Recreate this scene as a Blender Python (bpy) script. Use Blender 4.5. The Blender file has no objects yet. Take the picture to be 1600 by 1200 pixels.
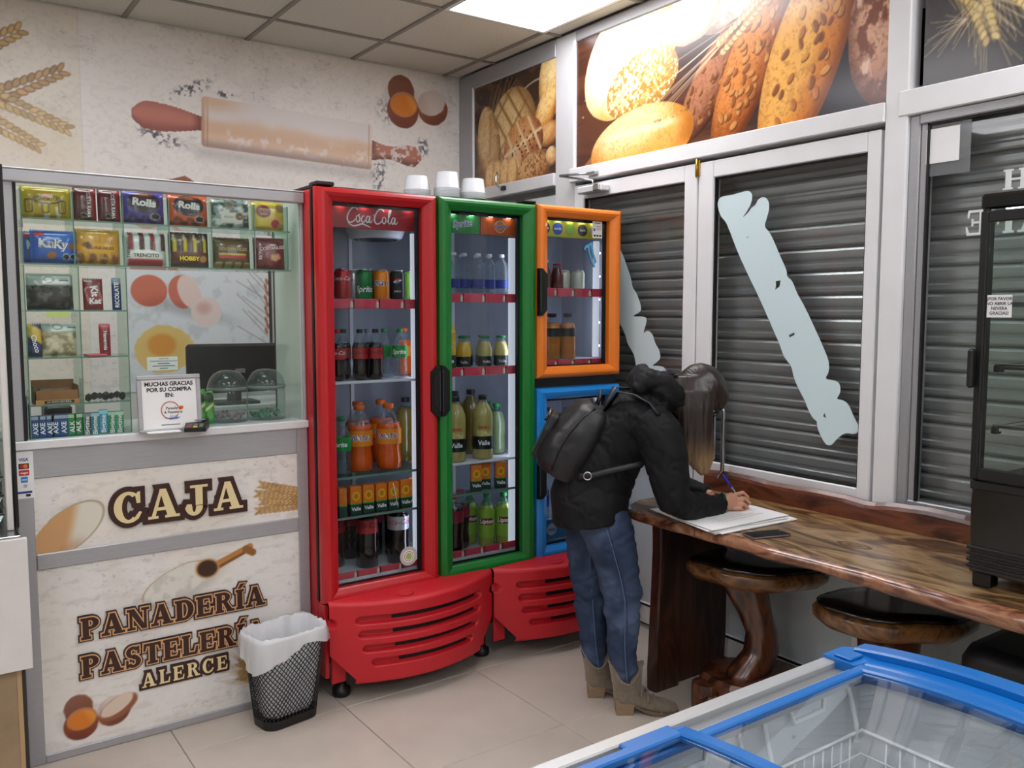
import bpy, bmesh, math, random
import numpy as np
from mathutils import Vector, Matrix, Euler

scene = bpy.context.scene
COL = scene.collection
random.seed(7)
rng = np.random.default_rng(11)
PI = math.pi

# ------------------------------------------------------------------ camera
cam_data = bpy.data.cameras.new('camera')
cam_data.sensor_width = 36.0
cam_data.lens = 36.0 * 1348.9 / 1600.0
cam_data.clip_start = 0.05
cam = bpy.data.objects.new('camera', cam_data)
cam.location = (0.0, 0.0, 1.525)
cam.rotation_euler = (math.radians(90 - 4.776), 0, math.radians(-35.257))
COL.objects.link(cam)
scene.camera = cam

# ------------------------------------------------------------------ world, exposure
world = bpy.data.worlds.new('world')
scene.world = world
world.use_nodes = True
world.node_tree.nodes['Background'].inputs[0].default_value = (0.75, 0.8, 0.9, 1)
world.node_tree.nodes['Background'].inputs[1].default_value = 0.05
scene.view_settings.view_transform = 'Standard'
scene.view_settings.look = 'None'
scene.view_settings.gamma = 1.0
scene.view_settings.use_curve_mapping = False
scene.view_settings.exposure = 0.0
scene.cycles.use_denoising = True
scene.cycles.max_bounces = 10
scene.cycles.diffuse_bounces = 4
scene.cycles.glossy_bounces = 4
scene.cycles.transmission_bounces = 8
scene.cycles.transparent_max_bounces = 24
scene.cycles.caustics_reflective = False
scene.cycles.caustics_refractive = False

LAMP_STRENGTH = 10.5          # ceiling panels
LED_STRENGTH = 10.0           # strips inside the coolers

# room numbers (metres); x runs along the back wall, y towards it
XR, YB, ZC = 2.887, 4.65, 2.955
XL, YF = -3.1, -3.0


# ------------------------------------------------------------------ colour, materials
def lin(c):
    if isinstance(c, str):
        c = tuple(int(c[i:i + 2], 16) for i in (0, 2, 4))
    if max(c) > 1.0:
        c = tuple(v / 255.0 for v in c)
    return tuple(v / 12.92 if v <= 0.04045 else ((v + 0.055) / 1.055) ** 2.4 for v in c)


def lin_arr(a):
    a = np.clip(a, 0, 1)
    return np.where(a <= 0.04045, a / 12.92, ((a + 0.055) / 1.055) ** 2.4)


MATS = {}


def mat(name, col='808080', rough=0.5, metal=0.0, noise=0.0, nscale=20.0, bump=0.0, bscale=60.0, coat=0.0,
        spec=0.5, emis=0.0, trans=0.0, sheen=0.0, stretch=None, col2=None):
    if name in MATS:
        return MATS[name]
    m = bpy.data.materials.new(name)
    m.use_nodes = True
    nt = m.node_tree
    b = nt.nodes['Principled BSDF']
    c = lin(col)
    b.inputs['Base Color'].default_value = (*c, 1)
    b.inputs['Roughness'].default_value = rough
    b.inputs['Metallic'].default_value = metal
    b.inputs['Specular IOR Level'].default_value = spec
    if coat:
        b.inputs['Coat Weight'].default_value = coat
        b.inputs['Coat Roughness'].default_value = 0.12
    if sheen:
        b.inputs['Sheen Weight'].default_value = sheen
    if trans:
        b.inputs['Transmission Weight'].default_value = trans
    if emis:
        b.inputs['Emission Color'].default_value = (*c, 1)
        b.inputs['Emission Strength'].default_value = emis
    if noise or bump or col2:
        tc = nt.nodes.new('ShaderNodeTexCoord')
        mp = nt.nodes.new('ShaderNodeMapping')
        nt.links.new(tc.outputs['Object'], mp.inputs['Vector'])
        if stretch:
            mp.inputs['Scale'].default_value = stretch
        if noise or col2:
            n = nt.nodes.new('ShaderNodeTexNoise')
            n.inputs['Scale'].default_value = nscale
            n.inputs['Detail'].default_value = 5
            nt.links.new(mp.outputs['Vector'], n.inputs['Vector'])
            r = nt.nodes.new('ShaderNodeValToRGB')
            ca = lin(col2) if col2 else tuple(v * (1 - noise) for v in c)
            cb = c if col2 else tuple(min(1, v * (1 + noise)) for v in c)
            r.color_ramp.elements[0].position = 0.32
            r.color_ramp.elements[1].position = 0.68
            r.color_ramp.elements[0].color = (*ca, 1)
            r.color_ramp.elements[1].color = (*cb, 1)
            nt.links.new(n.outputs['Fac'], r.inputs['Fac'])
            nt.links.new(r.outputs['Color'], b.inputs['Base Color'])
        if bump:
            n2 = nt.nodes.new('ShaderNodeTexNoise')
            n2.inputs['Scale'].default_value = bscale
            n2.inputs['Detail'].default_value = 4
            nt.links.new(mp.outputs['Vector'], n2.inputs['Vector'])
            bp = nt.nodes.new('ShaderNodeBump')
            bp.inputs['Strength'].default_value = bump
            bp.inputs['Distance'].default_value = 0.01
            nt.links.new(n2.outputs['Fac'], bp.inputs['Height'])
            nt.links.new(bp.outputs['Normal'], b.inputs['Normal'])
    MATS[name] = m
    return m


def clear(name, tint='ffffff', ior=1.45, rough=0.0, body=0.0, body_col='ffffff'):
    """clear sheet: transparent with a fresnel reflection, optionally a little milky body"""
    if name in MATS:
        return MATS[name]
    m = bpy.data.materials.new(name)
    m.use_nodes = True
    nt = m.node_tree
    nt.nodes.clear()
    out = nt.nodes.new('ShaderNodeOutputMaterial')
    fr = nt.nodes.new('ShaderNodeFresnel'); fr.inputs['IOR'].default_value = ior
    tr = nt.nodes.new('ShaderNodeBsdfTransparent'); tr.inputs['Color'].default_value = (*lin(tint), 1)
    gl = nt.nodes.new('ShaderNodeBsdfGlossy'); gl.inputs['Roughness'].default_value = rough
    mx = nt.nodes.new('ShaderNodeMixShader')
    base = tr.outputs[0]
    if body:
        df = nt.nodes.new('ShaderNodeBsdfDiffuse'); df.inputs['Color'].default_value = (*lin(body_col), 1)
        m2 = nt.nodes.new('ShaderNodeMixShader'); m2.inputs[0].default_value = body
        nt.links.new(tr.outputs[0], m2.inputs[1]); nt.links.new(df.outputs[0], m2.inputs[2])
        base = m2.outputs[0]
    ge = nt.nodes.new('ShaderNodeNewGeometry')          # a sheet reflects once: only its outer face carries the fresnel gloss
    iv = nt.nodes.new('ShaderNodeMath'); iv.operation = 'SUBTRACT'; iv.inputs[0].default_value = 1.0
    ml = nt.nodes.new('ShaderNodeMath'); ml.operation = 'MULTIPLY'
    nt.links.new(ge.outputs['Backfacing'], iv.inputs[1]); nt.links.new(iv.outputs[0], ml.inputs[0]); nt.links.new(fr.outputs[0], ml.inputs[1])
    nt.links.new(ml.outputs[0], mx.inputs[0])
    nt.links.new(base, mx.inputs[1])
    nt.links.new(gl.outputs[0], mx.inputs[2])
    nt.links.new(mx.outputs[0], out.inputs['Surface'])
    MATS[name] = m
    return m


def emit(name, col, strength):
    if name in MATS:
        return MATS[name]
    m = bpy.data.materials.new(name)
    m.use_nodes = True
    nt = m.node_tree
    nt.nodes.clear()
    out = nt.nodes.new('ShaderNodeOutputMaterial')
    e = nt.nodes.new('ShaderNodeEmission')
    e.inputs['Color'].default_value = (*lin(col), 1)
    e.inputs['Strength'].default_value = strength
    nt.links.new(e.outputs[0], out.inputs['Surface'])
    MATS[name] = m
    return m


def print_mat(name, rough=0.35, coat=0.0, bump=0.0, spec=0.5):
    """printed surface: colour comes from the mesh's 'print' colour attribute"""
    if name in MATS:
        return MATS[name]
    m = bpy.data.materials.new(name)
    m.use_nodes = True
    nt = m.node_tree
    b = nt.nodes['Principled BSDF']
    a = nt.nodes.new('ShaderNodeAttribute')
    a.attribute_name = 'print'
    nt.links.new(a.outputs['Color'], b.inputs['Base Color'])
    b.inputs['Roughness'].default_value = rough
    b.inputs['Specular IOR Level'].default_value = spec
    if coat:
        b.inputs['Coat Weight'].default_value = coat
        b.inputs['Coat Roughness'].default_value = 0.15
    if bump:
        n2 = nt.nodes.new('ShaderNodeTexNoise'); n2.inputs['Scale'].default_value = 90
        bp = nt.nodes.new('ShaderNodeBump'); bp.inputs['Strength'].default_value = bump; bp.inputs['Distance'].default_value = 0.003
        nt.links.new(n2.outputs['Fac'], bp.inputs['Height']); nt.links.new(bp.outputs['Normal'], b.inputs['Normal'])
    MATS[name] = m
    return m


def wood_mat(name, c1, c2, c3, scale=(3, 14, 14), rough=0.3, coat=0.6, rings=4.0):
    if name in MATS:
        return MATS[name]
    m = bpy.data.materials.new(name)
    m.use_nodes = True
    nt = m.node_tree
    b = nt.nodes['Principled BSDF']
    tc = nt.nodes.new('ShaderNodeTexCoord')
    mp = nt.nodes.new('ShaderNodeMapping')
    mp.inputs['Scale'].default_value = scale
    nt.links.new(tc.outputs['Object'], mp.inputs['Vector'])
    n = nt.nodes.new('ShaderNodeTexNoise')
    n.inputs['Scale'].default_value = 1.3
    n.inputs['Detail'].default_value = 7
    n.inputs['Distortion'].default_value = 1.2
    nt.links.new(mp.outputs['Vector'], n.inputs['Vector'])
    w = nt.nodes.new('ShaderNodeMath'); w.operation = 'MULTIPLY'; w.inputs[1].default_value = rings
    nt.links.new(n.outputs['Fac'], w.inputs[0])
    fr = nt.nodes.new('ShaderNodeMath'); fr.operation = 'PINGPONG'; fr.inputs[1].default_value = 0.5
    nt.links.new(w.outputs[0], fr.inputs[0])
    ml = nt.nodes.new('ShaderNodeMath'); ml.operation = 'MULTIPLY'; ml.inputs[1].default_value = 2.0
    nt.links.new(fr.outputs[0], ml.inputs[0])
    r = nt.nodes.new('ShaderNodeValToRGB')
    r.color_ramp.elements[0].color = (*lin(c1), 1)
    r.color_ramp.elements[1].color = (*lin(c3), 1)
    e = r.color_ramp.elements.new(0.5); e.color = (*lin(c2), 1)
    nt.links.new(ml.outputs[0], r.inputs['Fac'])
    nt.links.new(r.outputs['Color'], b.inputs['Base Color'])
    b.inputs['Roughness'].default_value = rough
    b.inputs['Coat Weight'].default_value = coat
    b.inputs['Coat Roughness'].default_value = 0.18
    bp = nt.nodes.new('ShaderNodeBump'); bp.inputs['Strength'].default_value = 0.12; bp.inputs['Distance'].default_value = 0.004
    nt.links.new(n.outputs['Fac'], bp.inputs['Height']); nt.links.new(bp.outputs['Normal'], b.inputs['Normal'])
    MATS[name] = m
    return m


# ------------------------------------------------------------------ mesh builder
class MB:
    def __init__(self):
        self.v = []; self.f = []; self.mi = []; self.sm = []

    def add(self, vs, fs, mi=0, smooth=False):
        o = len(self.v)
        self.v += [tuple(p) for p in vs]
        for f in fs:
            self.f.append(tuple(i + o for i in f)); self.mi.append(mi); self.sm.append(smooth)
        return self

    def box(self, x0, x1, y0, y1, z0, z1, bev=0.0, mi=0):
        if x0 > x1: x0, x1 = x1, x0
        if y0 > y1: y0, y1 = y1, y0
        if z0 > z1: z0, z1 = z1, z0
        if bev <= 0:
            vs = [(x, y, z) for z in (z0, z1) for y in (y0, y1) for x in (x0, x1)]
            fs = [(0, 2, 3, 1), (4, 5, 7, 6), (0, 1, 5, 4), (2, 6, 7, 3), (0, 4, 6, 2), (1, 3, 7, 5)]
            return self.add(vs, fs, mi)
        b = min(bev, (x1 - x0) * .49, (y1 - y0) * .49, (z1 - z0) * .49)
        lo = (x0, y0, z0); hi = (x1, y1, z1)
        vs = []; idx = {}
        for c in range(8):
            s = [(c >> k) & 1 for k in range(3)]
            for a in range(3):
                p = []
                for k in range(3):
                    e = hi[k] if s[k] else lo[k]
                    if k != a:
                        e += -b if s[k] else b
                    p.append(e)
                idx[(c, a)] = len(vs); vs.append(p)
        fs = []
        for a in range(3):
            u, w = (a + 1) % 3, (a + 2) % 3
            for s in (0, 1):
                q = []
                for (su, sw) in ((0, 0), (1, 0), (1, 1), (0, 1)):
                    c = (s << a) | (su << u) | (sw << w)
                    q.append(idx[(c, a)])
                fs.append(tuple(q if s else q[::-1]))
        for a in range(3):
            u, w = (a + 1) % 3, (a + 2) % 3
            for su in (0, 1):
                for sw in (0, 1):
                    c0 = (su << u) | (sw << w); c1 = c0 | (1 << a)
                    q = [idx[(c0, u)], idx[(c1, u)], idx[(c1, w)], idx[(c0, w)]]
                    fs.append(tuple(q if (su ^ sw) else q[::-1]))
        for c in range(8):
            s = ((c & 1) + ((c >> 1) & 1) + ((c >> 2) & 1)) % 2
            q = [idx[(c, 0)], idx[(c, 1)], idx[(c, 2)]]
            fs.append(tuple(q if s else q[::-1]))
        return self.add(vs, fs, mi)

    def loft(self, rings, closed=True, cap0=True, cap1=True, mi=0, smooth=True):
        n = len(rings[0]); vs = [p for r in rings for p in r]; fs = []
        m = n if closed else n - 1
        for i in range(len(rings) - 1):
            for j in range(m):
                k = (j + 1) % n
                fs.append((i * n + j, i * n + k, (i + 1) * n + k, (i + 1) * n + j))
        self.add(vs, fs, mi, smooth)
        o = len(self.v) - len(vs)
        if cap0 and closed:
            self.f.append(tuple(o + j for j in range(n - 1, -1, -1))); self.mi.append(mi); self.sm.append(False)
        if cap1 and closed:
            b = o + (len(rings) - 1) * n
            self.f.append(tuple(b + j for j in range(n))); self.mi.append(mi); self.sm.append(False)
        return self

    def tube(self, path, r, n=8, closed=False, mi=0, caps=True, flat=None):
        path = [Vector(p) for p in path]
        rs = r if isinstance(r, (list, tuple)) else [r] * len(path)
        rings = []
        L = len(path)
        up = None
        for i, p in enumerate(path):
            if closed:
                t = path[(i + 1) % L] - path[i - 1]
            else:
                t = path[min(i + 1, L - 1)] - path[max(i - 1, 0)]
            if t.length < 1e-9: t = Vector((0, 0, 1))
            t.normalize()
            if up is None:
                up = Vector((0, 0, 1)) if abs(t.z) < 0.9 else Vector((1, 0, 0))
            a = up - t * up.dot(t)
            if a.length < 1e-6:
                a = Vector((1, 0, 0)) - t * t.x
            a.normalize(); up = a
            b = t.cross(a)
            fl = flat if flat else (1, 1)
            rings.append([p + (a * math.cos(2 * PI * j / n) * fl[0] + b * math.sin(2 * PI * j / n) * fl[1]) * rs[i] for j in range(n)])
        if closed:
            rings.append(rings[0])
        return self.loft(rings, True, caps and not closed, caps and not closed, mi, True)

    def lathe(self, prof, n=16, c=(0, 0, 0), mi=0, smooth=True, sx=1, sy=1):
        rings = [[(c[0] + r * sx * math.cos(2 * PI * j / n), c[1] + r * sy * math.sin(2 * PI * j / n), c[2] + z) for j in range(n)] for r, z in prof]
        return self.loft(rings, True, True, True, mi, smooth)

    def prism(self, poly, d0, d1, axis='y', mi=0):
        """poly in 2D; axis 'y': (x,z) extruded along y; 'x': (y,z) along x; 'z': (x,y) along z"""
        def P(p, d):
            return {'y': (p[0], d, p[1]), 'x': (d, p[0], p[1]), 'z': (p[0], p[1], d)}[axis]
        n = len(poly)
        vs = [P(p, d0) for p in poly] + [P(p, d1) for p in poly]
        fs = [tuple(range(n)), tuple(range(2 * n - 1, n - 1, -1))]
        for i in range(n):
            j = (i + 1) % n
            fs.append((i, i + n, j + n, j))
        return self.add(vs, fs, mi)

    def mesh(self, name, fixn=True):
        me = bpy.data.meshes.new(name)
        me.from_pydata(self.v, [], self.f)
        me.polygons.foreach_set('material_index', self.mi)
        me.polygons.foreach_set('use_smooth', self.sm)
        if fixn:
            bm = bmesh.new(); bm.from_mesh(me)
            bmesh.ops.recalc_face_normals(bm, faces=bm.faces)
            bm.to_mesh(me); bm.free()
        me.update()
        return me

    def build(self, name, m, parent=None, loc=None, rot=None, fixn=True):
        return link(name, self.mesh(name, fixn), m, parent, loc, rot)


def link(name, me, m, parent=None, loc=None, rot=None):
    o = bpy.data.objects.new(name, me)
    COL.objects.link(o)
    ms = m if isinstance(m, (list, tuple)) else [m]
    if not me.materials:
        for x in ms:
            me.materials.append(x)
    if parent is not None:
        o.parent = parent
    if loc is not None: o.location = loc
    if rot is not None: o.rotation_euler = rot
    return o


def tag(o, label=None, cat=None, group=None, kind=None):
    if label: o['label'] = label
    if cat: o['category'] = cat
    if group: o['group'] = group
    if kind: o['kind'] = kind
    return o


def thing(name, label, cat, loc=(0, 0, 0), rz=0.0, group=None, rot=None):
    o = bpy.data.objects.new(name, None)
    COL.objects.link(o)
    o.location = loc
    o.rotation_euler = rot if rot else (0, 0, rz)
    o.empty_display_size = 0.05
    return tag(o, label, cat, group)


def struct(name, parent=None):
    o = bpy.data.objects.new(name, None)
    COL.objects.link(o)
    o.empty_display_size = 0.05
    if parent: o.parent = parent
    o['kind'] = 'structure'
    return o


CHILDREN = {}


def dup(root, loc, label=None, rz=None, group=None, rot=None, scale=None):
    def cp(o, par):
        c = o.copy(); COL.objects.link(c)
        if par is not None:
            c.parent = par
        for ch in o.children:
            cp(ch, c)
        return c
    r = cp(root, None)
    r.location = loc
    if rz is not None: r.rotation_euler = (0, 0, rz)
    if rot is not None: r.rotation_euler = rot
    if scale is not None: r.scale = (scale, scale, scale)
    if label: r['label'] = label
    if group: r['group'] = group
    return r


# ------------------------------------------------------------------ text
TEXTS = {}


def text_mesh(s, size=0.02, bold=0.0, align='CENTER', shear=0.0, width=1.0, spacing=1.0, extrude=0.0):
    key = (s, size, bold, align, shear, width, spacing, extrude)
    if key in TEXTS:
        return TEXTS[key]
    cu = bpy.data.curves.new('lettering', 'FONT')
    cu.body = s
    cu.size = size
    cu.offset = bold * size
    cu.align_x = align
    cu.align_y = 'CENTER'
    cu.shear = shear
    cu.space_character = spacing
    cu.extrude = extrude
    cu.resolution_u = 3
    o = bpy.data.objects.new('lettering', cu)
    me = bpy.data.meshes.new_from_object(o)
    bpy.data.objects.remove(o)
    bpy.data.curves.remove(cu)
    me.name = 'lettering'
    if width != 1.0:
        for v in me.vertices: v.co.x *= width
    TEXTS[key] = me
    return me


RY = (PI / 2, 0, 0)            # faces -y (towards the room from the counter side)
RX = (PI / 2, 0, -PI / 2)      # faces -x (towards the room from the shop window)


def text(s, size, m, parent, loc, rot=RY, name='lettering', bold=0.0, **kw):
    me = text_mesh(s, size, bold, **kw)
    if me.materials and me.materials[0] != m:
        me = me.copy(); me.materials.clear()
    if not me.materials:
        me.materials.append(m)
    o = bpy.data.objects.new(name, me)
    COL.objects.link(o)
    o.location = loc; o.rotation_euler = rot
    if parent is not None: o.parent = parent
    return o


def bend_text(me0, rad):
    """wrap flat lettering round a cylinder of radius rad whose axis is z and whose front is -y"""
    me = me0.copy()
    for v in me.vertices:
        x, y = v.co.x, v.co.y
        a = x / rad
        v.co = (rad * math.sin(a), -rad * math.cos(a), y)
    return me


# ------------------------------------------------------------------ print painting (numpy)
def sstep(a, b, x):
    t = np.clip((x - a) / (b - a), 0, 1)
    return t * t * (3 - 2 * t)


def vnoise(U, V, seed):
    r = np.random.default_rng(seed).random((128, 128))
    iu = np.floor(U).astype(int); iv = np.floor(V).astype(int)
    fu = U - iu; fv = V - iv
    fu = fu * fu * (3 - 2 * fu); fv = fv * fv * (3 - 2 * fv)
    g = lambda a, b: r[a % 128, b % 128]
    return (g(iu, iv) * (1 - fu) + g(iu + 1, iv) * fu) * (1 - fv) + (g(iu, iv + 1) * (1 - fu) + g(iu + 1, iv + 1) * fu) * fv


def fbm(U, V, sc, seed=0, o=4):
    t = 0; a = 0.5; s = 0
    for k in range(o):
        t = t + a * vnoise(U * sc * 2 ** k + 17.3 * k, V * sc * 2 ** k + 9.1 * k, seed + k); s += a; a *= 0.55
    return t / s


class Paint:
    def __init__(self, u0, u1, v0, v1, res):
        nu = max(2, int(round((u1 - u0) / res)) + 1); nv = max(2, int(round((v1 - v0) / res)) + 1)
        self.nu, self.nv = nu, nv
        self.U, self.V = np.meshgrid(np.linspace(u0, u1, nu), np.linspace(v0, v1, nv))
        self.C = np.ones((nv, nu, 3)); self.res = res
        self.e = res * 0.8

    def fill(self, c):
        self.C[:] = self.c(c)

    @staticmethod
    def c(c):
        if isinstance(c, str):
            c = tuple(int(c[i:i + 2], 16) for i in (0, 2, 4))
        return np.array([v / 255.0 for v in c])

    def blend(self, mask, col, a=1.0):
        col = self.c(col) if not isinstance(col, np.ndarray) else col
        m = (np.clip(mask, 0, 1) * a)[..., None]
        self.C = self.C * (1 - m) + col * m

    def mul(self, mask, k):
        self.C = self.C * (1 - (np.clip(mask, 0, 1) * (1 - k))[..., None])

    def loc(self, cx, cy, ang=0.0):
        c, s = math.cos(ang), math.sin(ang)
        x = self.U - cx; y = self.V - cy
        return x * c + y * s, -x * s + y * c

    def ell(self, cx, cy, rx, ry, ang=0.0, soft=None, wob=0.0, seed=3):
        x, y = self.loc(cx, cy, ang)
        d = np.sqrt((x / rx) ** 2 + (y / ry) ** 2)
        if wob:
            d = d + wob * (fbm(self.U, self.V, 3.0 / max(rx, ry), seed) - .5) * 2
        e = (soft if soft else self.e) / min(rx, ry)
        return 1 - sstep(1 - e, 1 + e, d), d, x / rx, y / ry

    def rect(self, cx, cy, hx, hy, ang=0.0, rad=0.0, soft=None):
        x, y = self.loc(cx, cy, ang)
        qx = np.abs(x) - hx + rad; qy = np.abs(y) - hy + rad
        d = np.hypot(np.maximum(qx, 0), np.maximum(qy, 0)) + np.minimum(np.maximum(qx, qy), 0) - rad
        e = soft if soft else self.e
        return 1 - sstep(-e, e, d)

    def line(self, a, b, w, soft=None, w1=None):
        ax, ay = a; bx, by = b
        dx, dy = bx - ax, by - ay; L2 = dx * dx + dy * dy
        t = np.clip(((self.U - ax) * dx + (self.V - ay) * dy) / L2, 0, 1)
        d = np.hypot(self.U - ax - t * dx, self.V - ay - t * dy)
        ww = w if w1 is None else w + (w1 - w) * t
        e = soft if soft else self.e
        return 1 - sstep(-e, e, d - ww)

    def poly(self, pts):
        inside = np.zeros(self.U.shape, bool)
        n = len(pts)
        for i in range(n):
            x0, y0 = pts[i]; x1, y1 = pts[(i + 1) % n]
            if y0 == y1: continue
            c = ((y0 > self.V) != (y1 > self.V)) & (self.U < (x1 - x0) * (self.V - y0) / (y1 - y0) + x0)
            inside ^= c
        return inside.astype(float)

    def wheat(self, a, b, n=11, w=0.02, col=(196, 160, 108), dark=(130, 96, 56), awn=0.05, seed=1):
        """an ear of wheat from stalk end a to tip b"""
        r = random.Random(seed)
        ax, ay = a; bx, by = b
        L = math.hypot(bx - ax, by - ay); ang = math.atan2(by - ay, bx - ax)
        ca, sa = math.cos(ang), math.sin(ang)
        for k in range(n):
            t = (k + .3) / n
            px, py = ax + (bx - ax) * t, ay + (by - ay) * t
            wk = w * (1 - .45 * t)
            for s in (-1, 1):
                an = ang + s * 0.5
                cx = px - sa * s * wk * .55 + ca * wk * .2; cy = py + ca * s * wk * .55 + sa * wk * .2
                if awn:
                    e = (cx + math.cos(ang + s * .28) * awn * r.uniform(.7, 1.2), cy + math.sin(ang + s * .28) * awn * r.uniform(.7, 1.2))
                    self.blend(self.line((cx, cy), e, self.res * .35), col, .5)
                m, d, lx, ly = self.ell(cx, cy, L / n * .72, wk * .42, an)
                self.blend(m, dark)
                m, d, lx, ly = self.ell(cx + ca * .001, cy + sa * .001, L / n * .62, wk * .30, an)
                self.blend(m, np.array([c / 255 for c in col]) * r.uniform(.88, 1.12))

    def panel(self, name, m, origin, du, dv, parent=None):
        """grid mesh; vertex (u,v) sits at origin + u*du + v*dv"""
        nu, nv = self.nu, self.nv
        o = np.array(origin); du = np.array(du, float); dv = np.array(dv, float)
        P = o + self.U[..., None] * du + self.V[..., None] * dv
        return grid_mesh(name, P.reshape(-1, 3), nu, nv, self.C.reshape(-1, 3), m, parent)


def grid_mesh(name, P, nu, nv, C, m, parent=None, smooth=False):
    me = bpy.data.meshes.new(name)
    i = np.arange(nu * nv).reshape(nv, nu)
    q = np.stack([i[:-1, :-1], i[:-1, 1:], i[1:, 1:], i[1:, :-1]], -1).reshape(-1, 4)
    me.vertices.add(nu * nv); me.vertices.foreach_set('co', P.astype(np.float32).ravel())
    me.loops.add(q.size); me.loops.foreach_set('vertex_index', q.astype(np.int32).ravel())
    me.polygons.add(len(q)); me.polygons.foreach_set('loop_start', np.arange(0, q.size, 4, dtype=np.int32))
    me.polygons.foreach_set('loop_total', np.full(len(q), 4, dtype=np.int32))
    if smooth:
        me.polygons.foreach_set('use_smooth', np.ones(len(q), dtype=bool))
    me.update(calc_edges=True)
    if C is not None:
        at = me.color_attributes.new('print', 'FLOAT_COLOR', 'POINT')
        rgba = np.ones((nu * nv, 4), np.float32); rgba[:, :3] = lin_arr(C)
        at.data.foreach_set('color', rgba.ravel())
    me.validate()
    return link(name, me, m, parent)
# ================================================================== the room
M_GROUT = mat('floor_grout', '8b8178', 0.8, noise=.1)
M_TILE = mat('floor_tile', 'c0b5aa', 0.32, noise=.05, nscale=6, bump=.02, bscale=20, spec=.4)
M_CEIL = mat('ceiling_tile', 'd8d2c8', 0.9, noise=.05, nscale=80, bump=.15, bscale=250)
M_TBAR = mat('ceiling_bar', '8e877e', 0.5)
M_WALL = mat('painted_wall', 'd8d6d0', 0.7, noise=.05, nscale=4)
M_ALU = mat('pale_aluminium', 'd6d6d9', 0.38, .15, noise=.03, nscale=8)
M_ALU_W = mat('white_aluminium', 'e9e9ec', 0.4, noise=.02, nscale=8)
M_ALU_G = mat('grey_aluminium', 'a9a9ad', 0.4, .3, noise=.04, nscale=6, stretch=(1, 30, 30))
M_BLACK = mat('black_plastic', '101011', 0.42)
M_GASKET = mat('black_rubber', '0b0b0c', 0.6)
M_GLASS = clear('window_glass', 'f2f3f3', 1.5)
M_CASE_GLASS = clear('case_glass', 'f8fcfa', 1.45)
M_SHELF_GLASS = clear('shelf_glass', 'e2f1ea', 1.45)
M_GLASS_EDGE = mat('glass_edge', '6d8a80', 0.25)
M_WHITE = mat('white_paint', 'ecebe8', 0.5, noise=.02)
M_PAPER = mat('white_paper', 'eeeeee', 0.7)
M_INK = mat('black_ink', '17171a', 0.6)
M_GREY_INK = mat('grey_ink', '6a6a70', 0.6)
M_LAMP = emit('lamp_diffuser', 'fdfcff', LAMP_STRENGTH)

# floor: slab and tiles
fl = struct('floor')
MB().box(XL, XR + .3, YF, YB, -.06, -.004).build('slab', M_GROUT, fl)
tile_me = MB().box(-.2985, .2985, -.2960, .2960, -.012, 0, .002).mesh('tile')
tile_me.materials.append(M_TILE)
fx = [1.336 + .6 * k for k in range(-8, 3)]
fy = [3.005 + .595 * k for k in range(-10, 3)]
for x in fx:
    for y in fy:
        if x + .6 < XL or y > YB or x > XR:
            continue
        cx, cy = x + .3, y + .2975
        if XL < cx < XR + .05 and YF < cy < YB:
            link('tile', tile_me, M_TILE, fl, (cx, cy, 0))

# ceiling: slab, bars, tiles, lamps
ce = struct('ceiling')
MB().box(XL, XR + .3, YF, YB, ZC + .05, ZC + .1).build('slab', M_TBAR, ce)
ctile = MB().box(-.292, .292, -.294, .294, 0, .012, .002).mesh('tile')
ctile.materials.append(M_CEIL)
LAMPS = [(0, 2), (3, 2), (6, 2), (0, 6), (3, 6), (6, 6), (0, 10), (3, 10), (6, 10)]     # column, row of the first cell
lamp_cells = set()
for c, r in LAMPS:
    lamp_cells |= {(c, r), (c, r + 1)}
for i in range(-1, 10):
    for j in range(0, 13):
        if (i, j) in lamp_cells:
            continue
        x0, x1 = 2.174 - .605 * i, 2.779 - .605 * i
        y1 = 4.256 - .61 * (j - 1); y0 = y1 - .61
        if i == -1:
            x1 = XR
        if j == 0:
            y1 = YB
        x0 = max(x0, XL); y0 = max(y0, YF)
        if x1 - x0 < .05 or y1 - y0 < .05:
            continue
        if i == -1 or j == 0 or x0 == XL or y0 == YF:
            b = MB().box(x0 + .012, x1 - .006, y0 + .012, y1 - .006, 0, .012, .002)
            b.build('tile', M_CEIL, ce, (0, 0, ZC + .008))
        else:
            link('tile', ctile, M_CEIL, ce, ((x0 + x1) / 2, (y0 + y1) / 2, ZC + .008))
for i in range(-1, 11):
    x = 2.779 - .605 * (i + 1) + .605
    if XL < x < XR:
        MB().box(x - .012, x + .012, YF, YB, ZC, ZC + .03, .002).build('grid_bar', M_TBAR, ce)
for j in range(0, 13):
    y = 4.256 - .61 * j
    if y > YF:
        MB().box(XL, XR, y - .012, y + .012, ZC + .0005, ZC + .028, .002).build('grid_bar', M_TBAR, ce)
LAMP_SAY = ['square-lit ceiling panel lamp beside the bread photo transom', 'ceiling panel lamp above the cash counter', 'ceiling panel lamp at the far left by the back wall',
            'ceiling panel lamp over the chest freezer, near the shop window', 'ceiling panel lamp straight above the middle of the shop', 'ceiling panel lamp in the middle row by the left wall',
            'ceiling panel lamp in the front row by the shop window', 'ceiling panel lamp in the centre of the front row', 'ceiling panel lamp in the front row by the left wall']
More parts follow.
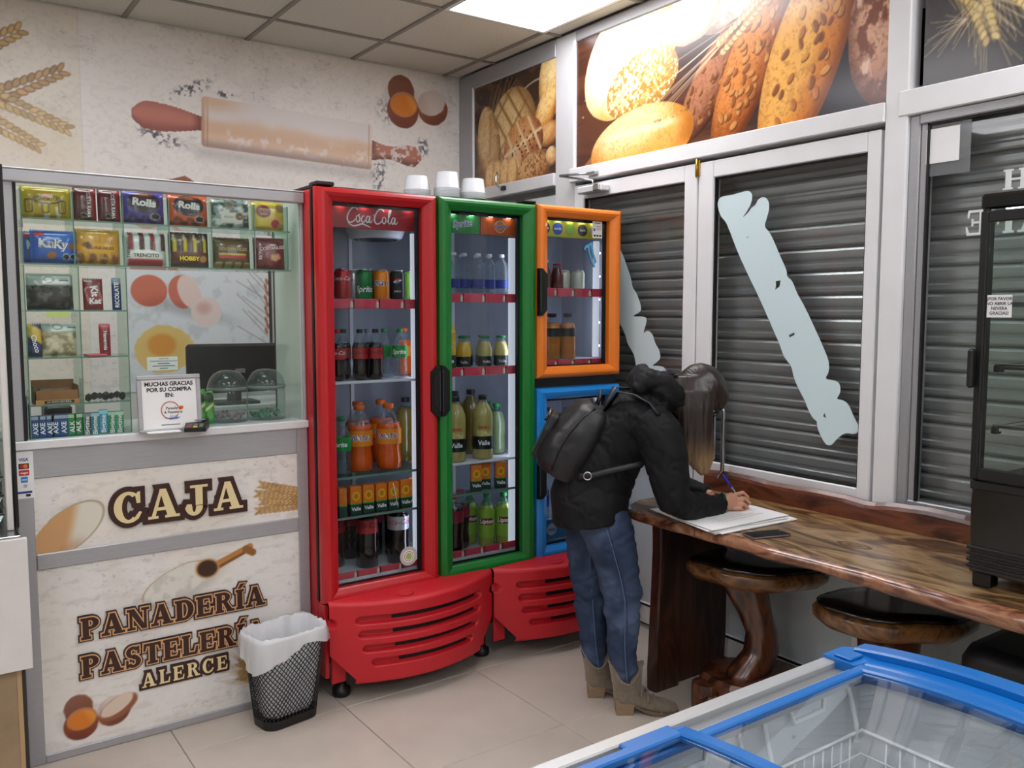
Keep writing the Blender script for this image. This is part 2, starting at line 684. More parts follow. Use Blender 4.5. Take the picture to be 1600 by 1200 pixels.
for n, (c, r) in enumerate(LAMPS):
    x0 = 2.174 - .605 * c; y1 = 4.256 - .61 * (r - 1) - .0; y0 = y1 - 1.22
    y1 -= .0
    t = thing('ceiling_lamp', LAMP_SAY[n], 'lamp', (x0 + .3025, (y0 + y1) / 2, ZC), group='ceiling panel lamps')
    b = MB()
    b.box(-.3, .3, -.605, -.585, -.004, .02); b.box(-.3, .3, .585, .605, -.004, .02)
    b.box(-.3, -.28, -.585, .585, -.004, .02); b.box(.28, .3, -.585, .585, -.004, .02)
    b.build('frame', M_WHITE, t)
    MB().box(-.28, .28, -.585, .585, .002, .014).build('diffuser', M_LAMP, t)

# plain walls out of view
w = MB().box(XL - .1, XL, YF, YB, 0, ZC + .1).build('wall_left', M_WALL); tag(w, kind='structure')
w = MB().box(XL, XR + .3, YF - .1, YF, 0, ZC + .1).build('wall_front', M_WALL); tag(w, kind='structure')

# back wall with the flour mural
wb = struct('wall_back')
MB().box(XL, XR + .3, YB + .004, YB + .12, 0, ZC + .1).build('plaster', M_WALL, wb)


def flour(p, u, v, base=(236, 230, 226), warm=0.0):
    n1 = fbm(u, v, 5, 3, 5); n2 = fbm(u, v * 2.2, 22, 9, 4); n3 = fbm(u, v * 1.6, 60, 14, 3)
    p.fill(base)
    p.blend(sstep(.55, .75, n1), (222, 214, 210), .5)
    p.blend(sstep(.62, .78, n2) * sstep(.45, .6, n1), (192, 185, 184), .4)
    p.blend(sstep(.70, .80, n3) * sstep(.5, .62, n1), (160, 154, 156), .4)
    p.blend(sstep(.5, .72, fbm(u, v * 1.4, 52, 19, 3)), (206, 199, 198), .24 if not warm else .10)
    if warm:
        p.blend(sstep(.5, .7, fbm(u, v, 3.5, 31, 3)), (240, 224, 196), warm)


def specks(p, cx, cy, rx, ry, ang, seed, col=(70, 70, 84), a=.85):
    m, d, x, y = p.ell(cx, cy, rx, ry, ang, soft=min(rx, ry) * .6)
    n = fbm(p.U, p.V, 70, seed, 3)
    p.blend(m * sstep(.5, .62, n), col, a)


def egg_shell(p, cx, cy, s, yolk=True, seed=1):
    """cracked half shell with yolk on the left, empty half on the right"""
    m, d, x, y = p.ell(cx, cy - .004, .115 * s, .10 * s, 0, soft=.02 * s); p.mul(m, .93)
    m, d, x, y = p.ell(cx - .008 * s, cy + .058 * s, .074 * s, .080 * s, .15, wob=.06, seed=seed); p.blend(m, (128, 74, 54)); p.blend(m * sstep(-.5, .8, y), (150, 100, 82), .6)
    m, d, x, y = p.ell(cx, cy - .035 * s, .088 * s, .086 * s, 0, wob=.02, seed=seed); p.blend(m, (139, 66, 38)); p.blend(m * sstep(.1, .9, -y), (102, 44, 30), .6)
    if yolk:
        m, d, x, y = p.ell(cx + .006 * s, cy - .004 * s, .078 * s, .062 * s, .12); p.blend(m, (196, 130, 88))
        m, d, x, y = p.ell(cx + .006 * s, cy - .008 * s, .070 * s, .052 * s, .12); p.blend(m, (222, 128, 34)); p.blend(m * sstep(.2, .8, x + .3 * y), (238, 168, 74), .6)
    m, d, x, y = p.ell(cx + .172 * s, cy - .005 * s, .090 * s, .080 * s, .35, wob=.04, seed=seed + 2); p.blend(m, (146, 84, 60)); p.blend(m * sstep(.1, .9, -y), (98, 48, 36), .6)
    m, d, x, y = p.ell(cx + .166 * s, cy + .024 * s, .082 * s, .062 * s, .35, wob=.07, seed=seed + 4); p.blend(m, (222, 206, 198)); p.blend(m * sstep(0, .9, -x), (190, 168, 160), .6)


# mural field: u = x, v = z
p = Paint(.0, XR, 1.12, ZC, .0043)
U, V = p.U, p.V
flour(p, U, V)
# left strip is a separate, warmer sheet
strip = 1 - sstep(.752, .757, U)
p.C = p.C * (1 - strip[..., None] * (1 - np.array([.985, .975, .935])))
p.blend(np.exp(-((U - .757) / .003) ** 2), (206, 200, 194), .5)
p.wheat((.28, 2.66), (.53, 2.83), 9, .05, seed=2, awn=.03); p.wheat((.33, 2.46), (.70, 2.672), 12, .05, (190, 152, 104), (120, 88, 54), .0, seed=3)
p.wheat((.33, 2.53), (.715, 2.385), 13, .045, (202, 174, 124), (146, 116, 74), .0, seed=4); p.wheat((.33, 2.42), (.585, 2.29), 10, .045, (206, 178, 130), (150, 118, 78), .0, seed=5)
m, d, x, y = p.ell(.55, 2.35, .2, .12, -.4, soft=.06); p.blend(m, (214, 188, 142), .18)
# rolling pin, tilted slightly
specks(p, 1.12, 2.40, .10, .03, -.25, 41); specks(p, 1.27, 2.66, .10, .03, .5, 42); specks(p, 1.45, 2.66, .05, .015, 0, 44)
specks(p, 2.335, 2.33, .035, .10, -.1, 43); specks(p, 2.63, 2.52, .03, .05, .1, 45); specks(p, 2.38, 2.70, .05, .06, .4, 46, a=.5)
AN = -.032


def along(t, off):                     # point on the pin's axis, t in metres from the left barrel end
    return 1.322 + t * math.cos(AN) - off * math.sin(AN), 2.508 + t * math.sin(AN) + off * math.cos(AN)


L = .968
cx, cy = along(L / 2, -.16)
m = p.rect(cx, cy, L / 2 + .03, .03, AN, .03, soft=.04); p.mul(m, .86)
x, y = p.loc(*along(0, 0), AN)
# handles
hx = np.clip((x + .34) / .34, 0, 1)
hw = .036 + .034 * np.sin(np.clip(1 - hx, 0, 1) * PI * .75) ** 1.2
hw = np.where(x < -.34, 0, hw * np.sqrt(np.clip((x + .345) / .06, 0, 1)))
m = (np.abs(y + .012) < hw) & (x < .01) & (x > -.345)
shade = (y + .012) / np.maximum(hw, 1e-4)
p.blend(m.astype(float), (196, 124, 110)); p.blend(m * sstep(.0, .95, -shade), (132, 72, 66), .7); p.blend(m * sstep(.3, 1, shade), (160, 96, 88), .5)
p.blend(m * sstep(-.32, -.36, x), (128, 88, 92), .6); p.blend(m * sstep(-.06, 0, x), (112, 62, 58), .75)
xr = x - L
hr = .05 + .012 * np.sin(np.clip(xr / .33, 0, 1) * PI * 2.2 + 2.4)
hr = hr * np.sqrt(np.clip((.33 - xr) / .05, 0, 1))
m = (np.abs(y + .015) < hr) & (xr > -.02) & (xr < .33)
shade = (y + .015) / np.maximum(hr, 1e-4)
n = fbm(U, V, 40, 77, 3)
p.blend(m.astype(float), (186, 122, 104)); p.blend(m * sstep(.1, .95, -shade), (104, 66, 60), .8); p.blend(m * sstep(.5, .62, n) * sstep(.10, .16, xr) * (1 - sstep(.2, .26, xr)), (222, 214, 214), .9)
p.blend(m * sstep(.56, .66, n), (226, 214, 212), .7); p.blend(m * (1 - sstep(.0, .05, xr)), (110, 62, 54), .7)
# barrel
m = p.rect(*along(L / 2, 0), L / 2, .128, AN, .02)
p.blend(m, (226, 196, 172))
t = y / .128
p.blend(m * sstep(-.05, .45, t + .5 * (fbm(U, V, 7, 64, 3) - .5)), (228, 220, 220), .95)
p.blend(m * sstep(.2, .5, fbm(U * .7, V * 2.5, 9, 61, 4)) * sstep(.55, -.1, np.abs(t + .25)), (218, 178, 146), .75)
p.blend(m * sstep(.55, .72, fbm(U, V, 26, 63, 4)) * sstep(.1, -.6, t), (236, 226, 224), .85)
p.blend(m * sstep(-.55, -.98, t), (150, 126, 122), .75)
p.blend(m * sstep(.03, .0, x), (176, 124, 98), .7); p.blend(m * np.exp(-((x - .03) / .004) ** 2), (150, 104, 84), .5)
p.blend(m * sstep(.3, .05, x) * sstep(.2, .9, t), (220, 182, 146), .8)
p.blend(m * np.exp(-((x - L + .02) / .004) ** 2), (196, 150, 116), .8)
# egg shells, corner wheat, shapes under the pin
egg_shell(p, 2.495, 2.755, 1.18, seed=5)
p.wheat((2.40, 1.98), (2.475, 2.16), 8, .03, (205, 178, 140), (160, 130, 92), .10, seed=8)
p.blend(p.poly([(1.02, 2.10), (1.12, 2.17), (1.23, 2.215), (1.27, 2.20), (1.36, 2.10)]), (206, 150, 112)); p.blend(p.poly([(1.13, 2.19), (1.23, 2.222), (1.27, 2.20), (1.30, 2.15)]), (150, 92, 62))
m, d, x, y = p.ell(1.41, 2.13, .09, .07, 0, soft=.03); p.blend(m, (226, 196, 182), .6)
# lower picture: eggs, empty shell, broken egg (its own sheet, right edge at 1.64)
low = ((V < 1.745) & (U > .93) & (U < 1.655)).astype(float)
p.blend(low, (222, 224, 230)); p.blend(low * sstep(.58, .75, fbm(U, V, 16, 90, 4)), (188, 190, 198), .5)
m, d, x, y = p.ell(1.22, 1.535, .20, .03, -.25, soft=.03); p.mul(m * low, .8)
m, d, x, y = p.ell(1.037, 1.632, .088, .08, 0); p.blend(m, (208, 112, 88)); p.blend(m * sstep(.1, 1, -y + .3 * x), (170, 78, 60), .6)
m, d, x, y = p.ell(1.20, 1.628, .07, .086, .2); p.blend(m, (204, 112, 92)); p.blend(m * sstep(.2, 1, -y), (168, 80, 64), .6)
m, d, x, y = p.ell(1.235, 1.628, .055, .09, .35); p.blend(m, (232, 204, 198))
m, d, x, y = p.ell(1.318, 1.525, .078, .078, 0); p.blend(m, (232, 210, 208)); m, d, x, y = p.ell(1.305, 1.545, .035, .03, 0, soft=.02); p.blend(m, (212, 160, 152), .8)
m, d, x, y = p.ell(1.10, 1.335, .145, .125, .2, wob=.12, seed=21); p.blend(m, (226, 190, 112)); p.blend(m * sstep(.5, 1, d), (232, 200, 130), .5)
m, d, x, y = p.ell(1.09, 1.355, .07, .058, 0, soft=.012); p.blend(m, (222, 152, 62))
for k in range(9):
    a = 1.35 + .04 * k
    q = p.line((1.645, a), (1.48 + .03 * (k % 3), a + .10 + .05 * (k % 2)), .0015); p.blend(q * low, (120, 90, 76), .7)
for k in range(10):
    m, d, x, y = p.ell(1.638 + .008 * (k % 2), 1.42 + .03 * k, .018, .008, 1.9); p.blend(m * low, (168, 96, 62), .9)
p.blend(((V < 1.745) & (U > 1.655) & (U < 1.67)).astype(float), (46, 44, 44)); p.blend(((V < 1.745) & (U >= 1.67) & (U < 1.70)).astype(float), (176, 176, 172))
p.blend(((V < 1.745) & (U >= 1.70)).astype(float), (214, 216, 208), .8)
M_MURAL = print_mat('mural_print', .42, .0, bump=.04)
p.panel('mural', M_MURAL, (0, YB, 0), (1, 0, 0), (0, 0, 1), wb)

# ------------------------------------------------------------------ shop window side
wr = struct('wall_right')


def bar(y0, y1, z0, z1, m=M_ALU, parent=wr, name='post', x0=XR, x1=XR + .06, bev=.004):
    return MB().box(x0, x1, y0, y1, z0, z1, bev).build(name, m, parent)


bar(4.50, 4.65, 0, ZC, M_ALU_G); bar(4.485, 4.50, 2.255, 2.875, M_ALU_W, name='bead', x0=XR - .004)
bar(3.52, 3.685, 0, ZC); bar(3.515, 3.535, 2.255, 2.91, M_ALU_W, name='bead', x0=XR - .006)
bar(3.685, 4.50, 2.862, ZC, M_ALU_G, name='top_rail', x0=XR - .003)
bar(1.66, 3.52, 2.90, ZC, M_ALU_G, name='top_rail', x0=XR - .003)
bar(3.685, 4.50, 2.195, 2.262, name='transom_rail', x0=XR - .012)
bar(1.785, 3.545, 2.192, 2.262, M_ALU_W, name='transom_rail', x0=XR - .02)
bar(1.70, 1.785, 0, ZC, M_ALU_W, x0=XR - .012)
bar(1.662, 1.70, 0, 2.20, M_ALU_G, x0=XR + .004)
bar(.15, 1.735, 2.20, 2.288, M_ALU_W, name='transom_rail', x0=XR - .016)
bar(.10, .20, 0, ZC, M_ALU_W, x0=XR - .012)
bar(.15, 1.66, 2.93, ZC, M_ALU_G, name='top_rail')
bar(YF, .10, 0, ZC, M_WALL, name='plaster', bev=0)
bar(3.685, 4.50, .02, 2.15, mat('pale_film', 'ccd6da', .4), name='side_panel', x0=XR + .02, bev=0)
bar(.2, 1.66, 0, .84, mat('sill_panel', 'c3ccd0', .45, noise=.03), name='sill_panel', x0=XR + .015, bev=0)
bar(.2, 1.66, .05, .06, M_GASKET, name='panel_joint', x0=XR + .012, bev=0)
bar(1.70, 3.52, -.0, .012, M_ALU_G, name='threshold', x0=XR - .01, bev=0)

M_BREAD = print_mat('bread_print', .26, .22)


def bake(p, m, d, x, y, c0, c1, c2, lx=-.35, ly=.55):
    """shade a printed loaf: c0 dark rim, c1 crust, c2 lit top"""
    t = np.clip(1 - ((x - lx) ** 2 + (y - ly) ** 2) * .55, 0, 1)
    p.blend(m, c1); p.blend(m * sstep(.35, .9, t), c2); p.blend(m * sstep(.6, 1.0, d) * (1 - t), c0, .9)
    p.blend(m * sstep(.5, .75, fbm(p.U, p.V, 44, 141, 4)), c0, .14); p.blend(m * sstep(.54, .74, fbm(p.U, p.V, 46, 151, 3)) * t, c2, .35); p.blend(m * sstep(.60, .70, fbm(p.U + p.V, p.V - p.U, 70, 161, 2)), c0, .22)


def seeds(p, cx, cy, rx, ry, ang, n, s, cols, seed):
    r = random.Random(seed)
    c, si = math.cos(ang), math.sin(ang)
    for k in range(n):
        while True:
            a, b = r.uniform(-1, 1), r.uniform(-1, 1)
            if a * a + b * b < .86: break
        px = cx + a * rx * c - b * ry * si; py = cy + a * rx * si + b * ry * c
        an = ang + r.uniform(-.7, .7)
        sz = s * r.uniform(.7, 1.15)
        m, d, x, y = p.ell(px + .003, py - .004, sz * 1.1, sz * .62, an); p.blend(m, (84, 40, 14), .75)
        m, d, x, y = p.ell(px, py, sz, sz * .5, an); p.blend(m, r.choice(cols)); p.blend(m * sstep(0, .8, y - x * .2), (232, 190, 128), .5)


# big transom: breads (u grows to the right as seen from inside)
p = Paint(0, 1.73, 0, .638, .0033)
U, V = p.U, p.V
n = fbm(U * .35, V * 3, 9, 5, 4)
p.fill((96, 56, 38)); p.blend(sstep(.4, .7, n), (70, 38, 28), .8); p.blend(sstep(.9, 1.5, U), (38, 34, 44), .95); p.blend(sstep(.5, .85, U) * sstep(.15, .4, V), (54, 40, 44), .8)
for k in range(12):
    m, d, x, y = p.ell(.05 + .16 * ((k * 37) % 10) / 10, .25 + .09 * ((k * 53) % 10) / 10, .006, .004, 0); p.blend(m, (214, 170, 150), .7)
for k in range(14):
    p.blend(p.line((.02 + .008 * k, -.02), (.17, .07 + .004 * k), .003), (170, 116, 72) if k % 2 else (126, 80, 46))
m, d, x, y = p.ell(.95, .60, .34, .16, -.1, wob=.06); bake(p, m, d, x, y, (110, 90, 76), (196, 178, 160), (240, 226, 214)); p.blend(m * sstep(.5, .7, fbm(U, V, 20, 70, 4)), (120, 96, 84), .6)
m, d, x, y = p.ell(.40, .50, .375, .25, .62, wob=.02); bake(p, m, d, x, y, (206, 150, 70), (250, 224, 160), (255, 247, 222), -.2, .3)
p.blend(m * sstep(.6, .75, fbm(U, V, 7, 12, 3)), (255, 250, 236), .8); p.blend(m * sstep(.80, 1, d) * sstep(.1, .6, -y), (226, 170, 84), .8)
m, d, x, y = p.ell(.78, .56, .17, .12, .2, wob=.05); bake(p, m, d, x, y, (170, 120, 100), (216, 180, 160), (246, 226, 214))
m, d, x, y = p.ell(.47, .33, .245, .145, .25, wob=.03, seed=8); bake(p, m, d, x, y, (150, 104, 44), (222, 176, 96), (252, 230, 166))
sn = fbm(U, V, 75, 33, 2); p.blend(m * sstep(.52, .64, sn), (170, 118, 50), .75); p.blend(m * sstep(.42, .3, sn), (255, 246, 206), .8)
m, d, x, y = p.ell(.90, .24, .28, .105, .93, wob=.03); bake(p, m, d, x, y, (54, 26, 16), (128, 74, 46), (176, 116, 84), -.1, .5)
seeds(p, .88, .22, .24, .09, .93, 26, .018, [(150, 92, 54), (120, 70, 40)], 4)
m, d, x, y = p.ell(1.10, .26, .36, .120, 1.12, wob=.015); bake(p, m, d, x, y, (96, 42, 14), (176, 96, 38), (222, 140, 70), .1, .5)
seeds(p, 1.09, .25, .32, .10, 1.12, 46, .021, [(196, 126, 62), (160, 92, 40), (206, 140, 76)], 5)
m, d, x, y = p.ell(1.375, .25, .42, .165, 1.20, wob=.01); bake(p, m, d, x, y, (126, 60, 16), (216, 128, 44), (250, 186, 92), -.05, .5)
seeds(p, 1.37, .25, .37, .135, 1.20, 40, .023, [(226, 152, 66), (196, 116, 50), (150, 82, 34)], 6)
m, d, x, y = p.ell(1.73, .28, .165, .29, -.1, wob=.04); bake(p, m, d, x, y, (70, 36, 28), (170, 108, 84), (226, 176, 146), -.2, .3)
p.blend(m * sstep(.52, .66, fbm(U, V * .6, 26, 36, 4)), (110, 58, 44), .75); p.blend(m * sstep(.62, .74, fbm(U, V * .6, 22, 39, 4)), (244, 210, 186), .8)
m, d, x, y = p.ell(.46, .06, .345, .165, .10); bake(p, m, d, x, y, (180, 104, 34), (238, 176, 88), (255, 232, 168), -.25, .75)
p.blend(m * sstep(-.15, -.5, y + .1 * x), (230, 150, 62), .8); p.blend(m * np.exp(-((y - .35 + .15 * x) / .12) ** 2) * (1 - sstep(.5, .9, np.abs(x))), (255, 240, 196), .8)
p.blend(m * np.exp(-((y - .42) / .07) ** 2) * sstep(.55, .7, fbm(U, V, 50, 44, 2)) * sstep(.1, .5, x), (130, 90, 40), .8)
for k in range(13):
    e = (.44 + .05 * (k % 4) + .012 * k, .10 + .021 * k); p.blend(p.line((.98 + .006 * k, .40 + .006 * k), e, .0016), (236, 214, 176), .6)
p.wheat((.94, .37), (1.20, .53), 12, .045, (214, 184, 132), (140, 104, 62), .0, seed=12)
p.panel('bread_panel', M_BREAD, (XR + .006, 3.515, 2.262), (0, -1, 0), (0, 0, 1), wr)

# small transom by the corner
p = Paint(0, .80, 0, .605, .0042)
U, V = p.U, p.V
p.fill((58, 38, 28)); p.blend(sstep(.45, .7, fbm(U + V, V - U * .3, 12, 52, 4)), (96, 68, 44), .8)
for k in range(46):
    a = .004 * ((k * 7) % 46); p.blend(p.line((.0 + a * .8, .05 + .012 * ((k * 5) % 20)), (.18 + .006 * k, .44 + .004 * ((k * 11) % 40)), .0018), [(150, 118, 74), (118, 88, 54), (178, 148, 100)][k % 3], .75)
for k in range(26):
    p.blend(p.line((.01 + .004 * k, .35 - .008 * k), (.06 + .010 * k, .03), .0022), (156, 118, 70) if k % 2 else (120, 84, 48), .8)
q = [(.36 + .1 * math.cos(a), .47 + .12 * math.sin(a)) for a in np.linspace(.6, 2.2, 12)]
m, d, x, y = p.ell(.60, .42, .20, .10, .2); p.blend(np.exp(-((d - 1) / .05) ** 2) * (V > .42), (214, 196, 168), .8)
m, d, x, y = p.ell(.40, .31, .225, .215, .75); bake(p, m, d, x, y, (120, 84, 46), (196, 156, 98), (226, 194, 138), -.2, .4)
for k in range(-2, 3):
    p.blend(m * np.exp(-((x - .38 * k - .06 * y) / .045) ** 2), (122, 84, 46), .75); p.blend(m * np.exp(-((y - .38 * k) / .045) ** 2) * (k % 2 == 0), (140, 100, 56), .7)
m, d, x, y = p.ell(.76, .50, .11, .20, -.1); bake(p, m, d, x, y, (150, 96, 34), (226, 178, 100), (246, 214, 150)); p.blend(m * np.exp(-(x / .3) ** 2), (250, 226, 172), .5)
m, d, x, y = p.ell(.70, .33, .08, .20, -.55); bake(p, m, d, x, y, (130, 70, 22), (206, 140, 66), (244, 206, 134))
m, d, x, y = p.ell(.74, .22, .10, .06, .3); bake(p, m, d, x, y, (110, 62, 30), (186, 124, 66), (222, 170, 104))
m, d, x, y = p.ell(.16, .24, .115, .235, .18); bake(p, m, d, x, y, (110, 74, 38), (190, 146, 92), (222, 186, 132), -.2, .5)
p.blend(m * np.exp(-((x - .1 - .3 * np.sin(y * 2)) / .12) ** 2), (156, 108, 60), .6); p.blend(m * sstep(.62, .74, fbm(U, V, 30, 58, 3)), (232, 204, 160), .5)
m, d, x, y = p.ell(.50, .195, .19, .15, .3); bake(p, m, d, x, y, (96, 50, 24), (166, 98, 52), (206, 146, 92), -.1, .5)
for k in (-.5, .1, .65):
    p.blend(m * np.exp(-((x - k + .2 * y) / .06) ** 2), (230, 200, 156), .9)
p.blend(m * np.exp(-((y - .1) / .07) ** 2), (232, 204, 160), .9)
for k in range(26):
    m, d, x, y = p.ell(.36 + .02 * ((k * 3) % 11) + .004 * k, .10 + .010 * ((k * 7) % 9) + .004 * k, .008, .006, k); p.blend(m, (40, 24, 18), .85)
m, d, x, y = p.ell(.40, .12, .085, .08, 0); p.blend(m, (222, 186, 140), .6)
for k in range(10):
    m, d, x, y = p.ell(.34 + .012 * ((k * 5) % 10), .08 + .01 * ((k * 7) % 9), .009, .007, k); p.blend(m, (44, 28, 22), .85)
m, d, x, y = p.ell(.60, .055, .17, .085, .25); bake(p, m, d, x, y, (96, 56, 28), (178, 122, 70), (210, 160, 104))
p.blend(m * sstep(.52, .66, fbm(U, V, 80, 66, 2)), (110, 66, 34), .7)
m, d, x, y = p.ell(.76, .10, .05, .05, 0); bake(p, m, d, x, y, (120, 76, 40), (206, 158, 104), (232, 194, 140))
for k in range(4):
    m, d, x, y = p.ell(.17 + .075 * k, .045, .055, .10, -.12); bake(p, m, d, x, y, (126, 78, 38), (204, 152, 90), (236, 194, 132), -.2, .4)
p.panel('bread_panel', M_BREAD, (XR + .006, 4.487, 2.260), (0, -1, 0), (0, 0, 1), wr)

# dark wheat transom on the right
p = Paint(0, 1.50, 0, .64, .0042)
U, V = p.U, p.V
p.fill((66, 62, 64)); p.blend(sstep(.4, .8, fbm(U, V, 8, 81, 4)), (84, 78, 76), .7); p.blend(sstep(.2, .0, V), (56, 52, 54), .8)
for j, (a, b, s) in enumerate([((.14, .34), (.225, .10), 5), ((.26, .30), (.42, .10), 6), ((.05, .36), (.20, .22), 9), ((.5, .4), (.62, .12), 10), ((.8, .45), (.9, .15), 11), ((1.0, .4), (1.2, .2), 13)]):
    p.wheat(a, b, 11, .05, (206, 182, 126), (138, 112, 66), .13, seed=s)
for k in range(26):
    a0 = (.16 + .008 * (k % 13), .24); p.blend(p.line(a0, (a0[0] - .16 + .017 * k, .24 - .10 - .06 * ((k * 7) % 5) / 5), .0012), (210, 190, 150), .55)
for k in range(12):
    p.blend(p.line((.14, .19), (.0 + .01 * k, .10 + .011 * ((k * 5) % 12)), .0012), (214, 194, 156), .55)
p.panel('wheat_panel', M_BREAD, (XR + .006, 1.66, 2.288), (0, -1, 0), (0, 0, 1), wr)

# roller shutter outside the glass
sh = thing('roller_shutter', 'dark grey ribbed steel roller shutter closed behind the shop window', 'shutter', (3.0, 0, 0))
M_STEEL = mat('shutter_steel', 'bcbebe', .30, .5, noise=.10, nscale=5)
prof = [(.016, 0), (.004, .005), (.0, .012), (.0, .026), (.009, .034), (.009, .042), (.001, .050), (.0, .058), (.0, .078), (.005, .086), (.016, .0925), (.022, .0925), (.022, .0)]
b = MB()
n = len(prof)
vs = [(x, 0.05, z) for x, z in prof] + [(x, 4.6, z) for x, z in prof]
b.add(vs, [tuple(range(n)), tuple(range(2 * n - 1, n - 1, -1))] + [(i, i + n, (i + 1) % n + n, (i + 1) % n) for i in range(n)])
slat = b.mesh('slat'); slat.materials.append(M_STEEL)
for k in range(25):
    link('slat', slat, M_STEEL, sh, (0, 0, .02 + .0925 * k))
MB().box(.022, .03, .05, 4.6, 0, 2.6).build('backing', M_GASKET, sh)


# doors
def curve_sheet(name, loops, x, m, parent):
    """flat sheet with real holes: loops of (y,z), first is the outline"""
    cu = bpy.data.curves.new(name, 'CURVE'); cu.dimensions = '2D'; cu.fill_mode = 'BOTH'
    cu.extrude = .0004
    for lp in loops:
        s = cu.splines.new('POLY'); s.points.add(len(lp) - 1); s.use_cyclic_u = True
        for i, (a, c) in enumerate(lp):
            s.points[i].co = (a, c, 0, 1)
    o = bpy.data.objects.new(name, cu)
    me = bpy.data.meshes.new_from_object(o)
    bpy.data.objects.remove(o); bpy.data.curves.remove(cu)
    for v in me.vertices:
        v.co = (x + v.co.z, v.co.x, v.co.y)
    return link(name, me, m, parent)


M_FILM = mat('frosted_film', 'd6eaf0', .45)
M_DOORP = mat('door_lower_panel', 'cbd5da', .35, noise=.02)


def round_loop(pts, it=2):
    for _ in range(it):
        q = []
        for i in range(len(pts)):
            a, b = pts[i], pts[(i + 1) % len(pts)]
            q.append((a[0] * .75 + b[0] * .25, a[1] * .75 + b[1] * .25)); q.append((a[0] * .25 + b[0] * .75, a[1] * .25 + b[1] * .75))
        pts = q
    return pts


def door(name, y0, y1, sl, sr):
    """y0 far edge (left in view), y1 near edge"""
    d = struct(name)
    x0, x1 = XR - .008, XR + .04
    bar(y0 - sl, y0, .02, 2.172, M_ALU_W, d, 'stile', x0, x1); bar(y1, y1 + sr, .02, 2.172, M_ALU_W, d, 'stile', x0, x1)
    bar(y1 + sr, y0 - sl, 2.10, 2.172, M_ALU_W, d, 'top_rail', x0, x1); bar(y1 + sr, y0 - sl, .79, .87, M_ALU_W, d, 'middle_rail', x0, x1)
    bar(y1 + sr, y0 - sl, .02, .12, M_ALU_W, d, 'bottom_rail', x0, x1)
    bar(y1 + sr, y0 - sl, .12, .79, M_DOORP, d, 'lower_panel', XR + .006, XR + .02, 0)
    bar(y1 + sr - .005, y0 - sl + .005, .865, 2.105, M_GLASS, d, 'pane', XR + .012, XR + .017, 0)
    for (a, b_, c, e) in ((y1 + sr, y1 + sr + .006, .87, 2.10), (y0 - sl - .006, y0 - sl, .87, 2.10), (y1 + sr, y0 - sl, 2.094, 2.10), (y1 + sr, y0 - sl, .87, .876)):
        bar(a, b_, c, e, M_GASKET, d, 'gasket', XR + .002, XR + .02, 0)
    bar(y1 + sr, y0 - sl, .108, .118, M_GASKET, d, 'gasket', XR - .009, XR - .004, 0)
    return d


STR = [(2.566, 1.995), (2.554, 2.013), (2.529, 2.018), (2.494, 2.017), (2.433, 2.024), (2.403, 2.027), (2.382, 2.013), (2.379, 1.992), (2.393, 1.955), (2.434, 1.913), (2.401, 1.934), (2.384, 1.954), (2.362, 1.962), (2.355, 1.979), (2.337, 1.992), (2.314, 1.99), (2.297, 1.973), (2.292, 1.942), (2.305, 1.902), (2.317, 1.872), (2.29, 1.849), (2.264, 1.806), (2.231, 1.743), (2.198, 1.686), (2.201, 1.666), (2.173, 1.65), (2.153, 1.604), (2.11, 1.543), (2.061, 1.459), (2.018, 1.381), (1.994, 1.333), (1.995, 1.293), (2.012, 1.268), (1.98, 1.265), (1.953, 1.262), (1.941, 1.238), (1.945, 1.213), (1.961, 1.193), (1.928, 1.193), (1.906, 1.178), (1.891, 1.15), (1.872, 1.118), (1.858, 1.096), (1.865, 1.074), (1.886, 1.067), (1.908, 1.071), (1.934, 1.058), (1.956, 1.036), (1.972, 1.016), (1.994, 1.011), (2.015, 1.033), (2.042, 1.081), (2.039, 1.101), (2.06, 1.109), (2.085, 1.147), (2.098, 1.176), (2.129, 1.22), (2.154, 1.264), (2.164, 1.304), (2.181, 1.324), (2.206, 1.348), (2.222, 1.389), (2.24, 1.42), (2.286, 1.502), (2.341, 1.597), (2.396, 1.683), (2.453, 1.781), (2.497, 1.87), (2.519, 1.91), (2.543, 1.928), (2.563, 1.968)]
STL = [(3.201, 1.986), (3.264, 2.016), (3.321, 1.996), (3.281, 1.866), (3.239, 1.612), (3.199, 1.498), (3.133, 1.41), (3.124, 1.373), (3.078, 1.325), (3.063, 1.288), (3.058, 1.251), (3.031, 1.209), (2.977, 1.145), (2.925, 1.125), (2.827, 1.18), (2.861, 1.268), (2.911, 1.273), (2.954, 1.269), (2.925, 1.285), (2.892, 1.308), (2.905, 1.35), (2.934, 1.379), (2.948, 1.42), (2.983, 1.44), (3.017, 1.417), (2.987, 1.48), (2.998, 1.505), (3.098, 1.501), (3.037, 1.523), (3.025, 1.541), (3.056, 1.609), (3.095, 1.646), (3.096, 1.677), (3.158, 1.797), (3.201, 1.861), (3.187, 1.929)]
HOLES = [[(2.253, 1.649), (2.228, 1.651), (2.233, 1.626), (2.254, 1.614), (2.25, 1.634)], [(2.182, 1.433), (2.157, 1.444), (2.154, 1.434), (2.179, 1.423)], [(2.015, 1.123), (2.007, 1.137), (2.0, 1.115)], [(2.41, 1.834), (2.391, 1.839), (2.398, 1.832)]]
d1 = door('door_1', 3.515, 2.668, .075, .077)
d2 = door('door_2', 2.662, 1.80, .087, .052)
curve_sheet('window_sticker', [round_loop(STL)], XR + .0105, M_FILM, d1)
curve_sheet('window_sticker', [round_loop(STR)] + HOLES, XR + .0105, M_FILM, d2)
M_CHROME = mat('brushed_chrome', 'b9bbbd', .22, 1.0)
M_BRASS = mat('brass', 'b8923e', .3, 1.0)
hx = XR - .05
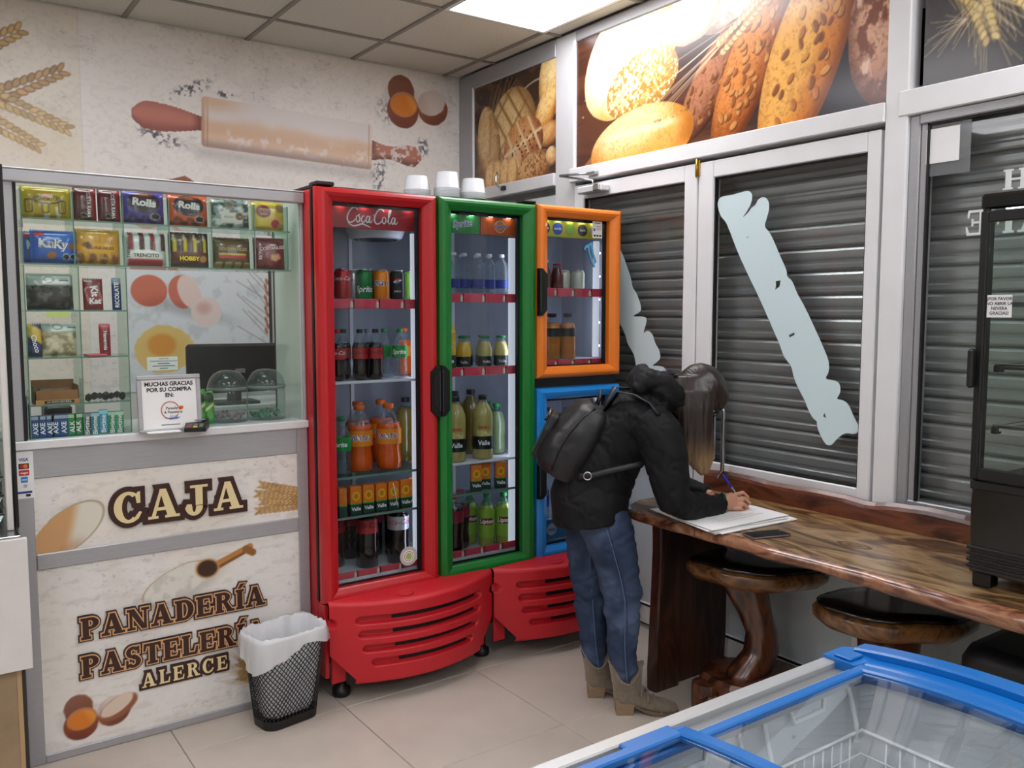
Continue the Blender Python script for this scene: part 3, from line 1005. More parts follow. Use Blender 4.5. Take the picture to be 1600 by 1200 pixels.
MB().tube([(XR - .01, 2.535, .82), (hx + .01, 2.52, .815), (hx, 2.48, .82), (hx, 2.458, .85), (hx, 2.456, 1.10), (hx, 2.462, 1.125), (hx + .015, 2.49, 1.14), (XR - .01, 2.535, 1.14)], .009, 10).build('pull_handle', M_CHROME, d2)
MB().lathe([(0, 0), (.012, 0), (.012, .012), (.022, .016), (.026, .026), (.022, .036), (0, .04)], 16).build('door_knob', M_CHROME, d1, (XR - .008, 2.716, .844), (0, -PI / 2, 0))
for z in (2.115, 1.1, .3):
    b = MB(); b.box(-.006, .004, -.013, .013, 0, .07, .002); b.tube([(-.008, 0, -.004), (-.008, 0, .074)], .006, 8)
    b.build('hinge', M_BRASS, d2, (XR - .008, 2.664, z))
# door closer on the left leaf
b = MB(); b.box(XR - .07, XR - .012, 3.235, 3.42, 2.115, 2.15, .006); b.build('closer_body', M_ALU, d1)
MB().box(XR - .078, XR - .066, 3.245, 3.29, 2.118, 2.148, .003).build('closer_cap', M_CHROME, d1)
MB().tube([(XR - .04, 3.33, 2.15), (XR - .04, 3.33, 2.175), (XR - .06, 3.57, 2.225)], .006, 6).build('closer_arm', M_CHROME, d1)
MB().tube([(XR - .06, 3.57, 2.228), (XR - .035, 3.36, 2.215)], .006, 6).build('closer_arm', M_CHROME, d1)
MB().box(XR - .045, XR - .018, 3.31, 3.38, 2.205, 2.222, .003).build('closer_bracket', M_CHROME, d1)
# transom latch
MB().tube([(XR - .012, 4.15, 2.235), (XR - .03, 4.17, 2.24), (XR - .035, 4.195, 2.26), (XR - .03, 4.205, 2.30), (XR - .02, 4.20, 2.335)], [.006, .006, .007, .007, .004], 8).build('latch_handle', M_CHROME, wr)
MB().box(XR - .03, XR - .01, 4.125, 4.16, 2.222, 2.245, .003).build('latch_base', M_BLACK, wr)

# right fixed window
w1 = struct('window_1')
bar(1.635, 1.662, .84, 2.20, M_ALU_G, w1, 'stile', XR + .01, XR + .05); bar(.2, 1.662, 2.165, 2.20, M_ALU_G, w1, 'top_rail', XR - .002, XR + .05)
bar(.2, 1.662, .82, .86, M_ALU_G, w1, 'sill', XR + .005, XR + .05)
bar(.2, 1.64, .855, 2.17, M_GLASS, w1, 'pane', XR + .012, XR + .017, 0)
bar(1.627, 1.635, .86, 2.165, M_GASKET, w1, 'gasket', XR + .004, XR + .02, 0); bar(.2, 1.635, 2.157, 2.165, M_GASKET, w1, 'gasket', XR + .004, XR + .02, 0)
s = MB().box(XR + .0085, XR + .0105, 1.527, 1.641, 2.028, 2.143).build('paper_square', M_PAPER, None)
tag(s, 'blank white paper square taped high in the corner of the side window', 'paper')
bar(1.49, 1.628, 1.985, 2.157, clear('tape_film', 'd6dbe0', 1.4, .15, .12), w1, 'clear_tape', XR + .0108, XR + .0115, 0)
# ================================================================== serif letters as geometry
def arc_band(cx, cy, rx, ry, t0, t1, a0, a1, n=18, ty=None):
    """band between an ellipse and an inner ellipse; t0/t1 thickness at horizontal and vertical extremes"""
    out, inn = [], []
    for i in range(n + 1):
        a = math.radians(a0 + (a1 - a0) * i / n)
        out.append((cx + rx * math.cos(a), cy + ry * math.sin(a)))
        inn.append((cx + (rx - t0) * math.cos(a), cy + (ry - t1) * math.sin(a)))
    return out + inn[::-1]


def R4(x0, y0, x1, y1):
    return [(x0, y0), (x1, y0), (x1, y1), (x0, y1)]


def glyph(ch):
    S, T, H = .25, .11, .09
    if ch == 'A':
        return [[(.07, 0), (.20, 0), (.50, 1), (.40, 1)], [(.38, 1), (.60, 1), (.95, 0), (.65, 0)], R4(.2, .27, .72, .38), R4(-.02, 0, .32, H), R4(.55, 0, 1.05, H)], 1.05
    if ch == 'C':
        return [arc_band(.47, .5, .47, .53, .26, .11, 52, 308, 28), [(.74, .62), (.86, .62), (.86, 1.0), (.78, 1.0), (.70, .88)], [(.60, .02), (.78, .08), (.90, .30), (.82, .33), (.68, .16)]], .92
    if ch == 'J':
        return [R4(.36, .30, .36 + S, .93), R4(.18, 1 - H, .80, 1), arc_band(.30, .28, .31, .34, .24, .12, 190, 360, 16), [(-.02, .20), (.10, .14), (.24, .20), (.22, .34), (.06, .36)]], .82
    if ch in 'PRDBEFLIÍTHN':
        st = [R4(.08, 0, .08 + S, 1), R4(0, 0, .42, H), R4(0, 1 - H, .42, 1)]
        if ch in 'IÍ':
            g = st
            if ch == 'Í':
                g = g + [[(.13, 1.08), (.25, 1.08), (.48, 1.30), (.26, 1.30)]]
            return g, .42
        if ch == 'P':
            return st + [arc_band(.42, .735, .38, .265, .24, .10, -90, 90), R4(.3, .9, .43, 1), R4(.3, .47, .43, .57)], .82
        if ch == 'R':
            return st + [arc_band(.42, .75, .36, .25, .24, .10, -90, 90), R4(.3, .9, .43, 1), R4(.3, .5, .46, .60), [(.40, .52), (.60, .52), (.92, .03), (.64, .03)], R4(.62, 0, 1.0, H)], .98
        if ch == 'D':
            return st + [arc_band(.42, .5, .50, .5, .26, .10, -90, 90), R4(.3, .9, .43, 1), R4(.3, 0, .43, .1)], .95
        if ch in 'EF':
            g = st + [R4(.3, .9, .78, 1), [(.70, .9), (.80, .9), (.80, .68), (.74, .68)], R4(.3, .46, .60, .55), R4(.56, .36, .64, .65)]
            if ch == 'E':
                g += [R4(.3, 0, .82, .1), [(.72, .1), (.84, .1), (.86, .34), (.80, .34)]]
            return g, .86 if ch == 'E' else .80
        if ch == 'L':
            return st + [R4(.3, 0, .78, .1), [(.68, .1), (.80, .1), (.83, .38), (.76, .38)]], .83
        if ch == 'T':
            return [R4(.32, 0, .32 + S, 1), R4(.2, 0, .69, H), R4(.02, .9, .87, 1), [(.0, .66), (.06, .66), (.14, .9), (.02, .9)], [(.89, .66), (.83, .66), (.75, .9), (.87, .9)]], .89
        if ch == 'H':
            return st + [R4(.3, .45, .75, .56), R4(.70, 0, .70 + S, 1), R4(.62, 0, 1.04, H), R4(.62, 1 - H, 1.04, 1)], 1.04
        if ch == 'N':
            return [R4(.12, 0, .22, 1), R4(0, 0, .36, H), R4(0, 1 - H, .3, 1), [(.06, 1), (.34, 1), (.92, 0), (.70, 0)], R4(.82, 0, .92, 1), R4(.70, 1 - H, 1.06, 1)], 1.04
    if ch == 'S':
        return [arc_band(.38, .74, .34, .27, .2, .11, 30, 268, 18), arc_band(.38, .27, .36, .28, .22, .11, -152, 92, 18),
                [(.30, .56), (.36, .42), (.62, .36), (.60, .52), (.42, .62)], R4(.60, .66, .68, 1.0), R4(.03, 0, .11, .36)], .78
    return [], .4


def inflate(poly, d):
    n = len(poly)
    area = sum(poly[i][0] * poly[(i + 1) % n][1] - poly[(i + 1) % n][0] * poly[i][1] for i in range(n))
    s = 1 if area > 0 else -1
    out = []
    for i in range(n):
        p0, p1, p2 = Vector(poly[i - 1]), Vector(poly[i]), Vector(poly[(i + 1) % n])
        e1 = (p1 - p0); e2 = (p2 - p1)
        if e1.length < 1e-6 or e2.length < 1e-6:
            out.append(tuple(p1)); continue
        n1 = Vector((e1.y, -e1.x)).normalized() * s; n2 = Vector((e2.y, -e2.x)).normalized() * s
        b = n1 + n2
        if b.length < .2:
            out.append((p1.x + n1.x * d, p1.y + n1.y * d)); continue
        b.normalize()
        k = min(1.6, 1 / max(.3, b.dot(n1)))
        out.append((p1.x + b.x * d * k, p1.y + b.y * d * k))
    return out


def letter(ch, h, w, layers, y=0.0, axis='y'):
    """mesh of one letter, cap height h, width factor w; layers = [(inflate, depth0, depth1, material index)]"""
    polys, gw = glyph(ch)
    b = MB()
    for k, (inf, d0, d1, mi) in enumerate(layers):
        for j, pl in enumerate(polys):
            q = [(x * h * w, z * h) for x, z in pl]
            if inf: q = inflate(q, inf)
            e = j * 2e-5
            b.prism(q, d0 - e, d1, axis, mi)
    return b.mesh('letter'), gw * h * w


def word(s, x, z, h, w, gap, layers, mats, parent, y, total=None):
    adv = [glyph(c)[1] for c in s]
    if total:
        w = (total - gap * (len(s) - 1)) / (sum(adv) * h)
    for c in s:
        me, a = letter(c, h, w, layers)
        for m_ in mats: me.materials.append(m_)
        link('letter', me, mats, parent, (x, y, z))
        x += a + gap


# ================================================================== cash counter
M_COUNTER = mat('counter_aluminium', 'aeaeb2', .42, .35, noise=.04, nscale=5, stretch=(2, 2, 30))
M_LEDGE = mat('counter_ledge', 'dcdcdf', .35, noise=.02)
M_DARKBR = mat('sign_brown', '3a1d17', .45)
M_CREAM = mat('sign_cream', 'ecd9a6', .5)
M_PEACH = mat('sign_peach', 'dcae7e', .5)
Y0 = 3.2
ct = thing('cash_counter', 'grey aluminium cash counter with glass sweet display and brown lettering', 'counter', (0, 0, 0))


def cpart(name, x0, x1, y0, y1, z0, z1, m=M_COUNTER, bev=.003, parent=ct):
    return MB().box(x0, x1, y0, y1, z0, z1, bev).build(name, m, parent)


cpart('corner_post', .282, .332, Y0, Y0 + .06, 0, 1.09); cpart('corner_post', 1.238, 1.282, Y0, Y0 + .06, 0, 1.09)
cpart('bottom_rail', .332, 1.238, Y0, Y0 + .05, 0, .03); cpart('middle_rail', .332, 1.238, Y0 - .002, Y0 + .05, .668, .722)
cpart('apron', .332, 1.238, Y0, Y0 + .05, .976, 1.09)
cpart('ledge', .272, 1.2835, Y0 - .012, Y0 + .42, 1.075, 1.104, M_LEDGE)
cpart('side_panel', .284, .30, Y0 + .06, Y0 + .60, 0, 1.075, M_COUNTER, 0); cpart('side_panel', 1.262, 1.278, Y0 + .06, Y0 + .60, 0, 1.075, M_COUNTER, 0)
cpart('inner_shelf', .30, 1.262, Y0 + .06, Y0 + .60, .70, .72, M_WHITE, 0)

# printed panels
M_PANEL = print_mat('counter_print', .3, .15)
p = Paint(.330, 1.240, .720, .978, .0032)
flour(p, p.U, p.V, (236, 233, 229), .2)
p.blend(sstep(.60, .70, fbm(p.U * .6, p.V * 2.4, 26, 23, 4)), (206, 200, 188), .35)
m, d, x, y = p.ell(.43, .79, .13, .065, .62); p.blend(m, (226, 222, 208)); p.blend(np.exp(-((d - 1) / .035) ** 2) * (x > -.2), (150, 130, 96), .7)
p.blend(m * sstep(.35, -.1, x - .55 * y), (206, 156, 104), .95); p.blend(m * sstep(.3, .9, -y) * sstep(.3, -.2, x), (180, 128, 80), .5)
for j in range(4):
    p.wheat((1.27, .772 + .014 * j), (1.07 + .016 * (j % 2), .768 + .034 * j), 11, .020, (204, 164, 104), (140, 100, 54), .018, seed=20 + j)
p.panel('front_panel', M_PANEL, (0, Y0 + .006, 0), (1, 0, 0), (0, 0, 1), ct)
p = Paint(.330, 1.240, .028, .670, .0036)
flour(p, p.U, p.V, (236, 234, 231), .15)
p.blend(sstep(.60, .70, fbm(p.U * .6, p.V * 2.4, 26, 24, 4)), (206, 200, 190), .3)
# wooden scoop of flour
m, d, x, y = p.ell(.80, .535, .16, .062, .36, soft=.02); p.mul(m, .88)
p.blend(p.line((.90, .575), (1.045, .635), .017, w1=.013), (190, 134, 72)); p.blend(p.line((.93, .578), (1.05, .625), .005), (110, 66, 30), .8)
p.blend(p.line((1.03, .628), (1.055, .612), .014), (150, 96, 48))
m, d, x, y = p.ell(.78, .545, .125, .052, .36, wob=.06, seed=5); p.blend(m, (226, 224, 216)); p.blend(m * sstep(.5, .7, fbm(p.U, p.V, 34, 6, 3)), (196, 192, 184), .6)
p.blend(np.exp(-((d - 1.04) / .03) ** 2) * (y > -.1), (170, 140, 96), .7)
m, d, x, y = p.ell(.885, .578, .040, .034, -.1); p.blend(m, (62, 38, 20)); p.blend(np.exp(-((d - 1) / .12) ** 2), (204, 152, 90), .8)
for j in range(3):
    p.wheat((1.16, .065 + .012 * j), (.985 + .012 * (j % 2), .140 + .028 * j), 11, .020, (190, 154, 98), (130, 98, 56), .07, seed=40 + j)
egg_shell(p, .443, .126, .62, seed=31)
m, d, x, y = p.ell(.565, .135, .068, .036, .45, wob=.04); p.blend(m, (150, 92, 64)); m, d, x, y = p.ell(.56, .143, .06, .026, .5, wob=.05); p.blend(m, (226, 206, 188))
fp = p.panel('front_panel', M_PANEL, (0, Y0 + .006, 0), (1, 0, 0), (0, 0, 1), ct)
BL = [(.024, .0005, .0085, 0), (0, -.0025, .0085, 1)]
caja_panel = [o for o in ct.children if o.name.startswith('front_panel')][0]
BL = [(.017, .0, .010, 0), (0, -.002, .010, 1)]
word('CAJA', .572, .792, .105, 1.0, .020, BL, [M_DARKBR, M_CREAM], caja_panel, Y0 - .004, total=.448)
BL2 = [(.0095, .0, .008, 0), (.0055, -.0012, .008, 1), (.0012, -.0024, .008, 0)]
word('PANADERÍA', .455, .405, .073, 1, .010, BL2, [M_DARKBR, M_PEACH], fp, Y0 - .002, total=.640)
word('PASTELERÍA', .452, .270, .073, 1, .009, BL2, [M_DARKBR, M_PEACH], fp, Y0 - .002, total=.640)
BL3 = [(.009, .0, .007, 0), (0, -.0015, .007, 1)]
word('ALERCE', .644, .185, .052, 1, .011, BL3, [M_DARKBR, M_CREAM], fp, Y0 - .001, total=.302)

# glass case above the ledge
ZT = 1.98
b = MB(); b.box(.272, 1.2835, Y0 - .01, Y0 + .02, ZT - .042, ZT, .004); b.build('top_frame', M_COUNTER, ct)
MB().box(.30, 1.27, Y0 + .02, Y0 + .40, ZT - .006, ZT - .001).build('top_pane', M_CASE_GLASS, ct)
MB().box(.272, 1.2835, Y0 - .011, Y0 + .022, ZT, ZT + .004, .001).build('top_cap', M_LEDGE, ct)
cpart('case_post', .282, .312, Y0, Y0 + .03, 1.104, ZT - .04); cpart('case_post', 1.272, 1.284, Y0 + .006, Y0 + .03, 1.104, ZT - .04, M_COUNTER)
cpart('case_edge', .312, .322, Y0 + .004, Y0 + .02, 1.104, ZT - .04, M_GASKET, 0)
MB().box(.318, 1.262, Y0 + .012, Y0 + .016, 1.104, ZT - .04).build('front_pane', M_CASE_GLASS, ct)
MB().box(.300, .304, Y0 + .02, Y0 + .40, 1.104, ZT - .01).build('side_pane', M_CASE_GLASS, ct)
MB().box(1.268, 1.272, Y0 + .02, Y0 + .29, 1.104, ZT - .01).build('side_pane', mat('pale_side_film', 'cdd5cf', .12, coat=.4), ct)
MB().box(1.266, 1.274, Y0 + .29, Y0 + .30, 1.104, ZT - .01).build('side_edge', M_GASKET, ct)
SY0, SY1 = Y0 + .030, Y0 + .20
CX = [.336, .488, .643, .794, .943, 1.102, 1.229]
ROW = [1.832, 1.685]


def gshelf(x0, x1, z):
    o = MB().box(x0, x1, SY0, SY1, z - .005, z).build('glass_shelf', M_SHELF_GLASS, ct)
    MB().box(x0, x1, SY0 - .001, SY0, z - .005, z).build('polished_edge', M_GLASS_EDGE, o)


def gdiv(x, z0, z1):
    o = MB().box(x - .002, x + .002, SY0, SY1, z0, z1).build('glass_divider', M_SHELF_GLASS, ct)
    MB().box(x - .002, x + .002, SY0 - .001, SY0, z0, z1).build('polished_edge', M_GLASS_EDGE, o)


for z in ROW:
    gshelf(CX[0], CX[6] + .01, z)
for z in (1.531, 1.374, 1.217, 1.106):
    gshelf(CX[0], CX[2] + .003, z)
for x in CX:
    gdiv(x, ROW[1], ZT - .055)
gdiv(CX[0], 1.106, ROW[1] - .006); gdiv(.497, 1.106, ROW[1] - .006); gdiv(CX[2] + .003, 1.106, ROW[1] - .006)
for x in (.345, 1.225):
    MB().box(x, x + .012, SY1 - .012, SY1, ROW[0] - .02, ROW[0] - .005).build('shelf_bracket', M_CHROME, ct)

# --------------------------------------------------------------- sweets in the display
M_PACK = print_mat('packet_print', .22, .5)


def packet(name, label, cat, w, h, t, paint, loc, group, texts=(), rz=0.0, lean=.06, seal=.07, res=.0035):
    """pillow bag standing on its base, printed front facing -y"""
    pt = Paint(-w / 2, w / 2, 0, h, res)
    paint(pt)
    a = np.clip(1 - np.abs(pt.U / (w / 2)) ** 3, 0, 1); c = np.clip(1 - np.abs((pt.V - h / 2) / (h / 2)) ** 4, 0, 1)
    sl = np.clip(np.minimum(pt.V, h - pt.V) / (seal * h) - .5, 0, 1)
    th = t / 2 * (a * c * sl) ** .6
    th += .0012 * (fbm(pt.U, pt.V, 45, 7, 2) - .5) * sl
    zig = np.where((pt.V <= pt.V.min() + 1e-6), .0, np.where(pt.V >= pt.V.max() - 1e-6, .0018 * ((np.arange(pt.nu) % 2) * 2 - 1), 0))
    root = thing(name, label, cat, loc, group=group, rot=(-lean, 0, rz))
    F = np.stack([pt.U, -th - .0004, pt.V + zig], -1); Bk = np.stack([pt.U, th + .0004, pt.V + zig], -1)
    front = grid_mesh('printed_front', F.reshape(-1, 3), pt.nu, pt.nv, pt.C.reshape(-1, 3), M_PACK, root, True)
    k = 3
    sl_ = (slice(None, None, k), slice(None, None, k))
    Bq = Bk[sl_]; grid_mesh('back_film', Bq.reshape(-1, 3), Bq.shape[1], Bq.shape[0], pt.C[sl_].reshape(-1, 3) * .8, M_PACK, root, True)
    for (s, size, m_, tx, tz, kw) in texts:
        kw = dict(kw); ry_ = kw.pop('turn', 0.0)
        text(s, size, m_, front, (tx, -t / 2 - .0012, tz), (PI / 2, ry_, 0) if not ry_ else (PI / 2, -ry_, 0), bold=kw.pop('bold', .02), **kw)
    if abs(loc[2] - ROW[0]) < .001:
        root.scale = (1, 1, .86)
    return root


C_WHITE = mat('print_white', 'f2f2f2', .4); C_BLACK = mat('print_black', '1a1416', .4); C_YEL = mat('print_yellow', 'f0d020', .4)
C_RED = mat('print_red', 'c2202c', .4); C_GOLD = mat('print_gold', 'cfb26a', .35, .3); C_BROWN = mat('print_brown', '4a2312', .4)
C_BLUE = mat('print_blue', '1c3f8c', .4); C_GREEN = mat('print_green', '177a3a', .4); C_ORANGE = mat('print_orange', 'ee7a1c', .4); C_PINK = mat('print_pink', 'd8486a', .4)
SYP = Y0 + .062


def pchokita(p):
    p.fill((196, 170, 34)); p.blend(sstep(.5, .7, fbm(p.U, p.V, 30, 3)), (164, 138, 26), .6)
    p.blend(p.line((.0, .0), (.0, .05), .008), (236, 224, 190)); p.blend(p.line((-.045, .01), (-.045, .06), .007), (214, 190, 60)); p.blend(p.line((.035, .01), (.03, .04), .006), (238, 228, 200))
    for x in (-.052, -.004, .045):
        p.blend(p.rect(x, .045, .011, .026, 0, .006), (62, 30, 40)); p.blend(p.rect(x, .045, .008, .023, 0, .006), (216, 190, 40))
    m, d, x, y = p.ell(.002, .071, .042, .017, 0); p.blend(m, (52, 28, 36)); m, d, x, y = p.ell(.002, .0715, .037, .013, 0); p.blend(m, (214, 186, 30)); m, d, x, y = p.ell(0, .085, .018, .008, 0); p.blend(m, (214, 100, 60))


def pcosta(p):
    p.fill((98, 30, 36)); p.blend(sstep(.012, .02, p.U) * sstep(.06, .05, p.U), (140, 34, 44)); p.blend(sstep(.5, .75, fbm(p.U, p.V, 40, 5)), (70, 22, 28), .6)
    m, d, x, y = p.ell(-.005, .022, .009, .009); p.blend(m, (24, 14, 14)); p.blend(np.exp(-((d - 1) / .15) ** 2), (220, 210, 200), .8)


def prolls(c0, c1):
    def f(p):
        p.fill(c0); p.blend(sstep(.45, .7, fbm(p.U, p.V, 40, 8)), c1, .8)
        for k in range(9):
            m, d, x, y = p.ell(-.06 + .015 * k, .012 + .008 * ((k * 5) % 3), .012, .009, k); p.blend(m, tuple(int(v * .55) for v in c1)); p.blend(m * sstep(0, .9, y), (190, 150, 130), .35)
        m, d, x, y = p.ell(0, .085, .058, .05, 0); p.blend(m, c1); m, d, x, y = p.ell(0, .085, .053, .045, 0); p.blend(m, (52, 40, 54))
        m, d, x, y = p.ell(0, .115, .03, .012, 0); p.blend(m, (126, 60, 44)); m, d, x, y = p.ell(.036, .030, .016, .013, 0); p.blend(m, (40, 34, 44)); p.blend(np.exp(-((d - 1) / .1) ** 2), (230, 220, 220), .8)
    return f


def pvizzio(p):
    p.fill((150, 164, 160)); n = fbm(p.U, p.V, 60, 18, 3); p.blend(sstep(.5, .62, n), (60, 74, 76), .9); p.blend(sstep(.42, .32, n), (224, 232, 232), .9)
    p.blend(p.rect(.0, .045, .04, .022, 0, .002), (226, 226, 220)); m, d, x, y = p.ell(.026, .052, .014, .015); p.blend(m, (94, 58, 38)); m, d, x, y = p.ell(.03, .05, .006, .006); p.blend(m, (206, 160, 100))
    m, d, x, y = p.ell(-.01, .10, .016, .022); p.blend(m, (150, 138, 118), .8)


def pbon(p):
    p.fill((222, 200, 60)); p.blend(sstep(.5, .7, fbm(p.U, p.V, 30, 28)), (190, 160, 40), .5); m, d, x, y = p.ell(-.022, .082, .030, .030); p.blend(m, (214, 180, 60)); m, d, x, y = p.ell(-.022, .082, .027, .027); p.blend(m, (128, 34, 56))
    m, d, x, y = p.ell(.022, .03, .017, .017); p.blend(m, (170, 40, 60)); m, d, x, y = p.ell(.045, .10, .02, .02); p.blend(m, (150, 120, 60)); m, d, x, y = p.ell(.045, .02, .014, .014); p.blend(m, (170, 140, 70))


def pkuky(p):
    p.fill((38, 92, 190)); p.blend(sstep(.5, .75, fbm(p.U, p.V, 22, 38)), (70, 130, 214), .5); p.blend(sstep(.03, .0, p.V), (24, 58, 140), .7)
    for x in (.034, .056):
        m, d, x_, y = p.ell(x, .022, .010, .010); p.blend(m, (22, 24, 34)); p.blend(np.exp(-((d - 1) / .15) ** 2), (220, 220, 230), .8)
    for (x, z) in ((-.01, .026), (.058, .058)):
        m, d, x_, y = p.ell(x, z, .016, .011, .3, wob=.1); p.blend(m, (150, 98, 52))
    p.blend(p.rect(-.045, .095, .014, .006, .1), (206, 60, 60))


def psahne(p):
    p.fill((206, 150, 46)); p.blend(sstep(.5, .7, fbm(p.U, p.V, 30, 48)), (226, 176, 70), .6)
    for k in range(4):
        x = -.055 + .036 * k; p.blend(p.line((x - .012, 0), (x - .012, .13), .0008), (150, 104, 30), .8); m, d, x_, y = p.ell(x, .020, .012, .018); p.blend(m, (140, 92, 46)); p.blend(m * sstep(.5, .7, fbm(p.U, p.V, 90, 4)), (214, 170, 110), .8)
    m, d, x, y = p.ell(.0, .055, .055, .018); p.blend(m, (228, 166, 40)); m, d, x, y = p.ell(-.035, .065, .014, .010); p.blend(m, (110, 70, 30))


def ptren(p):
    p.fill((206, 218, 218))
    for k in range(4):
        x = -.06 + .036 * k; p.blend(p.rect(x + .012, .09, .008, .035), (150, 50, 58) if k % 2 == 0 else (96, 40, 44))
    m, d, x, y = p.ell(0, .035, .06, .02); p.blend(m, (236, 238, 236)); p.blend(sstep(.026, .022, p.V) * sstep(.062, .055, np.abs(p.U)), (178, 46, 54))


def phobby(p):
    p.fill((66, 42, 42)); p.blend(sstep(.5, .7, fbm(p.U, p.V, 40, 58)), (92, 62, 58), .6)
    for k in range(4):
        x = -.052 + .035 * k; p.blend(p.line((x - .014, .03), (x - .014, .12), .0012), (180, 168, 160), .6); p.blend(p.line((x, .05), (x, .10), .006), (206, 188, 50)); p.blend(p.line((x - .006, .10), (x - .002, .115), .004), (220, 214, 206), .8)
    p.blend(p.rect(0, .03, .062, .024, 0, .004), (96, 50, 36)); m, d, x, y = p.ell(.046, .03, .014, .012, .5); p.blend(m, (186, 136, 76))


def pgolden(p):
    p.fill((82, 66, 40)); p.blend(sstep(.5, .7, fbm(p.U, p.V, 40, 68)), (110, 92, 58), .6); p.blend(p.rect(0, .042, .05, .006, 0, .002), (178, 42, 34)); p.blend(p.rect(0, .052, .05, .003), (226, 190, 90))
    for k in range(4):
        x = -.052 + .035 * k; p.blend(p.rect(x, .012, .014, .012, 0, .004), (136, 116, 66)); p.blend(p.line((x - .008, .02), (x + .008, .02), .0015), (220, 206, 150), .8)
    m, d, x, y = p.ell(0, .09, .035, .02); p.blend(m, (96, 74, 44))


def pcnuss(p):
    p.fill((110, 30, 44)); p.blend(sstep(.5, .72, fbm(p.U, p.V, 40, 78)), (140, 50, 62), .6); p.blend(p.line((-.022, 0), (-.022, .12), .001), (60, 14, 24))
    for k in range(4):
        m, d, x, y = p.ell(.012 + .009 * (k % 3), .042 + .008 * (k // 2), .012, .009, k); p.blend(m, (206, 160, 110)); p.blend(m * sstep(.2, .9, -y), (150, 104, 62), .7)


GS = 'sweets on the upper glass shelves'
packet('sweet_packet', 'mustard-yellow chocolate bar multipack at the left end of the top glass shelf', 'sweets', .148, .122, .05, pchokita, (.413, SYP, ROW[0]), GS,
       [('CHOKITA', .0155, C_BLACK, .002, .0715, {'width': .95}), ('CHOKITA', .011, C_BLACK, -.052, .045, {'turn': PI / 2}), ('CHOKITA', .011, C_BLACK, .045, .045, {'turn': -PI / 2})])
for k, x in enumerate((.530, .606)):
    packet('chocolate_bar', ['dark red upright wafer bar beside the mustard-yellow packet, top shelf', 'dark red upright wafer bar next to the purple bag, top shelf'][k], 'sweets', .072, .130, .03, pcosta, (x, SYP, ROW[0]), GS,
           [('COSTA RAMA', .017, C_WHITE, .010, .066, {'turn': -PI / 2, 'bold': .005, 'width': 1.0})])
packet('sweet_packet', 'purple bag of round chocolates with big white lettering on the top shelf', 'sweets', .140, .135, .05, prolls((72, 56, 150), (92, 74, 178)), (.716, SYP, ROW[0]), GS,
       [('Rolls', .040, C_WHITE, .0, .083, {'turn': -.10, 'bold': .05}), ('Costa', .012, C_GOLD, 0, .115, {})])
packet('sweet_packet', 'orange-red bag of chocolates with big white lettering on the top shelf', 'sweets', .140, .132, .05, prolls((206, 84, 44), (226, 104, 60)), (.868, SYP, ROW[0]), GS,
       [('Rolls', .038, C_WHITE, .0, .083, {'turn': -.10, 'bold': .05}), ('Costa', .012, C_GOLD, 0, .113, {})])
packet('sweet_packet', 'silver-grey chocolate packet on the top glass shelf', 'sweets', .138, .128, .05, pvizzio, (1.022, SYP, ROW[0]), GS, [('VIZZIO', .012, C_BLACK, -.012, .047, {'bold': .0})])
packet('sweet_packet', 'yellow bonbon bag with a maroon disc on the top glass shelf', 'sweets', .126, .128, .05, pbon, (1.164, SYP, ROW[0]), GS, [('bon', .017, C_GOLD, -.022, .092, {}), ('o', .013, C_GOLD, -.022, .082, {}), ('bon', .017, C_GOLD, -.022, .071, {})])
packet('sweet_packet', 'blue biscuit packet in front at the left end of the second shelf', 'sweets', .138, .110, .045, pkuky, (.430, SYP - .008, ROW[1]), GS, [('KuKy', .038, C_WHITE, -.005, .062, {'bold': .05, 'turn': -.05}), ('KuKy', .037, C_BLACK, -.006, .061, {'bold': .02, 'turn': -.05})])
packet('sweet_packet', 'blue biscuit packet half hidden behind its twin at the left end', 'sweets', .130, .108, .03, pkuky, (.400, SYP + .045, ROW[1]), GS, [('KuKy', .036, C_WHITE, -.005, .060, {'bold': .05})])
packet('sweet_packet', 'golden nut bar multipack on the second glass shelf beside the blue packets', 'sweets', .142, .122, .05, psahne, (.565, SYP, ROW[1]), GS, [('SAHNE-NUSS', .0145, C_BROWN, .006, .055, {'bold': .02})])
packet('sweet_packet', 'white multipack with red and brown bars on the second glass shelf', 'sweets', .142, .118, .05, ptren, (.717, SYP, ROW[1]), GS,
       [('TRENCITO', .0175, C_BROWN, 0, .036, {'bold': .02}), ('TRENCITO', .014, C_BROWN, -.058, .06, {'turn': PI / 2}), ('TREN', .014, C_BROWN, -.018, .075, {'turn': -PI / 2}), ('TREN', .014, C_BROWN, .018, .075, {'turn': -PI / 2}), ('TREN', .014, C_BROWN, .054, .075, {'turn': -PI / 2})])
packet('sweet_packet', 'dark brown multipack with yellow lettering on the second glass shelf', 'sweets', .140, .126, .05, phobby, (.868, SYP, ROW[1]), GS,
       [('HOBBY', .021, C_YEL, -.004, .03, {'bold': .04}), ('HOBBY', .010, C_YEL, -.017, .078, {'turn': -PI / 2}), ('HOBBY', .010, C_YEL, .018, .078, {'turn': -PI / 2})])
packet('sweet_packet', 'olive-brown packet with a red and gold band on the second shelf', 'sweets', .140, .115, .05, pgolden, (1.022, SYP, ROW[1]), GS, [('GOLDEN NUSS', .0155, C_GOLD, 0, .070, {'bold': .0})])
packet('sweet_packet', 'maroon nut packet with slanted white lettering, right end of second shelf', 'sweets', .122, .122, .045, pcnuss, (1.166, SYP, ROW[1]), GS, [('COSTANUSS', .017, C_WHITE, .006, .080, {'bold': .0, 'turn': .12}), ('NUSS', .016, C_WHITE, -.042, .055, {'turn': -PI / 2, 'bold': 0})])

# cells on the left: bags and bars
GL = 'snacks in the left glass cells'


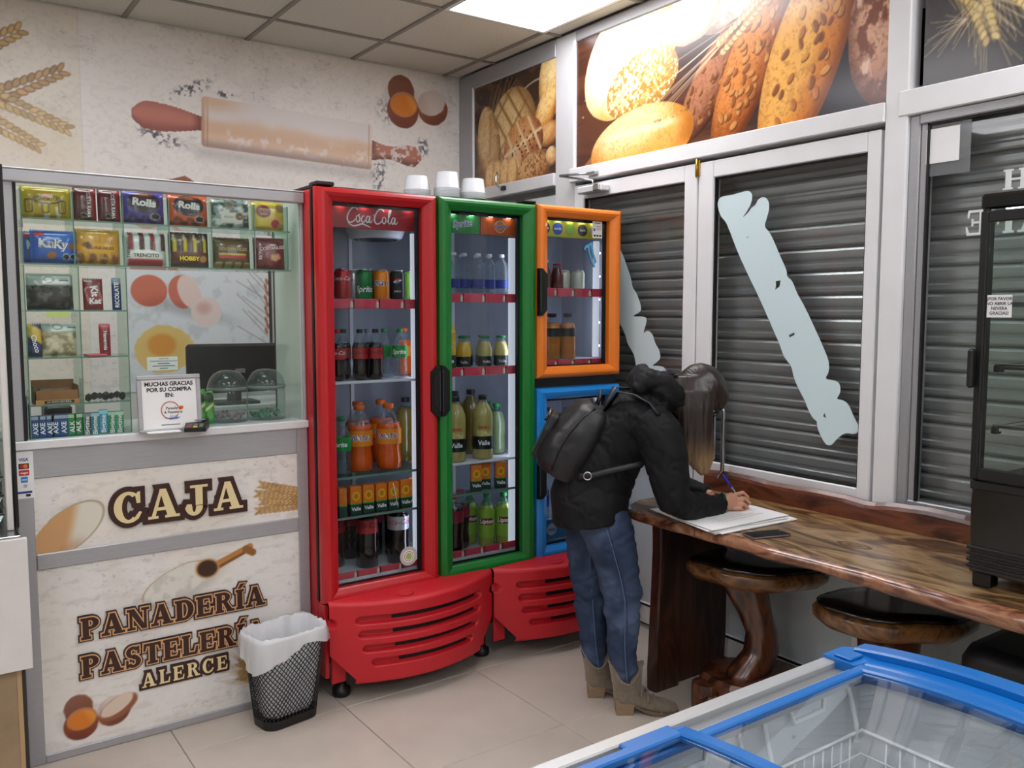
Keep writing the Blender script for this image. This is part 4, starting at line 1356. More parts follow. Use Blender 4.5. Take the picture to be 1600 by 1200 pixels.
def pbag(c0, c1, c2, seed):
    def f(p):
        p.fill((176, 182, 180)); body = sstep(.085, .075, p.V)
        n = fbm(p.U, p.V, 60, seed, 3)
        p.blend(body, c0); p.blend(body * sstep(.5, .62, n), c1); p.blend(body * sstep(.42, .34, n), c2, .8); p.blend(p.rect(.018, .100, .042, .014), (236, 238, 240)); p.blend(p.rect(.04, .098, .014, .002), (80, 80, 84)); p.blend(p.rect(.034, .104, .02, .001), (150, 150, 150))
        m, d, x, y = p.ell(-.005, .100, .014, .009); p.blend(np.exp(-((d - 1) / .2) ** 2), (120, 116, 112), .8)
    return f


packet('snack_bag', 'clear bag of dark chocolate drops in the upper left glass cell', 'snacks', .140, .122, .06, pbag((48, 46, 44), (30, 28, 28), (96, 96, 94), 4), (.415, SYP + .01, 1.531), GL)
packet('snack_bag', 'clear bag of pale flaked nuts in the middle left glass cell', 'snacks', .108, .112, .06, pbag((206, 192, 158), (232, 220, 190), (150, 136, 104), 5), (.435, SYP + .01, 1.374), GL)


def pchoc(p):
    p.fill((36, 48, 92)); p.blend(p.line((-.03, .10), (.03, .06), .02), (222, 180, 70)); p.blend(p.rect(0, .03, .03, .01), (54, 70, 120))


packet('snack_bag', 'narrow navy and yellow snack bag beside the flaked nuts', 'snacks', .042, .112, .03, pchoc, (.362, SYP - .004, 1.374), GL, [('Choco', .022, C_WHITE, 0, .045, {'turn': -PI / 2.3})])


def pkit(p):
    p.fill((128, 24, 36)); p.blend(p.rect(0, .052, .022, .030, .25, .01), (214, 204, 204)); p.blend(p.rect(0, .052, .019, .027, .25, .01), (150, 30, 42))


packet('chocolate_bar', 'dark red wafer bar with white lettering in the upper middle cell', 'sweets', .062, .108, .02, pkit, (.545, SYP, 1.531), GL, [('Kit', .030, C_WHITE, .002, .064, {'turn': -PI / 2.2, 'bold': .04}), ('Kat', .026, C_WHITE, .004, .030, {'bold': .04}), ('Nestle', .010, C_WHITE, -.015, .098, {})])


def prico(p):
    p.fill((40, 58, 122)); p.blend(sstep(.085, .095, p.V), (170, 176, 196), .8)


packet('chocolate_bar', 'slim navy bar with upright white lettering in the upper middle cell', 'sweets', .030, .112, .018, prico, (.620, SYP, 1.531), GL, [('RICOLATE', .019, C_WHITE, 0, .052, {'turn': PI / 2})])


def pmar(p):
    p.fill((176, 26, 52)); p.blend(p.rect(0, .05, .011, .04), (120, 20, 40)); p.blend(sstep(.095, .1, p.V), (206, 80, 100))


packet('chocolate_bar', 'slim crimson bar standing alone in the middle cell', 'sweets', .036, .110, .018, pmar, (.577, SYP, 1.374), GL, [('Nevermis', .017, C_WHITE, 0, .052, {'turn': -PI / 2})])
o = MB().box(-.03, .03, -.05, .05, 0, .006, .002).build('pink_card', C_PINK, None, (.545, SYP + .005, 1.3745)); tag(o, 'flat pink card lying beside the slim crimson bar', 'card')
# box of caramels, lower left
b = MB(); b.box(-.066, .066, -.05, .06, 0, .068, .002)
bx = thing('caramel_box', 'open brown carton of caramels in the lower left glass cell', 'box', (.42, SYP + .03, 1.217), group=GL)
M_CARD = mat('brown_card', '8e6238', .7, noise=.1)
c = MB(); c.box(-.066, .066, -.05, -.047, 0, .045); c.box(-.066, .066, .057, .06, 0, .075); c.box(-.066, -.063, -.05, .06, 0, .06); c.box(.063, .066, -.05, .06, 0, .06); c.box(-.066, .066, -.05, .06, 0, .003)
c.build('tray', M_CARD, bx); MB().box(-.066, .066, -.056, -.05, .0, .014).build('front_flap', mat('tan_card', 'c08a45', .6), bx)
MB().box(-.04, .05, -.0575, -.056, .002, .012, .001).build('name_strip', C_BLACK, bx); text('LA VACA LECHERA', .0085, C_WHITE, bx, (.004, -.0582, .007))
MB().box(-.055, .055, -.03, .04, .003, .05, .008).build('caramels', mat('caramel_wrap', '6e4526', .35, noise=.4, nscale=60), bx)
b = MB()
for k in range(7):
    b.add([], []);
    a = -.055 + .018 * k
    b.tube([(a, -.02, .006 + .004 * (k % 3)), (a + .006, .0, .012 + .004 * (k % 2)), (a + .012, .03, .008)], .011, 6)
o = b.build('liquorice_twists', mat('liquorice', '232326', .35, noise=.3, nscale=60), None, (.57, SYP + .01, 1.222)); tag(o, 'loose heap of black wrapped liquorice in the lower middle cell', 'sweets', kind='stuff')
# chewing gum packs on the lowest shelf
M_GUMW = print_mat('gum_print', .3, .4)


def gum(x, c0, c1, s, label, h=.074):
    g = thing('gum_pack', label, 'gum', (x, SYP - .010, 1.106), group='chewing gum packs on the lowest shelf')
    MB().box(-.0135, .0135, -.006, .006, 0, h, .002).build('wrapper', mat('gum_' + c0, c0, .3, .1), g)
    MB().box(-.0137, .0137, -.0062, .0062, h * .80, h * .97, .001).build('foil_band', mat('gum_' + c1, c1, .3, .3), g)
    text(s, .021, C_WHITE, g, (0, -.0068, h * .40), (PI / 2, -PI / 2, 0), bold=.02)


gx = [.352, .373, .395, .412, .437, .462, .481, .508, .533, .560, .588, .612]
gs = ['AXE', 'AXE', 'AXE', 'AXE', 'AXE', 'ALK', 'ALK', 'Bigtime', 'Bigtime', 'Bigtime', 'Bigtime', 'Bigtime']
gc = [('2f4f8f', 'a8b4c8')] * 5 + [('2f8a4a', 'b8d4c0')] * 2 + [('3d4a50', '8a9498'), ('3f7f9a', 'a8d0dc'), ('4a9ac0', '9fd8ea'), ('3d8a68', 'b6dcc8'), ('4a9a78', 'c4e4d4')]
gl = ['leftmost of the five blue gum packs on the lowest shelf', 'second blue gum pack from the left end of the lowest shelf', 'middle one of the five blue gum packs', 'fourth blue gum pack from the left end', 'blue gum pack next to the two green ones', 'bright green gum pack beside the blue ones', 'bright green gum pack by the glass divider', 'charcoal gum pack just right of the divider', 'dull teal gum pack beside the charcoal one', 'taller sky-blue gum pack on the lowest shelf', 'sea-green gum pack beside the sky-blue one', 'last sea-green gum pack at the right end']
for k in range(12):
    gum(gx[k], gc[k][0], gc[k][1], gs[k], gl[k], .082 if k == 9 else .074)
# black box put in for the shadow behind the gum packs
o = thing('shadow_box', 'small black box standing in for the shadow behind the blue gum packs', 'filler', (.45, Y0 + .26, 1.105))
MB().box(-.045, .045, 0, .10, 0, .085, .01).build('case', M_BLACK, o); MB().box(-.035, .035, .02, .03, .085, .088).build('grey_strip', M_GREY_INK, o)
# yellow label slip above the flaked nuts
o = MB().box(-.034, .034, 0, .0006, 0, .02).build('price_slip', mat('slip_yellow', 'd9e08c', .6), None, (.43, SY0 - .002, 1.506)); tag(o, 'pale yellow price slip hanging under the upper left cell', 'label')
# stacked folders at the left end
for k in range(3):
    o = MB().box(.322 + .006 * k, .324 + .006 * k, Y0 + .03, Y0 + .17, 1.106, 1.26 - .02 * k).build('paper_folder', mat('folder_grey%d' % k, ['b9c2cc', 'aab4c2', 'c8ccd0'][k], .6), None)
    tag(o, ['pale blue-grey folder against the left glass of the counter', 'middle grey folder standing in the counter corner', 'shorter light folder standing beside the gum packs'][k], 'folder', 'folders in the counter corner')

# --------------------------------------------------------------- things on the ledge
sf = thing('sign_frame', 'silver framed thank-you sign standing on the counter ledge', 'sign', (.765, Y0 - .030, 1.104), rot=(-.10, 0, 0))
FW, FH = .108, .20
for (x0, x1, z0, z1) in ((-FW, FW, FH - .016, FH), (-FW, FW, 0, .012), (-FW, -FW + .016, .012, FH - .016), (FW - .016, FW, .012, FH - .016)):
    MB().box(x0, x1, -.006, .006, z0, z1, .003).build('frame_bar', M_COUNTER, sf)
sheet = MB().box(-FW + .014, FW - .014, -.001, .003, .010, FH - .014).build('sign_sheet', M_PAPER, sf)
for s, z in (('MUCHAS GRACIAS', .168), ('POR SU COMPRA', .148), ('EN:', .128)):
    text(s, .0195, M_INK, sheet, (0, -.0018, z), bold=.035)
pr = [arc_band(0, .075, .032, .032, .004, .004, 20, 330, 30)]
b = MB()
for pl in pr: b.prism(pl, -.0022, -.0014, 'y')
b.build('logo_ring', mat('logo_rust', 'c07a62', .6), sheet)
b = MB(); b.prism([(-.02, .048), (.034, .050), (.024, .044), (.0, .041)], -.0022, -.0014, 'y'); b.build('logo_wave', mat('logo_blue', '5a8fd0', .6), sheet)
b = MB(); b.prism([(.03, .074), (.044, .078), (.046, .086), (.036, .090), (.030, .084)], -.0022, -.0014, 'y'); b.build('logo_bread', C_ORANGE, sheet)
text('Panaderia', .014, C_BROWN, sheet, (.012, -.0026, .082), bold=.01); text('& Pasteleria', .013, C_BROWN, sheet, (.010, -.0026, .068), bold=.01); text('Alerce', .010, mat('logo_blue', '5a8fd0', .6), sheet, (.01, -.0026, .054))
MB().box(-.032, .032, -.0018, -.001, .0225, .0255).build('print_line', M_GREY_INK, sheet)
nt_ = thing('notice_card', 'small white payment notice taped inside the glass above the sign', 'notice', (.755, Y0 + .022, 1.318))
MB().box(-.052, .052, -.0006, .0006, 0, .048).build('card', M_PAPER, nt_)
text('PAGO POR', .0065, M_INK, nt_, (.004, -.001, .041), bold=.01); text('TRANSFERENCIA ELECTRONICA', .0065, M_INK, nt_, (.004, -.001, .0325), bold=.01)
for k, w_ in enumerate((.020, .038, .014)):
    MB().box(.004 - w_, .004 + w_, -.0012, -.0006, .0225 - .0085 * k, .0255 - .0085 * k).build('print_line', M_GREY_INK, nt_)
cs = thing('payment_sticker', 'white strip of payment card logos on the counter corner post', 'sticker', (.307, Y0 - .0012, .915))
MB().box(-.028, .028, 0, .0008, 0, .155).build('strip', M_PAPER, cs)
text('VISA', .014, C_BLUE, cs, (0, -.0006, .128), bold=.03)
MB().box(-.015, .015, -.0006, 0, .133, .1335).build('rule', C_BLUE, cs)
MB().box(-.015, .015, -.0006, 0, .098, .116).build('badge', C_BLACK, cs)
b = MB(); b.prism([(-.005 + .0065 * math.cos(a), .107 + .0065 * math.sin(a)) for a in np.linspace(0, 2 * PI, 16)[:-1]], -.0009, -.0006, 'y'); b.build('badge_disc', C_RED, cs)
b = MB(); b.prism([(.005 + .0065 * math.cos(a), .107 + .0065 * math.sin(a)) for a in np.linspace(0, 2 * PI, 16)[:-1]], -.0010, -.0006, 'y'); b.build('badge_disc', C_ORANGE, cs)
MB().box(-.015, .015, -.0006, 0, .076, .094).build('badge', C_RED, cs); text('magna', .009, C_WHITE, cs, (0, -.001, .085), bold=.03)
MB().box(-.010, .010, -.0006, 0, .053, .072).build('badge', mat('amex_blue', '2f7fd0', .4), cs); text('AMEX', .006, C_WHITE, cs, (0, -.001, .062), bold=.03)
MB().box(-.021, .021, -.0006, 0, .017, .024).build('rule', C_BLUE, cs); MB().box(.003, .016, -.0006, 0, .006, .014).build('badge', C_BLACK, cs)
b = MB(); b.prism([(.002 + .006 * math.cos(a), .042 + .005 * math.sin(a)) for a in np.linspace(0, 2 * PI, 16)[:-1]], -.0009, -.0006, 'y'); b.build('badge_disc', mat('silver_ink', 'b0b4b8', .4), cs)
lf = MB().box(-.055, .055, -.065, .045, 0, .004, .001).build('leaflet_pile', M_PAPER, None, (.735, Y0 - .028, 1.1045)); tag(lf, 'small pile of white leaflets under the framed sign', 'leaflets')
lf.location = (.735, Y0 - .005, 1.1045)
tm = thing('card_terminal', 'black card terminal with coloured keys resting on the ledge', 'card terminal', (.852, Y0 - .035, 1.105), rz=-.35)
b = MB(); b.loft([[(-.036, -.075, 0), (.036, -.075, 0), (.036, -.075, .014), (-.036, -.075, .014)], [(-.038, .05, 0), (.038, .05, 0), (.038, .05, .034), (-.038, .05, .034)], [(-.036, .08, 0), (.036, .08, 0), (.036, .08, .030), (-.036, .08, .030)]], smooth=False); b.build('body', M_BLACK, tm)
for i in range(3):
    for j in range(3):
        MB().box(-.026 + .019 * i, -.012 + .019 * i, -.066 + .015 * j, -.056 + .015 * j, .014 + .0025 * j, .0185 + .0025 * j, .001).build('key', [[C_RED, C_YEL, C_GREEN][i], M_GREY_INK, M_GREY_INK][j], tm)
MB().box(-.028, .028, .005, .05, .031, .0345, .001).build('screen', mat('screen_grey', '5a646a', .2), tm, rot=(0, 0, 0))
# behind the glass: monitor, jars, green snack bags
mo = thing('till_monitor', 'back of a black till monitor behind the clear jars', 'monitor', (1.245, 3.98, 1.105), rz=-.05)
MB().box(-.21, .21, -.02, .02, .05, .275, .012).build('case', M_BLACK, mo); MB().box(-.03, .03, -.01, .03, 0, .06, .004).build('stand', M_BLACK, mo); MB().box(-.10, .10, -.07, .08, -.0, .012, .004).build('foot', M_BLACK, mo)
MB().box(.0, .045, -.026, -.02, .14, .16, .002).build('cable_port', M_GREY_INK, mo)
td = thing('till_desk', 'plain white till desk behind the cash counter', 'desk', (1.25, 4.08, 0))
MB().box(-.35, .35, -.2, .2, 1.08, 1.104, .004).build('desktop', M_WHITE, td)
for sx in (-1, 1):
    for sy in (-1, 1):
        MB().box(sx * .33 - .02, sx * .33 + .02, sy * .17 - .02, sy * .17 + .02, 0, 1.08).build('leg', M_COUNTER, td)
pp = thing('price_poster', 'plain beige card standing beside the till monitor', 'card', (1.63, 3.95, 1.105))
for k, x in enumerate((1.015, 1.165)):
    j = thing('sweet_jar', ['clear domed jar with pink wrapped sweets, left of the pair', 'clear domed jar with green wrapped sweets, right of the pair'][k], 'jar', (x, Y0 + .13, 1.105), group='domed sweet jars behind the glass')
    prof = [(.070, .0), (.074, .004), (.074, .12), (.072, .124), (.074, .128), (.074, .14), (.066, .165), (.050, .185), (.03, .195), (.006, .198), (.0, .198)]
    MB().lathe(prof, 24).build('jar_dome', clear('jar_plastic', 'dfe6e6', 1.5, .04, .06, 'c8d0d0'), j)
    MB().lathe([(.075, .122), (.077, .125), (.077, .131), (.075, .134)], 24).build('rim_band', clear('jar_rim', 'c8d0d0', 1.6, .1, .3, 'c8d0d0'), j)
    b = MB(); r_ = random.Random(k)
    for q in range(46):
        a, rr = r_.uniform(0, 2 * PI), .062 * math.sqrt(r_.random()); z = .006 + .018 * r_.random()
        s = .008
        cx_, cy_ = rr * math.cos(a), rr * math.sin(a)
        b.lathe([(.002, -s), (s * .8, -s * .4), (s * .8, s * .4), (.002, s)], 6, (cx_, cy_, z + s))
    o = b.build('wrapped_sweets', [mat('sweet_pink', 'b89aa4', .35, .2, noise=.5, nscale=70), mat('sweet_green', '58a078', .3, .2, noise=.4, nscale=70)][k], j); o['kind'] = 'stuff'


def pgreen(p):
    p.fill((62, 150, 62)); p.blend(sstep(.5, .7, fbm(p.U, p.V, 40, 91)), (120, 190, 90), .7); m, d, x, y = p.ell(0, .10, .016, .02); p.blend(m, (40, 60, 40)); p.blend(p.line((-.02, .05), (.02, .08), .005), (226, 220, 160))


for k in range(2):
    packet('snack_bag', ['bright green snack bag just right of the framed sign', 'bright green snack bag beside the left jar'][k], 'snacks', .04, .135 - .012 * k, .025, pgreen, (.895 + .036 * k, Y0 + .075 + .01 * k, 1.105), 'green snack bags by the jars', rz=-.1 + .2 * k)

# --------------------------------------------------------------- neighbouring counter at the left edge
nb = thing('display_counter', 'white fronted glass display counter cut off at the left edge', 'counter', (0, 0, 0))
NY = 3.0
M_WMELA = mat('white_laminate', 'dfdcda', .45, noise=.03, nscale=12)
MB().box(-1.6, .288, NY, NY + .02, .415, .83, .002).build('front_panel', M_WMELA, nb)
MB().box(-1.6, .245, NY + .03, NY + .05, 0, .42).build('plinth', mat('plinth_wood', '9a8468', .6, noise=.15, nscale=8), nb)
MB().box(.245, .258, NY + .028, NY + .05, 0, .42).build('plinth_trim', mat('trim_tan', 'b69a72', .5), nb)
MB().box(-1.6, .27, NY + .05, NY + .55, .0, .83).build('cabinet_body', mat('cabinet_dark', '3a3632', .6), nb)
MB().box(-1.6, .272, NY + .01, NY + .55, .825, .838, .002).build('worktop', M_CHROME, nb)
MB().box(.244, .262, NY + .09, NY + .11, .838, 1.98, .003).build('case_post', M_WMELA, nb)
MB().box(.268, .280, NY + .12, NY + .14, .838, 1.98, .002).build('case_post', M_GASKET, nb)
MB().box(-1.6, .25, NY + .098, NY + .102, .838, 1.95).build('front_pane', M_CASE_GLASS, nb)
MB().box(-1.6, .262, NY + .09, NY + .12, 1.95, 1.98, .003).build('top_rail', M_WMELA, nb)
for z in (1.12, 1.42, 1.70):
    MB().box(-1.6, .25, NY + .11, NY + .42, z, z + .012).build('glass_shelf', M_SHELF_GLASS, nb)
MB().box(-1.6, .262, NY + .45, NY + .46, .838, 1.98).build('back_panel', M_WHITE, nb)
for k, z in enumerate((.84, .90, .96)):
    tr = thing('steel_tray', ['steel tray on the worktop inside the left display counter', 'steel tray stacked second in the left display counter', 'uppermost steel tray in the left display counter'][k], 'tray', (.02, NY + .26, z), group='steel trays in the left display')
    MB().loft([[(-.2, -.12, 0), (.2, -.12, 0), (.2, .12, 0), (-.2, .12, 0)], [(-.22, -.13, .045), (.22, -.13, .045), (.22, .13, .045), (-.22, .13, .045)]], cap1=False, smooth=False).build('basin', M_CHROME, tr)
    MB().tube([(-.22, -.13, .045), (.22, -.13, .045), (.22, .13, .045), (-.22, .13, .045)], .004, 6, closed=True).build('rim', M_CHROME, tr)
COL.objects.unlink(pp); bpy.data.objects.remove(pp)
# ================================================================== three-column drinks cooler
M_RED = mat('cooler_red', 'b8161f', .36, coat=.08, noise=.02)
M_GREEN = mat('cooler_green', '0c7429', .36, coat=.08, noise=.02)
M_ORANGE = mat('cooler_orange', 'ee7f1e', .33, coat=.2, noise=.02)
M_BLUE = mat('cooler_blue', '1389e0', .33, coat=.2, noise=.02)
M_KICK = mat('kick_red', 'c61d29', .45, noise=.02, bump=.02, bscale=300)
M_LINER = mat('cooler_liner', '9397a2', .45, noise=.03)
M_SHELFW = mat('shelf_white', 'dfe2e8', .4)
M_STRIP = mat('price_strip', 'd84a5e', .25, noise=.12, nscale=14, coat=.4)
M_LED = emit('led_strip', 'e4e8ff', LED_STRENGTH)
M_TUBE = mat('tube_diffuser', 'e6e9f6', .4, emis=.55)
M_DOORGL = clear('cooler_glass', 'eef2f4', 1.42)
X0, X1, X2, X3 = 1.284, 1.802, 2.304, 2.806
FY = 3.06                                    # front of the door frames
ck = thing('drinks_cooler', 'tall three-column drinks cooler with red, green, orange and blue door frames', 'cooler', (0, 0, 0))


def kp(name, x0, x1, y0, y1, z0, z1, m, bev=.0, parent=ck):
    return MB().box(x0, x1, y0, y1, z0, z1, bev).build(name, m, parent)


kp('side_panel', X0, X0 + .018, FY + .075, 3.52, .10, 1.995, M_RED, .003); kp('side_panel', X3 - .018, X3, FY + .075, 3.52, .10, 1.995, M_BLACK, .003)
kp('top_panel', X0, X3, FY + .07, 3.52, 1.985, 2.003, M_BLACK, .003); kp('bottom_panel', X0 + .018, X3 - .018, FY + .075, 3.50, .43, .46, M_SHELFW)
kp('back_panel', X0 + .018, X3 - .018, 3.505, 3.52, .10, 1.985, M_BLACK)
kp('inner_back', X0 + .018, X3 - .018, 3.485, 3.503, .46, 1.985, M_LINER); kp('inner_side', X0 + .019, X0 + .03, FY + .10, 3.485, .46, 1.985, M_LINER); kp('inner_side', X3 - .03, X3 - .019, FY + .10, 3.485, .46, 1.985, M_LINER)
kp('front_edge', X0, X0 + .03, FY + .050, FY + .08, .40, 2.0, M_GASKET); kp('front_edge', X3 - .03, X3, FY + .050, FY + .08, .40, 2.0, M_GASKET)
kp('mullion', X1 - .035, X1 + .035, FY + .055, FY + .10, .43, 1.99, M_GASKET); kp('mullion', X2 - .035, X2 + .035, FY + .055, FY + .10, .43, 1.99, M_GASKET)
kp('cross_bar', X2, X3, FY + .045, FY + .10, 1.185, 1.222, M_BLACK); kp('front_edge', X0 + .03, X3 - .03, FY + .055, FY + .09, 1.962, 1.99, M_GASKET); kp('side_panel', X0, X0 + .018, FY + .012, FY + .074, .10, .392, M_RED, .003)
kp('compressor_box', X0 + .02, X3 - .02, FY + .15, 3.50, .10, .43, M_BLACK)
kp('top_hinge', 1.285, 1.36, FY + .02, FY + .09, 1.997, 2.012, M_BLACK, .004); kp('top_hinge', 2.24, 2.31, FY + .02, FY + .09, 2.0, 2.012, M_BLACK, .004)


def frame_sweep(x0, x1, z0, z1, w, name, m, parent, wz=.052):
    prof = [(.0, .060), (.0, .030), (.004, .014), (.014, .004), (.026, .0), (.040, .003), (w - .006, .016), (w, .022), (w, .060)]
    b = MB()
    rings = []
    for d, y in prof:
        e = d * wz / w
        rings.append([(x0 + d, FY + y, z0 + e), (x1 - d, FY + y, z0 + e), (x1 - d, FY + y, z1 - e), (x0 + d, FY + y, z1 - e)])
    for k in range(4):                       # four mitred bars in one part
        a, c = k, (k + 1) % 4
        for i in range(len(prof) - 1):
            b.add([rings[i][a], rings[i][c], rings[i + 1][c], rings[i + 1][a]], [(0, 1, 2, 3)])
        b.add([rings[-1][a], rings[-1][c], rings[0][c], rings[0][a]], [(0, 1, 2, 3)])
    o = b.build(name, m, parent)
    bm = bmesh.new(); bm.from_mesh(o.data); bmesh.ops.remove_doubles(bm, verts=bm.verts, dist=1e-5); bmesh.ops.recalc_face_normals(bm, faces=bm.faces); bm.to_mesh(o.data); bm.free()
    return o


def cooler_door(x0, x1, z0, z1, m, what, w=.066):
    d = frame_sweep(x0, x1, z0, z1, w, 'door', m, ck)
    d['label'] = what
    MB().box(x0 + w - .004, x1 - w + .004, FY + .040, FY + .045, z0 + .048, z1 - .048).build('pane', M_DOORGL, d)
    g = MB()
    xa, xb, za, zb = x0 + w, x1 - w, z0 + .052, z1 - .052
    for (a, b_, c, e) in ((xa, xa + .008, za, zb), (xb - .016, xb, za, zb), (xa, xb, za, za + .006), (xa, xb, zb - .012, zb)):
        MB().box(a, b_, FY + .046, FY + .056, c, e).build('gasket', M_GASKET, d)
    return d


dr = cooler_door(X0, X1 - .003, .396, 1.993, M_RED, 'glass door in a red frame')
dg = cooler_door(X1 + .003, X2 - .002, .396, 1.995, M_GREEN, 'glass door in a green frame')
do = cooler_door(X2 + .002, X3, 1.226, 2.000, M_ORANGE, 'short glass door in an orange frame')
db = cooler_door(X2 + .002, X3, .400, 1.183, M_BLUE, 'short glass door in a blue frame')


def octo(x0, x1, z0, z1, c, half=None):
    if half == 'L':
        return [(x0 + c, z0), (x1, z0), (x1, z1), (x0 + c, z1), (x0, z1 - c), (x0, z0 + c)]
    if half == 'R':
        return [(x0, z0), (x1 - c, z0), (x1, z0 + c), (x1, z1 - c), (x1 - c, z1), (x0, z1)]
    return [(x0 + c, z0), (x1 - c, z0), (x1, z0 + c), (x1, z1 - c), (x1 - c, z1), (x0 + c, z1), (x0, z1 - c), (x0, z0 + c)]


def grip(x0, x1, z0, z1, c, half, parent):
    b = MB(); b.prism(octo(x0, x1, z0, z1, c, half), FY - .010, FY + .01, 'y')
    o = b.build('handle', M_BLACK, parent)
    ins = .010
    xi0, xi1 = (x0 + ins, x1) if half == 'L' else (x0, x1 - ins)
    MB().prism(octo(xi0, xi1, z0 + .03, z1 - .03, c * .8, half), FY - .0115, FY - .009, 'y').build('grip_recess', M_GASKET, o)
    xb = x1 - .007 if half == 'L' else x0 + .001
    MB().box(xb, xb + .006, FY - .016, FY - .009, z0 + .02, z1 - .02, .002).build('grip_edge', mat('grip_grey', '2c2c2e', .35), o)


grip(1.757, 1.7995, 1.095, 1.305, .024, 'L', dr); grip(1.8045, 1.842, 1.095, 1.305, .024, 'R', dg)
grip(2.306, 2.348, 1.508, 1.716, .024, 'R', do); grip(2.306, 2.348, .684, .906, .018, 'R', db)

# shelves, price strips, light posts
def shelf(x0, x1, z, glass=False, y1=3.475, y0=FY + .085):
    if glass:
        o = MB().box(x0, x1, y0, y1, z - .008, z).build('glass_shelf', M_SHELF_GLASS, ck)
        MB().box(x0, x1, y0 - .002, y0, z - .009, z + .001).build('polished_edge', M_GLASS_EDGE, o)
    else:
        MB().box(x0, x1, y0, y1, z - .010, z, .002).build('shelf', M_SHELFW, ck)


def strip(x0, x1, z0, z1):
    s_ = MB().box(x0, x1, FY + .078, FY + .083, z0, z1, .001).build('price_strip', M_STRIP, ck)
    for k in range(3):
        x = x0 + (x1 - x0) * (.23 + .27 * k)
        b = MB(); b.lathe([(.0055, 0), (.0065, .004), (.0055, .012), (.0065, .018), (.003, .024), (.003, .028)], 8, (0, 0, 0))
        b.build('strip_bottle', mat('strip_icon', 'e6d8c8', .4), s_, (x, FY + .0765, z0 + .002))
        MB().box(x + .008, x + .013, FY + .0765, FY + .078, z0 + .001, z1 - .001).build('strip_mark', M_DARKBR, s_)


for z, g in ((1.575, 0), (1.250, 0), (.870, 1)):
    shelf(X0 + .032, X1 - .02, z, g)
shelf(X0 + .06, X1 - .04, .708, True, y1=3.215)
for z, g in ((1.602, 0), (1.284, 0), (.872, 0)):
    shelf(X1 + .02, X2 - .02, z, g)
shelf(X1 + .04, X2 - .04, .735, True, y1=3.215)
for z in (1.632, 1.302):
    shelf(X2 + .02, X3 - .032, z)
shelf(X2 + .02, X3 - .032, .85)
strip(1.352, 1.765, 1.538, 1.576); strip(1.86, 2.268, 1.566, 1.604); strip(1.86, 2.268, 1.250, 1.287); strip(2.372, 2.755, 1.596, 1.634); strip(2.378, 2.752, 1.266, 1.304)
strip(1.36, 1.735, .454, .486); strip(1.87, 2.24, .456, .490)
for x, z0, z1 in ((1.722, .47, 1.845), (2.214, .47, 1.85), (2.706, 1.31, 1.86), (2.706, .48, 1.12)):
    o = MB().box(x, x + .034, FY + .090, FY + .105, z0, z1, .003).build('light_post', M_TUBE, ck)
    MB().box(x + .006, x + .028, FY + .1055, FY + .109, z0 + .02, z1 - .02).build('led_strip', M_LED, o)
    n_ = int((z1 - z0) / .11)
    for k in range(n_):
        MB().box(x + .0345, x + .038, FY + .09, FY + .096, z0 + .05 + .11 * k, z0 + .058 + .11 * k).build('led', M_LED, o)
for (x0, x1) in ((X0 + .12, X0 + .40), (X1 + .12, X1 + .4), (X2 + .12, X2 + .4)):
    for x in (x0 + .08, x1 - .08):
        MB().box(x - .008, x + .008, 3.479, 3.485, .5, 1.9).build('shelf_rail', M_SHELFW, ck)
# fan grille in the roof of the red column
MB().lathe([(.125, .07), (.125, .045), (.112, .012), (.100, .004), (.096, .010), (.0, .012)], 30).build('fan_housing', M_SHELFW, ck, (1.645, 3.32, 1.822))
b = MB()
for r_ in (.03, .05, .07, .09):
    b.tube([(1.645 + r_ * math.cos(a), 3.32 + r_ * math.sin(a), 1.828) for a in np.linspace(0, 2 * PI, 25)[:-1]], .004, 5, closed=True)
for k in range(8):
    b.tube([(1.645, 3.32, 1.828), (1.645 + .094 * math.cos(k * PI / 4), 3.32 + .094 * math.sin(k * PI / 4), 1.828)], .003, 5)
b.build('fan_grille', mat('grille_grey', '4c504c', .4, .5), ck)
kp('inner_roof', X0 + .03, X3 - .03, FY + .12, 3.48, 1.895, 1.91, M_LINER)

# lit headers
M_SPOT = emit('spot_led', 'ffffff', 18.0)


def header(x0, x1, z0, z1, name, m, n=4, y=FY + .095):
    h_ = MB().box(x0, x1, y, y + .008, z0, z1, .001).build(name, m, ck)
    for k in range(n):
        x = x0 + (x1 - x0) * (k + .5) / n
        MB().box(x - .012, x + .012, y - .016, y - .006, z1 + .001, z1 + .005).build('header_led', M_SPOT, h_)
    return h_


